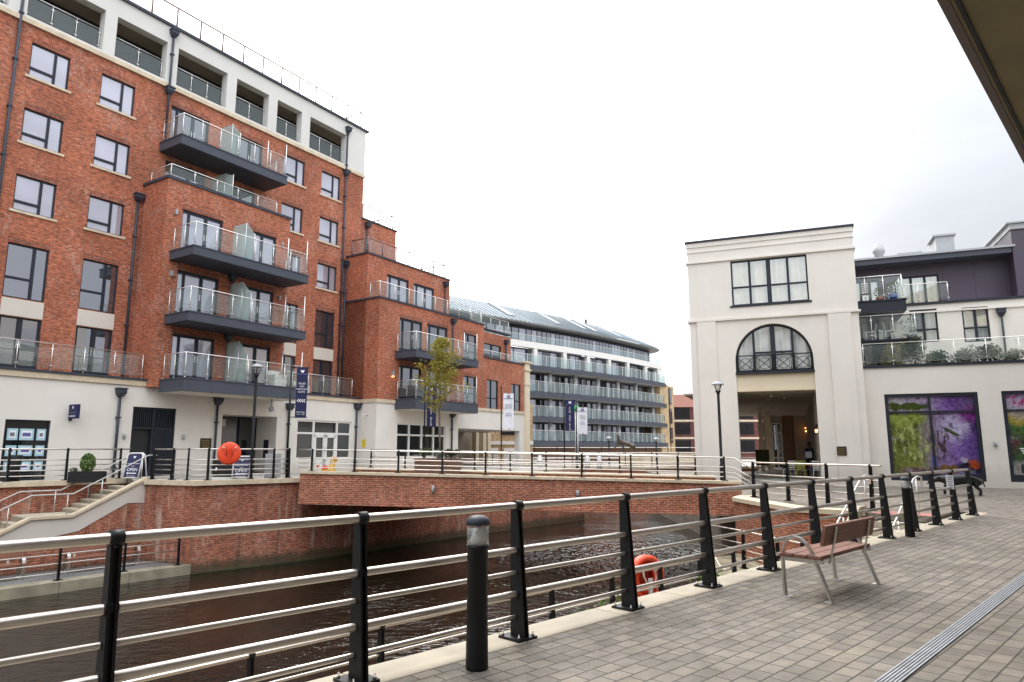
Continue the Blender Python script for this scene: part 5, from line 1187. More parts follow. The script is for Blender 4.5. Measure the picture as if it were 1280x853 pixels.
# ================================================================== RAILINGS
def post_mesh(h, wb, wt, plates=True):
    """cranked flat twin-plate post standing at the origin, fence running along +X"""
    mb = MB(); a = wb*.36
    for x in (-.021, .021):
        mb.extr([(x-.008, a-wb, .02), (x-.008, a, .02), (x-.008, a, h*.97), (x-.008, a-wt, h*.97)], (.016, 0, 0))
    mb.extr([(-.0125, a-wb*.75, .021), (-.0125, a-.025, .021), (-.0125, a-.02, h*.93), (-.0125, a-wt*.75, h*.93)], (.025, 0, 0))
    return mb
def fence(name, label, cat, posts, ang, zrail, h, fr, rr, group=None, wb=.15, wt=.085, extend=(0, 0), over=None, bolts=False, rails=True, lean=0):
    """posts: base points; ang: list of headings; rails follow the posts at the given height fractions"""
    t = thing(name, label, cat, posts[len(posts)//2], group)
    me = None
    for p, a in zip(posts, ang):
        if me is None:
            mb = post_mesh(h, wb, wt)
            me = mb.build('post', 'black_paint', None).data; o = col.objects[-1] if False else [x for x in col.objects if x.data is me][0]
            mb = MB(); mb.box(-.11, .11, -wb*.75, wb*.75, .0, .022); pl = mb.build('base_plate', 'black_paint', None); pl.parent = o
            if bolts:
                for bx in (-.085, .085):
                    for by in (-wb*.58, wb*.58):
                        mb = MB(); mb.lathe((bx, by, .022), [(.014, 0), (.014, .014), (.007, .015), (.007, .035), (.004, .036)], 6); bo = mb.build('bolt', 'brushed_steel', None); bo.parent = pl
            for i_, (f, r) in enumerate(zip(fr, rr)):
                mb = MB(); mb.tube([(-.036, 0, h*f), (.036, 0, h*f)], r*1.5, 12 if i_ == 0 else 10); cpx = mb.build('collar', 'black_paint', None); cpx.parent = o
            proto = o
        else: o = dup(proto)
        o.parent = t; o.location = V(p)-t.location; o.rotation_euler = (0, 0, a)
    return t
def rails(t, pts, heights, radii, mat='rail_steel', n=10):
    for hgt, r in zip(heights, radii):
        mb = MB(); mb.tube([V(p)+V((0, 0, hgt)) for p in pts], r, n); mb.build('rail', mat, t)
FR = (.978, .645, .48, .322, .158)
# near railing
ts = [1.59*k for k in range(-8, 11)]+[]
posts = [fp(t-.0, 0, .008) for t in ts]
nf = fence('railing', 'long near railing of black posts and thick steel rails on the stone kerb', 'railing', posts, [FANG]*len(posts), 0, 1.13, FR, (.031, .029, .018, .029, .018), bolts=True, wb=.168, wt=.082)
rails(nf, [fp(-13.5, 0, .008), fp(ts[-1]+.14, 0, .008)], [1.13*f for f in FR], (.031, .029, .018, .029, .018), n=14)
mb = MB(); p = fp(ts[-2]-.13, -.01, .86); mb.obox(p, FN.to_3d()*.075, FDIR.to_3d()*.004, V((0, 0, .16))); o = tag(mb.build('notice', 'white_fabric'), 'small white notice tied to the far end of the near railing', 'notice')
mb = MB()
for k in range(6): mb.obox(fp(ts[-2]-.136, -.01, .97-.045*k), FN.to_3d()*(.055-.012*(k % 2)), FDIR.to_3d()*.001, V((0, 0, .007)))
mb.build('print_lines', 'print_grey', o)
# lower near railing on the quay edge
lowp = [(-8.0, 3.15), (-6.75, 4.42), (-5.5, 5.75), (-4.25, 7.05), (-3.01, 8.36), (-1.75, 9.66), (-.53, 10.9), (.68, 12.11), (1.87, 13.29), (3.0, 14.35), (4.08, 15.4), (5.15, 16.44)]
posts = [V((x, y, ZL)) for x, y in lowp]
lf = fence('railing', 'lower railing of short black posts and thin steel rails on the near quay edge', 'railing', posts, [FANG]*len(posts), 0, 1.08, FR, (.024,)*5, wb=.13, wt=.07)
rails(lf, posts, [1.08*f for f in FR], (.024, .018, .016, .018, .016), n=8)
pq = [V((6.15, 22.4, ZL)), V((6.75, 20.6, ZL)), V((7.1, 18.9, ZL)), V((7.35, 17.9, ZL))]
pf = fence('railing', 'short railing across the quay under the right end of the bridge', 'railing', pq, [math.atan2(-1.8, .6)]*4, 0, 1.08, FR, (.022,)*5, wb=.12, wt=.07)
rails(pf, pq, [1.08*f for f in FR], (.022, .018, .015, .018, .015), n=8)
mb = MB(); a, b = V((5.2, 16.5, ZL+.85)), V((6.12, 22.0, ZL+.8)); mb.tube([a.lerp(b, k/12)-V((0, 0, .55*4*(k/12)*(1-k/12))) for k in range(13)], .018, 6); tag(mb.build('chain', 'rope_white'), 'pale chain sagging between two quay posts beside the bridge', 'chain')
# left terrace railing
def onseg(u, a, b):
    r = ray(u, 580); k = V((r.x, r.y)); d = b-a; det = k.x*(-d.y)+d.x*k.y; t = (a.x*(-d.y)+d.x*a.y)/det; return k*t
back_a, back_b = HB-QD*14-V((QD.y, -QD.x))*.2, HB-V((QD.y, -QD.x))*.2
kk1, kk2, kk3 = K1+V((.02, -.0)), K2, K3
tpos = []
for u in (-78, 10.5, 83.5, 150): tpos.append(onseg(u, back_a, back_b))
t1 = [V((p.x, p.y, ZT+.02)) for p in tpos]
hd = lambda a, b: math.atan2((b-a).y, (b-a).x)
tf1 = fence('railing', 'black and steel railing on the terrace edge left of the stair head', 'railing', t1, [hd(t1[0], t1[-1])]*4, 0, 1.13, FR, (.028, .02, .02, .02, .02), wb=.13, wt=.08)
rails(tf1, [t1[0], t1[-1]+(t1[-1]-t1[-2])*.18], [1.13*f for f in FR], (.028, .02, .018, .02, .018), n=8)
tpos = [onseg(u, K1, K2)+V((.06, .12)) for u in (188, 212.5)]+[onseg(u, K1, K2)+V((.02, .15)) for u in (232,)]
t2 = [V((p.x, p.y, ZT+.02)) for p in tpos]
q23 = [onseg(u, K2, K3)+V((-.13, .12)) for u in (263, 317, 345, 364)]
t2 += [V((p.x, p.y, ZT+.02)) for p in q23]
an = [hd(K1, K2)]*2+[hd(K1, K3)]+[hd(K2, K3)]*4
tf2 = fence('railing', 'black and steel railing along the top of the stained canal wall', 'railing', t2, an, 0, 1.13, FR, (.028, .02, .02, .02, .02), wb=.13, wt=.08)
rails(tf2, t2, [1.13*f for f in FR], (.028, .02, .018, .02, .018), n=8)
# left quay railing
qp = [V((-13.82, 21.65)), V((-12.67, 23.16)), V((-11.5, 24.39))]; qd = (qp[2]-qp[0])/2; qp = [qp[0]-qd*k for k in (3, 2, 1)]+qp
q3 = [V((p.x, p.y, ZQ+.03)) for p in qp]
qf = fence('railing', 'black and steel railing on the mossy edge of the lower left quay', 'railing', q3, [hd(qp[0], qp[-1])]*6, 0, 1.1, (.955, .70, .45, .2), (.02,)*4, wb=.11, wt=.08)
rails(qf, q3, [1.1*f for f in (.955, .70, .45, .2)], (.02, .017, .017, .017), n=8)
# bridge railings
bu = [390, 443.5, 498, 553, 607, 665, 727, 788.5, 847, 905]
bpos = []
for u in bu:
    p = onseg(u, BA+BN*.15, BB+BN*.15); k = (p-BA).dot(BD)/(BB-BA).length; bpos.append(V((p.x, p.y, czA+(czB-czA)*k)))
FB = (.975, .58, .36, .17)
bf = fence('railing', 'black and steel railing on the near coping of the bridge', 'railing', bpos, [hd(BA, BB)]*len(bpos), 0, .84, FB, (.024, .018, .018, .018), wb=.10, wt=.07)
st_ = V((bpos[0].x, bpos[0].y, bpos[0].z))-V((BD.x, BD.y, 0))*.55
en = [bpos[-1], bpos[-1]+V((.35, -.06, -.02)), bpos[-1]+V((.62, -.25, -.22)), bpos[-1]+V((.8, -.5, -.36))]
rails(bf, [st_]+bpos+en[1:], [.84*f for f in FB], (.026, .018, .016, .016), n=8)
bp2 = [bp(k, 5.8, czA+(czB-czA)*k) for k in [.05+.1*i for i in range(10)]]
bf2 = fence('railing', 'black and steel railing on the far coping of the bridge', 'railing', bp2, [hd(BA, BB)]*len(bp2), 0, .84, FB, (.024, .018, .018, .018), wb=.10, wt=.07)
rails(bf2, bp2, [.84*f for f in FB], (.026, .018, .016, .016), n=8)
# platform railing
pp = [V((8.05, 23.2, .05)), V((8.52, 21.5, .045)), V((9.05, 20.0, .045)), V((9.62, 18.65, .045))]
pr = fence('railing', 'black and steel railing round the platform above the quay steps', 'railing', pp, [hd(pp[0], pp[-1])]*4, 0, 1.16, FR, (.024, .018, .018, .018, .018), wb=.12, wt=.075)
rails(pr, [bpos[-1]+V((.8, -.5, -.36))+V((0, 0, -.28)), pp[0], pp[1], pp[2], pp[3], pp[3]+V((.12, -.32, 0))], [1.16*f for f in FR], (.026, .02, .016, .018, .016), n=8)
# railings round the far side of the basin
def simple_fence(label, a, b, n, h, fr=(.97, .62, .32), group=None):
    ps = [V(a).lerp(V(b), k/n) for k in range(n+1)]
    t = fence('railing', label, 'railing', ps, [hd(ps[0], ps[-1])]*len(ps), 0, h, fr, (.03,)*len(fr), wb=.11, wt=.09, group=group); rails(t, ps, [h*f for f in fr], (.035,)*len(fr), n=6); return t
simple_fence('distant railing on the far edge of the basin', (-8, 55.9, .3), (22, 55.9, .3), 14, 1.1)
simple_fence('distant railing on the upper far promenade before the curved block', (0, 63, .35), (18.5, 64, .35), 9, 1.5)
cwl = thing('low_wall', 'pale cream low wall on the far promenade near the brown offices', 'wall', (14.5, 62, .25))
mb = MB(); mb.box(10.8, 17.4, 62, 62.3, .25, 1.3); mb.build('wall', 'stucco_cream', cwl); mb = MB(); mb.box(10.7, 17.5, 61.9, 62.4, 1.302, 1.4); mb.build('coping', 'stone', cwl)
for k, x in enumerate((1.8, 4.9, 5.7)):
    mb = MB(); mb.lathe((x, 45+k*.1, .3), [(.16, 0), (.16, .75), (.12, .8), (.12, .95)], 10); o = tag(mb.build('bollard', 'white_plastic'), 'small white barrier post on the far part of the bridge plaza', 'bollard', 'white barrier posts behind the bridge')
    mb = MB(); mb.lathe((x, 45+k*.1, .8), [(.165, 0), (.165, .12)], 10); mb.build('band', 'zinc', o)
mb = MB(); p = V((4.7, 50)); mb.tube([(p.x, p.y, .25), (p.x, p.y, 4.35)], .12, 10); o = tag(mb.build('mast', 'white_plastic'), 'thin white mast with a green top on the far promenade', 'mast')
mb = MB(); mb.lathe((p.x, p.y, 4.36), [(.1, 0), (.17, .02), (.17, .34), (.08, .42)], 10); mb.build('green_cap', 'signal_green', o)
# ================================================================== STREET FURNITURE
def bollard(label, u, v):
    p = onz(u, v, 0); t = thing('bollard_light', label, 'bollard', (p.x, p.y, 0.0), 'black bollard lights by the near railing')
    mb = MB(); mb.lathe(p, [(.082, .0), (.084, .02), (.080, .3), (.079, .86), (.086, .865), (.086, .89)], 24); mb.build('post', 'black_paint', t)
    mb = MB(); mb.lathe(p, [(.074, .892), (.05, .95), (.022, 1.02), (.02, 1.035)], 24); mb.build('reflector', 'white_frame', t)
    mb = MB(); mb.lathe(p, [(.083, .891), (.083, 1.035)], 24); mb.build('lens', 'lamp_glass', t)
    mb = MB(); mb.lathe(p, [(.092, 1.036), (.093, 1.06), (.082, 1.085), (.045, 1.103), (.004, 1.108)], 24); mb.build('cap', 'dark_metal', t)
    return t
bollard('black bollard light with clear lens in the foreground between two railing posts', 596, 836)
bollard('black bollard light beyond the bench near the far end of the railing', 1138, 671)
# benches
def make_bench(label, wood='bench_wood'):
    """runs along +X, faces +Y, origin at the middle of the ground"""
    t = thing('bench', label, 'bench'); L_ = 1.5
    for x in (-.72, .72):
        mb = MB(); mb.ribbon([(x, .265, 0), (x, .275, .18), (x, .275, .36), (x, .268, .48), (x, .24, .57), (x, .195, .625), (x, .13, .65), (x, .06, .635), (x, 0, .585), (x, -.05, .50), (x, -.115, .33), (x, -.18, .15), (x, -.235, 0)], .062, .02, (1, 0, 0)); f = mb.build('hoop_leg', 'brushed_steel', t)
        for y in (.24, -.20):
            mb = MB(); mb.box(x-.05, x+.05, y-.035, y+.035, 0, .008); mb.lathe((x+.03, y, .008), [(.012, 0), (.012, .012)], 6); mb.build('foot_plate', 'steel', f)
        mb = MB(); mb.box(x-.02, x+.02, -.17, .27, .385, .425); mb.build('seat_bearer', 'brushed_steel', t)
    for x in (-.52, .52):
        mb = MB(); mb.ribbon([(x, -.155, .37), (x, -.185, .47), (x, -.225, .62), (x, -.255, .765)], .04, .012, (1, 0, 0)); mb.build('back_strut', 'brushed_steel', t)
    for k, y in enumerate((-.16, -.005, .15)):
        mb = MB(); mb.box(-.76, .76, y, y+.145, .428, .468); mb.build('seat_board', wood, t, bevel=.006)
    mb = MB(); a = V((0, -.205, .575)); b = V((0, -.25, .785)); d = (b-a).normalized(); n = V((0, d.z, -d.y))
    mb.obox((a+b)/2+n*.028, V((.76, 0, 0)), n*.021, d*.11); mb.build('backrest', wood, t, bevel=.006)
    return t
b0 = make_bench('red brown timber bench with curved steel legs standing on the paving by the near railing')
pc = (V((3.03, 7.85))+V((3.40, 7.57))+V((4.45, 8.62))+V((4.08, 8.93)))/4
b0.location = (pc.x, pc.y, 0); b0.rotation_euler.z = FANG+R(0)
for k, (u, v, lab) in enumerate(((20, 712, 'timber bench at the left edge of the lower left quay'), (152, 699, 'timber bench by the brick wall near the corner of the lower left quay'))):
    c = dup(b0); c['label'] = lab; q = K1-QD*(1.6 if k else 5.0)+V((QD.y, -QD.x))*.85
    c.location = (q.x, q.y, ZQ); c.rotation_euler.z = math.atan2(QD.y, QD.x)+math.pi
    c.scale = (1.5, 1, 1)
# street lamps
def lamp(label, p, h, group='black street lamps with conical heads'):
    t = thing('street_lamp', label, 'street lamp', p, group); p = V(p)
    mb = MB(); mb.lathe(p, [(.085, 0), (.085, .9), (.06, .95), (.055, h-.55), (.045, h-.5)], 12); mb.build('post', 'black_paint', t)
    mb = MB(); mb.lathe(p+V((0, 0, h-.52)), [(.05, 0), (.07, .1), (.13, .2)], 12)
    for k in range(4): a = math.pi/2*k+.4; mb.tube([p+V((.06*math.cos(a), .06*math.sin(a), h-.4)), p+V((.17*math.cos(a), .17*math.sin(a), h-.08))], .012, 5)
    mb.build('bracket', 'black_paint', t)
    mb = MB(); mb.lathe(p+V((0, 0, h-.34)), [(.07, 0), (.17, .25), (.19, .27)], 20); mb.build('lens', 'lamp_glass', t)
    mb = MB(); mb.lathe(p+V((0, 0, h-.08)), [(.245, .0), (.25, .02), (.20, .08), (.11, .13), (.02, .15)], 20); mb.build('canopy', 'zinc', t)
p = onseg(316.5, K2, K3); p = V((p.x-.3, p.y+.6))
q = atY(322, 457, p.y); lamp('black street lamp on the terrace in front of the grey balcony', (p.x, p.y, ZT-.06), q.z-ZT+.06)
p = V((8.55, 28.3)); q = atY(902.5, 479, p.y); lamp('black street lamp beside the left pier of the arched building', (p.x, p.y, .1), q.z-.1)
for u, v, Y in ((761, 547, 60), (820, 548, 61)):
    q = atY(u, v, Y); t = lamp('distant small black lamp post before the curved block', (q.x, q.y, .25), q.z-.25, 'distant lamp posts by the basin')
# banners
def banner(label, u, vtop, p, zb, z0, z1, w0, w1, mat, lines, vert=None, sheet_u=None, logo='print_white'):
    """post at p with a hanging sheet between heights z0..z1, offset w0..w1 metres to the right of the post"""
    t = thing('banner_post', label, 'banner', (p[0], p[1], zb)); p = V((p[0], p[1], 0))
    xd = V((p.y, -p.x, 0)).normalized(); xd = (xd+V((.0, .0, 0))).normalized(); up = V((0, 0, 1)); nz = xd.cross(up)
    if nz.y > 0: nz = -nz
    mb = MB(); mb.tube([p+up*zb, p+up*(z1+.35)], .04, 8); mb.lathe(p+up*(z1+.35), [(.05, 0), (.03, .06), (.004, .1)], 8); mb.build('post', 'black_paint', t)
    mb = MB(); mb.tube([p+up*(z1-.03), p+xd*(w1+.05)+up*(z1-.03)], .018, 6); mb.tube([p+up*(z0+.03), p+xd*(w1+.05)+up*(z0+.03)], .018, 6); mb.build('arm', 'black_paint', t)
    n = 8; mb = MB(); th = .012; fr_ = []
    for k in range(n+1):
        x = w0+(w1-w0)*k/n; dy = .015*math.sin(k*1.1); fr_.append(p+xd*x+nz*(dy+.02))
    for a, b in zip(fr_, fr_[1:]): mb.hexa([a+up*z0, b+up*z0, b+up*z0-nz*th, a+up*z0-nz*th], [a+up*z1, b+up*z1, b+up*z1-nz*th, a+up*z1-nz*th])
    sh = mb.build('sheet', mat, t)
    c = (w0+w1)/2; W_ = w1-w0; H_ = z1-z0; f = nz*.045
    for s_, yy, size, m in lines:
        text(s_, p+xd*c+up*(z1-H_*yy)+f, xd, up, size, m, sh)
    if vert:
        s_, y0, y1, size, m = vert; n = len(s_)
        for k, ch in enumerate(s_):
            if ch != ' ': text(ch, p+xd*(w0+W_*.47)+up*(z1-H_*(y0+(y1-y0)*k/(n-1)))+f, xd, up, size, m, sh)
    # emblem: small shield like mark, and a rule below
    q = p+xd*c+up*(z1-H_*.085)+f; k = W_*.16
    mb = MB(); mb.extr([q+xd*(-k)+up*k*.9, q+xd*(-k*.35)+up*k*.55, q+up*k*.2, q+xd*k*.35+up*k*.55, q+xd*k+up*k*.9, q+xd*k*.8-up*k*.5, q-up*k*1.1, q-xd*k*.8-up*k*.5], nz*.003); mb.build('emblem', logo, sh)
    mb = MB(); q = p+xd*c+up*(z1-H_*.145)+f; mb.obox(q, xd*W_*.42, nz*.001, up*H_*.008); mb.build('rule', 'print_blue', sh)
    return t, p, xd, up, f, sh, W_, H_, z1, c
def bpx(u0, u1, upost, Y, vt, vb, vpt):
    P = atY(upost, 560, Y); a, b = atY(u0, (vt+vb)/2, Y), atY(u1, (vt+vb)/2, Y)
    Pm = atY(upost, 500, Y)
    return (P.x, P.y), atY(upost, vb, Y).z, atY(upost, vt, Y).z, a.x-Pm.x, b.x-Pm.x
pB = onseg(360, K2, K3); 
P, z0, z1, w0, w1 = bpx(366.5, 380, 359.5, pB.y+.25, 458.5, 522.5, 452)
t, p, xd, up, f, sh, W_, H_, zt, c = banner('navy banner with white arrows pointing left on a post before the left shops', 0, 0, P, ZT-.06, z0, z1, w0, w1, 'navy_fabric',
    [('SALES', .33, .105, 'print_white'), ('AND', .385, .085, 'print_white'), ('MARKETING', .44, .082, 'print_white'), ('SUITE', .495, .105, 'print_white'), ('OPEN DAILY', .89, .065, 'print_white'), ('10AM - 5PM', .93, .06, 'print_white')])
for k in range(4):
    q = p+xd*(c-W_*.30+W_*.19*k)+up*(zt-H_*.665)+f; s_ = W_*.17; mb = MB()
    mb.extr([q-xd*s_*.55, q+xd*s_*.25+up*s_*.85, q+xd*s_*.75+up*s_*.85, q-xd*s_*.05, q+xd*s_*.75-up*s_*.85, q+xd*s_*.25-up*s_*.85], f.normalized()*.003); mb.build('arrow', 'print_white', sh)
def plaza_banner(label, upost, u0, u1, vt, vb, Y, kind, zb):
    P, z0, z1, w0, w1 = bpx(u0, u1, upost, Y, vt, vb, 0)
    H_ = z1-z0
    if kind == 'navy': banner(label, 0, 0, P, zb, z0, z1, w0, w1, 'navy_fabric', [], ('SHOW HOME OPEN', .24, .95, H_*.066, 'print_white'))
    else: banner(label, 0, 0, P, zb, z0, z1, w0, w1, 'white_fabric', [('EXCLUSIVE', .31, H_*.038, 'print_grey'), ('WATERSIDE', .36, H_*.038, 'print_grey'), ('APARTMENTS', .41, H_*.036, 'print_grey'), ('NOW', .56, H_*.05, 'print_blue'), ('SELLING', .62, H_*.05, 'print_blue')], logo='print_grey')
plaza_banner('navy SHOW HOME OPEN banner half hidden behind the small tree', 530, 532.5, 544, 482, 534, 33.5, 'navy', ZT-.06)
plaza_banner('white NOW SELLING banner in front of the red brick end of the left block', 626.5, 629, 642, 492, 537, 42, 'white', .3)
plaza_banner('navy SHOW HOME OPEN banner standing before the curved grey block', 705.5, 707.5, 719, 500, 539, 47, 'navy', .25)
plaza_banner('white NOW SELLING banner standing before the curved grey block', 721, 723, 735, 509.5, 543, 47, 'white', .25)
# A-boards
def a_board(label, p, zb, hgt, wid, yaw):
    t = thing('pavement_sign', label, 'a-board', (p[0], p[1], zb), 'blue A-boards reading OPEN'); xd = V((math.cos(yaw), math.sin(yaw), 0)); nz = V((math.sin(yaw), -math.cos(yaw), 0)); up0 = V((0, 0, 1)); P = V((p[0], p[1], zb))
    for sg in (1, -1):
        up = (up0-nz*sg*.22).normalized(); b = P+nz*sg*.26
        mb = MB(); r = .03; cpts = [b-xd*wid/2, b-xd*wid/2+up*(hgt-.08), b-xd*(wid/2-.08)+up*hgt, b+xd*(wid/2-.08)+up*hgt, b+xd*wid/2+up*(hgt-.08), b+xd*wid/2]; mb.tube(cpts, r, 8); mb.tube([b-xd*wid/2+up*.12, b+xd*wid/2+up*.12], r*.8, 8); mb.build('frame', 'white_frame', t)
        mb = MB(); n2 = xd.cross(up); n2 = n2 if n2.dot(nz*sg) > 0 else -n2
        mb.obox(b+up*(hgt*.53), xd*(wid/2-.03), n2*.012, up*(hgt*.43)); pn = mb.build('panel', 'aboard_blue', t)
        if sg == 1:
            f = n2*.018
            text('SALES & MARKETING', b+up*hgt*.62+f, xd, up, wid*.085, 'print_white', pn); text('SUITE', b+up*hgt*.53+f, xd, up, wid*.085, 'print_white', pn); text('OPEN', b+up*hgt*.40+f, xd, up, wid*.27, 'print_white', pn); text('FOLLOW SIGNS', b+up*hgt*.17+f, xd, up, wid*.08, 'print_white', pn)
            mb = MB(); q = b+up*hgt*.275+f; mb.extr([q-xd*wid*.33, q-xd*wid*.22+up*.05, q-xd*wid*.22+up*.018, q+xd*wid*.32+up*.018, q+xd*wid*.32-up*.018, q-xd*wid*.22-up*.018, q-xd*wid*.22-up*.05], n2*.003); mb.build('arrow', 'print_white', pn)
            q = b+up*hgt*.86+f; k = .055; mb = MB(); mb.extr([q-xd*k+up*k*.8, q+up*k*.3, q+xd*k+up*k*.8, q+xd*k*.7-up*k*.5, q-up*k, q-xd*k*.7-up*k*.5], n2*.003); mb.build('emblem', 'print_white', pn)
p = atY(169, 590, 26.2); a_board('blue OPEN board with white frame at the top of the left stairs', (p.x, p.y), ZT-.05, 1.05, .62, R(-8))
p = atY(303, 590, 26.6); a_board('blue OPEN board with white frame behind the orange lifebuoy', (p.x, p.y), ZT-.05, .92, .62, R(8))
t = thing('display_box', 'low black display box with white base next to the OPEN board behind the lifebuoy', 'box', (*atY(283, 590, 26.9).xy, ZT-.05)); p = t.location
mb = MB(); mb.box(p.x-.42, p.x+.38, p.y-.2, p.y+.2, p.z+.12, p.z+.78); mb.build('case', 'black_paint', t); mb = MB(); mb.box(p.x-.44, p.x+.4, p.y-.22, p.y+.22, p.z, p.z+.118); mb.build('plinth', 'white_frame', t)
mb = MB(); mb.lathe((p.x-.3, p.y-.22, p.z+.35), [(.04, 0), (.05, .06), (.03, .12)], 8); mb.build('tap', 'steel', t)
# lifebuoys in their housings
def lifebuoy(label, c, yaw, back):
    """c centre; yaw: heading of the railing; housing disc hangs on the rail"""
    t = thing('lifebuoy_housing', label, 'lifebuoy', (c[0], c[1], c[2]), 'orange lifebuoys on the railings'); c = V(c); xd = V((math.cos(yaw), math.sin(yaw), 0)); up = V((0, 0, 1)); nz = xd.cross(up)
    if nz.y > 0: nz = -nz         # towards the viewer
    def ring(prof, n=28, sq=1.0):
        vs = []; fs = []
        for r, d in prof: vs += [c+xd*(r*math.cos(2*math.pi*k/n))+up*(r*sq*math.sin(2*math.pi*k/n))+nz*d for k in range(n)]
        for i in range(len(prof)-1):
            for k in range(n): fs.append([i*n+k, i*n+(k+1) % n, (i+1)*n+(k+1) % n, (i+1)*n+k])
        mb = MB(); mb.add(vs, fs, True); return mb, n, len(prof)
    if back:
        mb, n, m = ring([(.005, .055), (.15, .055), (.335, .05), (.39, .03), (.41, -.02), (.405, -.09), (.38, -.12), (.005, -.125)]); mb.build('housing', 'lifebuoy_orange', t)
        mb = MB(); mb.extr([c+xd*(.155*math.cos(2*math.pi*k/20))+up*(.17*math.sin(2*math.pi*k/20))+nz*.05 for k in range(20)], nz*.009); mb.build('recess_shade', 'lifebuoy_dark', t)  # flat disc in darker orange, painting the shade of a moulded recess
        for sx in (-.035, .035):
            mb = MB(); mb.obox(c+xd*sx+nz*.06, xd*.02, nz*.012, up*.2); mb.build('rib', 'lifebuoy_orange', t)
        for sx in (-.2, .2):
            mb = MB(); mb.tube([c+xd*sx+up*.14+nz*.07, c+xd*sx+up*.24+nz*.075], .02, 6); mb.build('clamp', 'steel', t)
    else:
        mb, n, m = ring([(.40, -.10), (.45, -.06), (.46, .04), (.43, .10), (.38, .12), (.345, .09), (.34, -.02), (.36, -.08)]); mb.f.append([]) if False else None
        mb.build('housing_rim', 'lifebuoy_orange', t)
        mb, n, m = ring([(.005, -.08), (.37, -.08)]); mb.build('housing_back', 'lifebuoy_dark', t)
        mb, n, m = ring([(.20, 0.0), (.22, .06), (.27, .08), (.32, .06), (.335, 0.0), (.32, -.05), (.22, -.05), (.20, 0.0)]); mb.build('ring_buoy', 'lifebuoy_orange', t)
        for a in (.6, 2.4, 3.8, 5.5):
            mb = MB(); q0 = c+xd*(.2*math.cos(a))+up*.2*math.sin(a)+nz*.07; q1 = c+xd*(.34*math.cos(a))+up*.34*math.sin(a)+nz*.07; mb.tube([q0, (q0+q1)/2+nz*.025, q1], .022, 6); mb.build('band', 'rope_white', t)
        mb = MB(); mb.tube([c+xd*(-.17)+up*.22+nz*.11, c+xd*(-.15)+up*.05+nz*.12, c+xd*(-.06)-up*.1+nz*.12, c+xd*(.0)-up*.35+nz*.12], .02, 6); mb.tube([c+xd*.05+up*.25+nz*.11, c+xd*.16+up*.2+nz*.12, c+xd*.18-up*.02+nz*.12, c+xd*.1-up*.16+nz*.12], .014, 6); mb.build('rope', 'rope_white', t)
        mb = MB(); mb.obox(c+xd*.02-up*.2+nz*.125, xd*.045, nz*.02, up*.2); mb.build('line_bag', 'white_fabric', t)
    return t
p = onseg(290, K2, K3); q = atY(290, 567, p.y-.1); lifebuoy('round orange lifebuoy case on the railing of the left terrace', (q.x, q.y-.25, q.z), hd(K1, K3)+.15, True)
q = atY(807, 722, 14.75); lifebuoy('orange lifebuoy with white rope on the lower near railing', (q.x, q.y, q.z), FANG-R(14), False)
# planters and plants
def leaves(mb, c, rad, n, size, rnd, flat=1.0):
    for _ in range(n):
        while True:
            d = V((rnd.uniform(-1, 1), rnd.uniform(-1, 1), rnd.uniform(-1, 1)))
            if d.length <= 1: break
        d = d.normalized()*(d.length**.45)
        p = V(c)+V((d.x*rad[0], d.y*rad[1], d.z*rad[2])); s_ = size*rnd.uniform(.6, 1.35)
        a = V((rnd.uniform(-1, 1), rnd.uniform(-1, 1), rnd.uniform(-.8, .8))).normalized(); b = a.cross(V((rnd.uniform(-1, 1), rnd.uniform(-1, 1), rnd.uniform(-1, 1)))).normalized()
        mb.add([p-a*s_*.5, p+b*s_*.28, p+a*s_*.55, p-b*s_*.28], [[0, 1, 2, 3]])
def shrub(name, label, c, rad, mat, n, size, seed, stem=True, group=None, zb=None, clip=False):
    rnd = random.Random(seed); t = thing(name, label, 'shrub', (c[0], c[1], (zb if zb is not None else c[2]-rad[2])), group)
    mb = MB(); k = max(3, int(n/70)) if not clip else 0
    if clip: leaves(mb, c, rad, n, size, rnd)
    for i in range(k):
        o = V((rnd.uniform(-.55, .55)*rad[0], rnd.uniform(-.5, .5)*rad[1], rnd.uniform(-.45, .5)*rad[2])); leaves(mb, V(c)+o, [r*rnd.uniform(.4, .62) for r in rad], n//k, size, rnd)
    mb.build('foliage', mat, t)
    if stem:
        mb = MB()
        for i in range(4): mb.tube([(c[0]+rnd.uniform(-.05, .05), c[1], t.location.z-.02), (c[0]+rnd.uniform(-.5, .5)*rad[0], c[1]+rnd.uniform(-.4, .4)*rad[1], c[2]+rnd.uniform(0, .5)*rad[2])], .014, 5)
        mb.build('stems', 'bark', t)
    return t
# tree in the slatted planter on the bridge plaza
tp = V((-3.35, 31.6)); zp = .42
pl = thing('planter', 'large slatted timber planter under the small tree behind the bridge railing', 'planter', (tp.x, tp.y, zp))
mb = MB(); mb.box(tp.x-.97, tp.x+.97, tp.y-.6, tp.y+.6, zp, zp+.74); mb.build('box', 'dark_void', pl)
for k in range(17):
    mb = MB(); x = tp.x-.96+k*.12; mb.box(x-.052, x+.052, tp.y-.635, tp.y-.602, zp+.02, zp+.74); mb.build('slat', 'planter_wood', pl)
for k in range(10):
    for sx in (-1, 1):
        mb = MB(); y = tp.y-.56+k*.125; mb.box(tp.x+sx*.972-.0 if sx > 0 else tp.x-1.005, tp.x+1.005 if sx > 0 else tp.x-.972, y-.052, y+.052, zp+.02, zp+.74); mb.build('slat', 'planter_wood', pl)
mb = MB(); mb.box(tp.x-1.03, tp.x+1.03, tp.y-.66, tp.y+.66, zp+.742, zp+.80); mb.build('rim', 'planter_wood', pl)
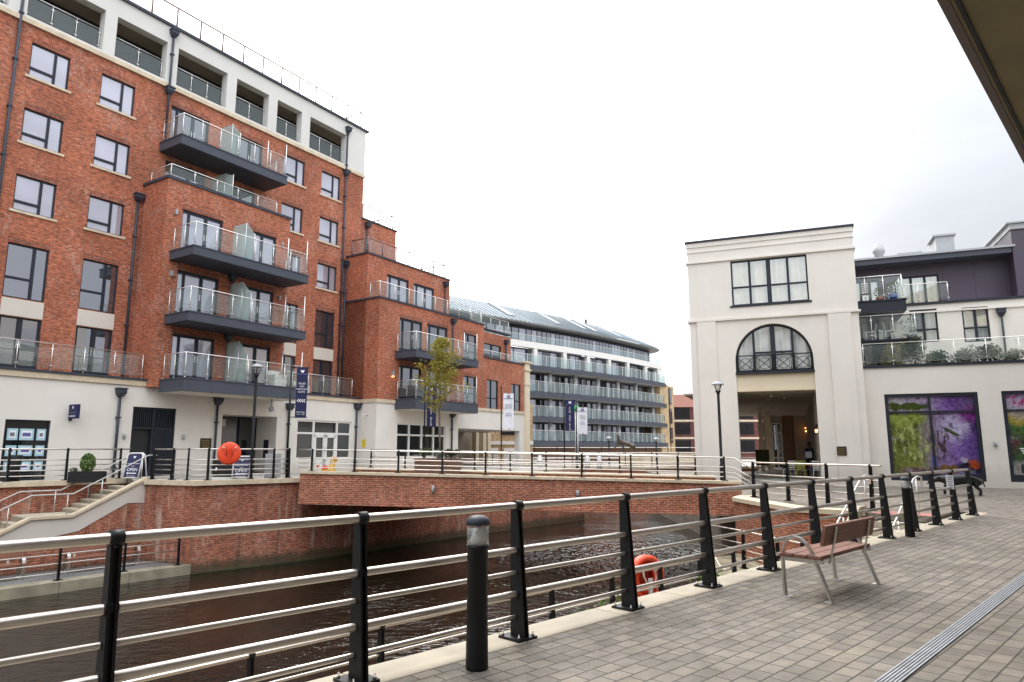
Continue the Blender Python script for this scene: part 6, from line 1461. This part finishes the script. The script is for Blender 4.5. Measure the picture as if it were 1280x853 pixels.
for k, (x, r, m) in enumerate(((-.62, .34, 'leaf_dark'), (-.05, .30, 'leaf_sage'), (.38, .30, 'leaf_dark'), (.72, .30, 'leaf_dark'))):
    shrub('shrub', ['round dark green bush at the left of the slatted planter', 'grey green bush in the middle of the slatted planter', 'dark green bush right of the grey one in the slatted planter', 'dark green bush at the right end of the slatted planter'][k], (tp.x+x, tp.y-.15, zp+.80+r*.65), (r, r, r*.85), m, 420, .085, 20+k)
tr = thing('tree', 'slender young tree with thin yellow green leaves growing from the slatted planter', 'tree', (tp.x+.05, tp.y+.1, zp+.75))
rnd = random.Random(5); base = tr.location.copy()
cz = atY(548, 470, tp.y).z; ztop = atY(548, 420, tp.y).z; zlow = atY(548, 512, tp.y).z; rw_ = .5*(atY(580, 470, tp.y).x-atY(522, 470, tp.y).x)
zf = lambda f: zlow+(ztop-zlow)*f
tk = MB(); tk.tube([base, base+V((-.02, 0, .9)), V((base.x-.06, base.y, zlow)), V((base.x-.03, base.y, zf(.35))), V((base.x+.0, base.y, zf(.7))), V((base.x+.02, base.y, zf(.98)))], [.055, .047, .042, .032, .018, .006], 8); tk.build('trunk', 'bark', tr)
br = MB(); lf_ = MB(); 
for i in range(62):
    f = rnd.uniform(.02, .93); a = rnd.uniform(0, 2*math.pi)
    env = rw_*(1.12-abs(f-.3)*1.25)*(.6 if f > .8 else 1)*(.85 if f < .08 else 1); L_ = env*rnd.uniform(.55, 1.08)
    s0 = V((base.x-.02, base.y, zf(f)-.25*env)); e0 = s0+V((math.cos(a)*L_, math.sin(a)*L_, L_*rnd.uniform(.35, .95)))
    md = (s0+e0)/2+V((rnd.uniform(-.08, .08), rnd.uniform(-.08, .08), -.06)); br.tube([s0, md, e0], [.016, .01, .003], 5)
    for q, cnt in ((.4, 10), (.7, 18), (1.0, 26)):
        c = s0.lerp(e0, q); leaves(lf_, c, (.24, .24, .2), cnt, .115, rnd)
br.build('branches', 'bark', tr); lf_.build('crown', 'leaf_tree', tr)
# box planter with clipped ball by the estate agent's
p = atY(109, 596, 25.0); t = thing('planter', 'low black rectangular planter by the left shop wall', 'planter', (p.x, p.y, ZT-.05)); 
mb = MB(); mb.box(p.x-.58, p.x+.58, p.y-.2, p.y+.2, ZT-.05, ZT+.33); mb.build('trough', 'black_paint', t); mb = MB(); mb.box(p.x-.54, p.x+.54, p.y-.16, p.y+.16, ZT+.331, ZT+.34); mb.build('soil', 'soil', t)
shrub('shrub', 'clipped bright green dome bush in the low black planter', (p.x-.02, p.y, ZT+.62), (.25, .23, .36), 'leaf_bright', 1600, .06, 31, clip=True)
shrub('shrub', 'pale flowering tuft at the left end of the low black planter', (p.x-.45, p.y, ZT+.42), (.16, .15, .12), 'leaf_sage', 160, .06, 32, stem=False)
mb = MB(); p = atY(16.5, 600, 24.3); mb.lathe((p.x, p.y, ZT-.05), [(.2, 0), (.16, .4), (.22, .95), (.2, .97)], 12); tag(mb.build('tall_pot', 'black_paint'), 'tall black pot by the estate agent window', 'pot')
# terrace planting on the right block
for k, (s_, w, z, rx, rz, m, n) in enumerate(((1.55, -1.6, 5.95, .62, .6, 'leaf_olive', 900), (2.35, -1.7, 6.15, .38, .75, 'leaf_dark', 500), (3.2, -1.5, 5.75, .5, .38, 'leaf_dark', 500), (4.3, -1.5, 5.82, .48, .42, 'leaf_sage', 500), (5.15, -1.5, 5.8, .5, .45, 'leaf_dark', 600), (6.1, -1.6, 5.7, .35, .3, 'leaf_sage', 300), (7.4, -1.5, 5.85, .75, .55, 'leaf_dark', 800))):
    c = FT.W(s_, z, w); shrub('shrub', ['golden olive bush at the left end of the glass railed terrace', 'tall dark bush beside the golden one on the terrace', 'low dark bush behind the terrace glass under the left window', 'grey green bush on the terrace between the two windows', 'dark bush on the terrace under the right window', 'small pale bush by the terrace downpipe', 'broad dark bush at the right end of the terrace'][k], c, (rx*1.2, .5, rz*1.15), m, int(n*2.6), .10, 40+k, zb=5.3, group='shrubs on the right terrace')
def potted(label, p, pot, r, h, leafm, lr, n, seed):
    t = thing('potted_plant', label, 'potted plant', p); p = V(p)
    mb = MB(); mb.lathe(p, [(r*.7, 0), (r, h), (r*.9, h+.01)], 12); mb.build('pot', pot, t)
    mb = MB(); leaves(mb, p+V((0, 0, h+lr*1.1)), (lr, lr, lr), n, .09, random.Random(seed)); mb.build('foliage', leafm, t)
    mb = MB(); mb.tube([p+V((0, 0, h*.9)), p+V((0, 0, h+lr))], .015, 5); mb.build('stem', 'bark', t)
potted('plant in a blue pot on the upper balcony beside the gatehouse', FT.W(1.75, 8.69, -2.1), 'blue_pot', .2, .3, 'leaf_dark', .32, 130, 60)
potted('low plant in a brown pot on the upper balcony beside the gatehouse', FT.W(1.15, 8.69, -2.05), 'terracotta', .18, .18, 'leaf_dark', .24, 110, 61)
potted('plant in a grey pot on the lower balcony beside the gatehouse', FT.W(2.3, 6.77, -2.1), 'zinc', .18, .25, 'leaf_sage', .4, 150, 62)
# chairs
def chair(label, p, yaw, mat, z, group=None, slatted=True):
    t = thing('chair', label, 'chair', (p[0], p[1], z), group); t.rotation_euler.z = 0; P = V((p[0], p[1], z)); xd = V((math.cos(yaw), math.sin(yaw), 0)); yd = V((-math.sin(yaw), math.cos(yaw), 0)); up = V((0, 0, 1))
    for sx in (-.19, .19):
        for sy in (-.19, .19):
            mb = MB(); mb.tube([P+xd*sx*1.1+yd*sy*1.1, P+xd*sx+yd*sy+up*.43], .018, 6); mb.build('leg', mat, t)
    mb = MB(); mb.obox(P+up*.45, xd*.22, yd*.21, up*.018); mb.build('seat', mat, t)
    mb = MB()
    for sx in (-.19, .19): mb.tube([P+xd*sx-yd*.2+up*.45, P+xd*sx*.95-yd*.27+up*.88], .016, 6)
    for k in range(4): mb.obox(P-yd*(.215+.016*k)+up*(.55+.1*k), xd*.19, yd*.008, up*.03)
    mb.build('backrest', mat, t)
chair('wooden folding chair on the upper balcony beside the gatehouse', FT.W(.55, 0, -2.3).xy, R(-30), 'brown_timber', 8.69)
chair('left white chair on the lower balcony beside the gatehouse', FT.W(.7, 0, -2.4).xy, R(60), 'chair_white', 6.77, 'white balcony chairs')
chair('right white chair on the lower balcony beside the gatehouse', FT.W(1.5, 0, -2.3).xy, R(-120), 'chair_white', 6.77, 'white balcony chairs')
# passage cafe furniture and person
def passage(s_, w): return FT.W(s_, 0, w).xy
chair('white metal chair at the front of the gatehouse passage', passage(PX(986, 580, -2.6)[0], -2.6), R(10), 'chair_white', .2)
chair('green metal chair at the front of the gatehouse passage', passage(PX(1000, 580, -2.3)[0], -2.3), R(-15), 'chair_green', .2)
chair('blue metal chair at the right of the gatehouse passage', passage(PX(1014, 580, -2.6)[0], -2.6), R(20), 'chair_blue', .2)
chair('red metal chair by the right wall of the gatehouse passage', passage(PX(1007, 580, -4.2)[0], -4.2), R(80), 'chair_red', .2)
chair('white metal chair by the right wall of the gatehouse passage', passage(PX(1024, 580, -1.8)[0], -1.8), R(-60), 'chair_white', .2)
def table(label, p, z, mat):
    t = thing('cafe_table', label, 'table', (p[0], p[1], z)); P = V((p[0], p[1], z))
    mb = MB(); mb.lathe(P+V((0, 0, .72)), [(.34, 0), (.35, .012), (.34, .025)], 20); mb.build('table_top', mat, t); mb = MB(); mb.lathe(P, [(.2, 0), (.18, .02), (.03, .04), (.025, .719)], 12); mb.build('pedestal', 'black_paint', t)
table('round dark cafe table among the coloured chairs in the passage', passage(PX(1007, 580, -3.2)[0], -3.2), .2, 'brown_timber'); table('round cafe table behind the coloured chairs in the passage', passage(PX(994, 580, -5)[0], -5), .2, 'brown_timber')
shrub('flower_trough', 'dark planting beside the passage door', FT.W(PX(984, 570, -8)[0], .65, -8), (.6, .3, .42), 'leaf_dark', 260, .1, 77)
t = thing('menu_board', 'green menu board standing in the gatehouse passage', 'menu board', (*passage(PX(953, 570, -9)[0], -9), .2)); P = t.location
mb = MB(); mb.obox(P+V((0, 0, .95)), FT.d*.38, FT.n*.02, V((0, 0, .46))); o = mb.build('panel', 'board_green', t)
for s_ in (-.34, .34): mb = MB(); mb.tube([P+FT.d*s_, P+FT.d*s_+V((0, 0, .5))], .02, 6); mb.build('leg', 'brown_timber', t)
mb = MB()
for k in range(4): mb.obox(P+V((0, 0, 1.2-.13*k))+FT.n*.023, FT.d*(.22-.03*k), FT.n*.001, V((0, 0, .012)))
mb.build('chalk_lines', 'leaf_bright', o)
# person in the passage
pp_ = passage(PX(1012, 567, -6.2)[0], -6.2); pe = thing('person', 'person in a black jacket with pale sleeve stripes standing in the gatehouse passage', 'person', (pp_[0], pp_[1], .2))
B = pe.location; xd, yd = FT.d, FT.n; up = V((0, 0, 1))
J = lambda x, y, z: B+xd*x+yd*y+up*z
jt = dict(pel=(J(0, 0, .95), .15), wai=(J(0, 0, 1.1), .14), che=(J(0, 0, 1.32), (.18, .13)), nec=(J(0, 0, 1.5), .06), hd0=(J(0, .02, 1.58), .085), hd1=(J(0, .03, 1.68), .10), hd2=(J(0, .02, 1.77), .07),
  hl=(J(-.1, 0, .9), .1), kl=(J(-.12, .03, .5), .065), al=(J(-.12, 0, .08), .045), tl=(J(-.13, .14, .04), .04), hr=(J(.1, 0, .9), .1), kr=(J(.12, .03, .5), .065), ar=(J(.12, 0, .08), .045), tr=(J(.13, .14, .04), .04),
  sl=(J(-.2, 0, 1.43), .07), el=(J(-.29, .08, 1.17), .05), wl=(J(-.16, .28, 1.10), .036), ml=(J(-.10, .32, 1.10), .035), sr=(J(.2, 0, 1.43), .07), er=(J(.29, .08, 1.17), .05), wr=(J(.16, .28, 1.08), .036), mr=(J(.10, .32, 1.08), .035))
body = skin('body', jt, [('pel', 'wai'), ('wai', 'che'), ('che', 'nec'), ('nec', 'hd0'), ('hd0', 'hd1'), ('hd1', 'hd2'), ('pel', 'hl'), ('hl', 'kl'), ('kl', 'al'), ('al', 'tl'), ('pel', 'hr'), ('hr', 'kr'), ('kr', 'ar'), ('ar', 'tr'), ('che', 'sl'), ('sl', 'el'), ('el', 'wl'), ('wl', 'ml'), ('che', 'sr'), ('sr', 'er'), ('er', 'wr'), ('wr', 'mr')], 'skin_tone', pe)
jk = {k: (v[0], (tuple(r+.018 for r in v[1]) if isinstance(v[1], tuple) else v[1]+.018)) for k, v in jt.items() if k in ('pel', 'wai', 'che', 'sl', 'el', 'wl', 'sr', 'er', 'wr')}
skin('jacket', jk, [('pel', 'wai'), ('wai', 'che'), ('che', 'sl'), ('sl', 'el'), ('el', 'wl'), ('che', 'sr'), ('sr', 'er'), ('er', 'wr')], 'jacket_black', pe)
tz = {k: (v[0], v[1]+.015) for k, v in jt.items() if k in ('pel', 'hl', 'kl', 'al', 'hr', 'kr', 'ar')}
skin('trousers', tz, [('pel', 'hl'), ('hl', 'kl'), ('kl', 'al'), ('pel', 'hr'), ('hr', 'kr'), ('kr', 'ar')], 'trousers', pe)
hr_ = MB(); hr_.lathe(J(0, .0, 1.69), [(.112, 0), (.118, .05), (.09, .12), (.03, .15)], 12); hr_.build('hair', 'dark_void', pe)
for sg in (-1, 1):
    mb = MB(); mb.tube([J(sg*.2, .085, 1.47), J(sg*.29, .14, 1.3), J(sg*.30, .17, 1.18), J(sg*.2, .31, 1.13)], .014, 6); mb.build('sleeve_stripe', 'jacket_stripe', pe)
mb = MB(); mb.obox(J(-.06, .37, 1.14), xd*.16, yd*.008, up*.17); tag(mb.build('white_board', 'white_fabric'), 'blank white board held by the person in the passage', 'board')
# black animal sculpture on the far pavement
cwS = V((15.9, 24.6)); cw_ = thing('animal_sculpture', 'black four legged animal sculpture standing on the pavement in front of the mural window', 'sculpture', (cwS.x, cwS.y, 0)); cx = V((-.99, .12, 0)).normalized(); cy = V((-cx.y, cx.x, 0))
G = lambda x, y, z: V((cwS.x, cwS.y, 0))+cx*x+cy*y+up*z
aj = dict(rump=(G(-.48, 0, .58), .20), loin=(G(-.2, 0, .57), .22), belly=(G(.1, 0, .55), .24), shou=(G(.42, 0, .58), .21), neck=(G(.66, 0, .60), .145), poll=(G(.86, 0, .58), .11), muz=(G(1.07, 0, .47), .075), nose=(G(1.16, 0, .44), .055))
ae = [('rump', 'loin'), ('loin', 'belly'), ('belly', 'shou'), ('shou', 'neck'), ('neck', 'poll'), ('poll', 'muz'), ('muz', 'nose'), ('rump', 'tail1'), ('tail1', 'tail2')]
aj['tail1'] = (G(-.68, 0, .55), .03); aj['tail2'] = (G(-.73, 0, .3), .022)
for sy, nm, dx in ((-.15, 'l', .1), (.15, 'r', -.06)):
    aj['hip'+nm] = (G(-.46, sy, .45), .13); aj['stif'+nm] = (G(-.40-dx, sy, .33), .075); aj['hock'+nm] = (G(-.58-dx, sy, .19), .045); aj['hoof'+nm] = (G(-.55-dx, sy, .03), .05)
    aj['elb'+nm] = (G(.42, sy, .40), .10); aj['knee'+nm] = (G(.44+dx, sy, .2), .05); aj['fhoof'+nm] = (G(.43+dx, sy, .03), .05)
    ae += [('rump', 'hip'+nm), ('hip'+nm, 'stif'+nm), ('stif'+nm, 'hock'+nm), ('hock'+nm, 'hoof'+nm), ('shou', 'elb'+nm), ('elb'+nm, 'knee'+nm), ('knee'+nm, 'fhoof'+nm)]
skin('body', aj, ae, 'black_bronze', cw_)
for sg in (-1, 1):
    mb = MB(); mb.extr([G(.84, sg*.08, .64), G(.80, sg*.20, .66), G(.76, sg*.18, .58)], cx*.03); mb.build('ear', 'black_bronze', cw_)
for k, (x, y) in enumerate(((-.65, -.15), )):
    mb = MB(); mb.lathe(G(-.64, -.15, 0), [(.06, 0), (.058, .10), (.045, .14)], 10); mb.build('pale_sock', 'zinc', cw_)
mb = MB(); mb.lathe(G(1.17, 0, .40), [(.03, 0), (.05, .04), (.03, .07)], 8); mb.build('muzzle', 'zinc', cw_)
# golden fairground horse on the bridge plaza
hp = onseg(409, BA+BN*1.6, BB+BN*1.6); sc_ = .95; ho = thing('fairground_horse', 'golden painted fairground horse with red saddle lying behind the bridge railing', 'sculpture', (hp.x, hp.y, .47)); cx = V((.97, -.12, 0)).normalized(); cy = V((-cx.y, cx.x, 0)); hz = .72
Hh = lambda x, y, z: V((hp.x, hp.y, hz-.25))+cx*x*sc_+cy*y*sc_+up*z*sc_
hj = dict(rump=(Hh(-.30, 0, .36), .14), bar=(Hh(-.05, 0, .34), .145), che=(Hh(.2, 0, .36), .15), nk=(Hh(.27, 0, .55), .10), nk2=(Hh(.27, 0, .72), .08), pol=(Hh(.31, 0, .86), .075), muz=(Hh(.43, 0, .73), .05), nos=(Hh(.46, 0, .68), .04))
he = [('rump', 'bar'), ('bar', 'che'), ('che', 'nk'), ('nk', 'nk2'), ('nk2', 'pol'), ('pol', 'muz'), ('muz', 'nos')]
for sy, nm in ((-.1, 'l'), (.1, 'r')):
    hj['ha'+nm] = (Hh(-.36, sy, .24), .09); hj['hb'+nm] = (Hh(-.46, sy, .14), .05); hj['hc'+nm] = (Hh(-.52, sy, .03), .04)
    hj['fa'+nm] = (Hh(.3, sy, .22), .075); hj['fb'+nm] = (Hh(.48, sy, .2), .045); hj['fc'+nm] = (Hh(.6, sy, .07), .04)
    he += [('rump', 'ha'+nm), ('ha'+nm, 'hb'+nm), ('hb'+nm, 'hc'+nm), ('che', 'fa'+nm), ('fa'+nm, 'fb'+nm), ('fb'+nm, 'fc'+nm)]
skin('body', hj, he, 'gold_paint', ho)
mb = MB(); mb.tube([Hh(.33, 0, .95), Hh(.2, 0, .84), Hh(.16, 0, .7), Hh(.13, 0, .52)], [.03, .05, .055, .03], 8); mb.build('mane', 'stone', ho)
mb = MB(); mb.hexa([Hh(-.16, -.16, .38), Hh(.1, -.16, .38), Hh(.1, .16, .38), Hh(-.16, .16, .38)], [Hh(-.16, -.1, .52), Hh(.1, -.1, .51), Hh(.1, .1, .51), Hh(-.16, .1, .52)]); mb.build('saddle', 'red_paint', ho)
for x, z, m in ((-.25, .3, 'pale_blue_paint'), (.02, .28, 'red_paint'), (.18, .3, 'pale_blue_paint')):
    mb = MB(); mb.lathe(Hh(x, -.0, z-.03), [(.155, 0), (.16, .03), (.155, .06)], 12); mb.build('harness', m, ho)
mb = MB(); mb.tube([Hh(-.42, 0, .42), Hh(-.55, 0, .3), Hh(-.56, 0, .08)], [.04, .05, .02], 8); mb.build('tail', 'stone', ho)
mb = MB(); mb.lathe(Hh(-.42, 0, .46), [(.03, 0), (.07, .03), (.07, .06), (.03, .08)], 10); mb.build('red_crupper', 'red_paint', ho)
mb = MB(); mb.tube([Hh(.34, -.07, .86), Hh(.41, -.06, .77), Hh(.44, .06, .77), Hh(.34, .07, .86)], .014, 6); mb.build('bridle', 'red_paint', ho)
for x in (-.35, .3):
    mb = MB(); mb.tube([Hh(x, 0, .2), Hh(x, 0, -.22)], .03, 6); mb.build('pole', 'gold_paint', ho)
# bronze running hound statue by the basin
sp = atY(783, 556, 57); so = thing('animal_statue', 'small bronze statue of a leaping animal on a plinth beyond the bridge', 'sculpture', (sp.x, sp.y, .3))
Q = lambda x, y, z: V((sp.x, sp.y, sp.z))+V((x, y, z))
sj = dict(a=(Q(.35, 0, -.0), .22), b=(Q(-.2, 0, .12), .2), c=(Q(-.55, 0, .2), .2), d=(Q(-.62, 0, .55), .15), e=(Q(-.66, 0, .8), .14), f=(Q(-.85, 0, .78), .08), g=(Q(-.8, 0, -.05), .08), h=(Q(-1.0, 0, -.3), .06), i=(Q(.65, 0, -.2), .13), j=(Q(.8, 0, -.55), .07), k=(Q(1.05, 0, -.75), .06))
skin('body', sj, [('a', 'b'), ('b', 'c'), ('c', 'd'), ('d', 'e'), ('e', 'f'), ('c', 'g'), ('g', 'h'), ('a', 'i'), ('i', 'j'), ('j', 'k')], 'grey_bronze', so)
mb = MB(); mb.box(sp.x-.5, sp.x+1.3, sp.y-.4, sp.y+.4, .25, sp.z-.75); mb.build('plinth', 'stone', so)
mb = MB(); mb.tube([Q(.6, 0, -.3), Q(.6, 0, -.8)], .06, 6); mb.tube([Q(-.3, 0, 0), Q(-.3, 0, -.8)], .06, 6); mb.build('support', 'grey_bronze', so)
# cabinets, hanging sign, balcony seating
p = atY(341, 592, 27.5); t = thing('utility_cabinet', 'grey metal cabinet with ribbed front on the terrace right of the lamp post', 'cabinet', (p.x, p.y, ZT-.05))
mb = MB(); mb.box(p.x-.28, p.x+.24, p.y-.15, p.y+.2, ZT-.05, ZT+.95); mb.build('case', 'grey_cabinet', t)
for k in range(3): mb = MB(); mb.box(p.x-.24, p.x+.2, p.y-.165, p.y-.151, ZT+.03+.3*k, ZT+.28+.3*k); mb.build('door', 'zinc', t)
hs = thing('hanging_sign', 'small black sign box projecting from the wall above the left shop window', 'sign', FA.W(.7, 3.1, .3))
mb = MB(); FA.box(mb, .55, .67, 2.78, 3.32, .02, .62); o = mb.build('box', 'navy_fabric', hs)
q = FA.W(.545, 3.05, .32); text('SALES SUITE', FA.W(.546, 2.87, .32), FA.n, (0, 0, 1), .085, 'print_white', o); text('MARKETING', FA.W(.546, 3.0, .32), FA.n, (0, 0, 1), .07, 'print_grey', o)
k = .06; mb = MB(); q = FA.W(.548, 3.2, .32); mb.extr([q-FA.n*k+up*k, q+up*k*.4, q+FA.n*k+up*k, q+FA.n*k*.6-up*k*.4, q-up*k, q-FA.n*k*.6-up*k*.4], FA.d*-.004); mb.build('emblem', 'print_white', o)
mb = MB(); FA.box(mb, .58, .64, 2.7, 2.778, .0, .12); mb.build('bracket', 'black_paint', hs)
def armchair(label, F, s_, w, z, mat, group=None):
    t = thing('armchair', label, 'armchair', F.W(s_, z, w), group); mb = MB(); F.box(mb, s_-.34, s_+.34, z, z+.38, w-.33, w+.33); mb.build('seat', mat, t); mb = MB(); F.box(mb, s_-.34, s_+.34, z+.382, z+.80, w-.33, w-.18); mb.build('backrest', mat, t, bevel=.03)
    for sx in (-.34, .24): mb = MB(); F.box(mb, s_+sx, s_+sx+.1, z+.382, z+.58, w-.178, w+.33); mb.build('armrest', mat, t, bevel=.02)
armchair('grey rattan armchair on the left of the lowest balcony behind the tree', FA, 18.1, 2.35, 4.54, 'frame_grey', 'rattan armchairs on the balcony')
armchair('grey rattan armchair nearer the middle of the lowest balcony behind the tree', FA, 19.1, 2.35, 4.54, 'frame_grey', 'rattan armchairs on the balcony')
armchair('white armchair on the balcony above the entrance', FA, 8.9, 1.5, 4.56, 'chair_white'); armchair('white armchair on the terrace right of the bay', FA, 12.3, -.75, 4.44, 'chair_white')
# moss and weeds where the quay meets the wall
mb = MB(); rnd = random.Random(9)
for k in range(60):
    t0 = rnd.choice([rnd.uniform(1.6, 2.6), rnd.uniform(4.0, 4.8), rnd.uniform(8.2, 9.5)]); leaves(mb, fp(t0, -.68, -.12+rnd.uniform(-.2, .08)), (.12, .05, .08), 6, .05, rnd)
tag(mb.build('weeds', 'leaf_bright'), 'small green weeds growing from the outer side of the stone kerb', 'weeds')['kind'] = 'stuff'
# ================================================================== LIGHT AND CAMERA
w = bpy.data.worlds.new('World'); sc.world = w; w.use_nodes = True; nt = w.node_tree; L = nt.links; bg = nt.nodes['Background']
EL, AZ = 52, -20            # sun: high, ahead and a little to the left
sky = N(nt, 'ShaderNodeTexSky', sky_type='NISHITA'); sky.sun_disc = False; sky.sun_elevation = R(EL); sky.sun_rotation = R(AZ); sky.dust_density = 4; sky.air_density = 1.5
tc = nt.nodes.new('ShaderNodeTexCoord'); d = tc.outputs['Generated']
sx = nt.nodes.new('ShaderNodeSeparateXYZ'); L.new(d, sx.inputs[0])
def lobe(v, p):
    n_ = nt.nodes.new('ShaderNodeVectorMath'); n_.operation = 'DOT_PRODUCT'; L.new(d, n_.inputs[0]); n_.inputs[1].default_value = V(v).normalized(); return mth(nt, 'POWER', mth(nt, 'MAXIMUM', n_.outputs['Value'], 0.0), p)
cl = noise(nt, mapping(nt, d, (1.2, 1.2, 3.0)), 1.6, 6, .6)
br_ = mth(nt, 'ADD', SKY_BASE, mth(nt, 'MULTIPLY', mth(nt, 'POWER', mth(nt, 'MAXIMUM', sx.outputs['Z'], 0.0), 3), SKY_ZEN))
br_ = mth(nt, 'ADD', br_, mth(nt, 'MULTIPLY', lobe((-.08, .85, .42), 20), SKY_GLOW))
br_ = mth(nt, 'ADD', br_, mth(nt, 'MULTIPLY', lobe((.25, -1, .5), 2), SKY_BACK))
br_ = mth(nt, 'MULTIPLY', br_, ramp(nt, cl, [(.3, .86), (.7, 1.08)]))
tint = mix(nt, (.93, .965, 1.03), (1.0, .975, .93), ramp(nt, lobe((-.45, .8, .2), 3), [(.1, 0.0), (.7, 1.0)]))
cloud = nt.nodes.new('ShaderNodeVectorMath'); cloud.operation = 'SCALE'; L.new(tint, cloud.inputs[0]); L.new(mth(nt, 'MULTIPLY', br_, 10.0), cloud.inputs['Scale'])
fin = mix(nt, sky.outputs[0], cloud.outputs[0], .93)
L.new(fin, bg.inputs['Color']); bg.inputs['Strength'].default_value = .1
sl_ = bpy.data.lights.new('sun', 'SUN'); sl_.energy = SUN_E; sl_.angle = R(16); sl_.color = (1, .95, .87); so_ = bpy.data.objects.new('sun', sl_); col.objects.link(so_)
sd = V((math.sin(R(AZ))*math.cos(R(EL)), math.cos(R(AZ))*math.cos(R(EL)), math.sin(R(EL)))); so_.rotation_euler = sd.to_track_quat('Z', 'Y').to_euler()
cam = bpy.data.cameras.new('camera'); cam.sensor_width = 36; cam.lens = 36*FPX/1280; cam.clip_end = 1500; cam.clip_start = .05
co = bpy.data.objects.new('camera', cam); col.objects.link(co); co.location = (0, 0, EYE); co.rotation_euler = (R(90)+TH, 0, 0); sc.camera = co
sc.view_settings.view_transform = 'Standard'; sc.view_settings.look = 'None'; sc.view_settings.exposure = EXPO; sc.view_settings.gamma = 1
sc.cycles.max_bounces = 8; sc.cycles.transparent_max_bounces = 24; sc.cycles.diffuse_bounces = 3; sc.cycles.glossy_bounces = 4; sc.cycles.use_denoising = True
sc.cycles.caustics_reflective = False; sc.cycles.caustics_refractive = False
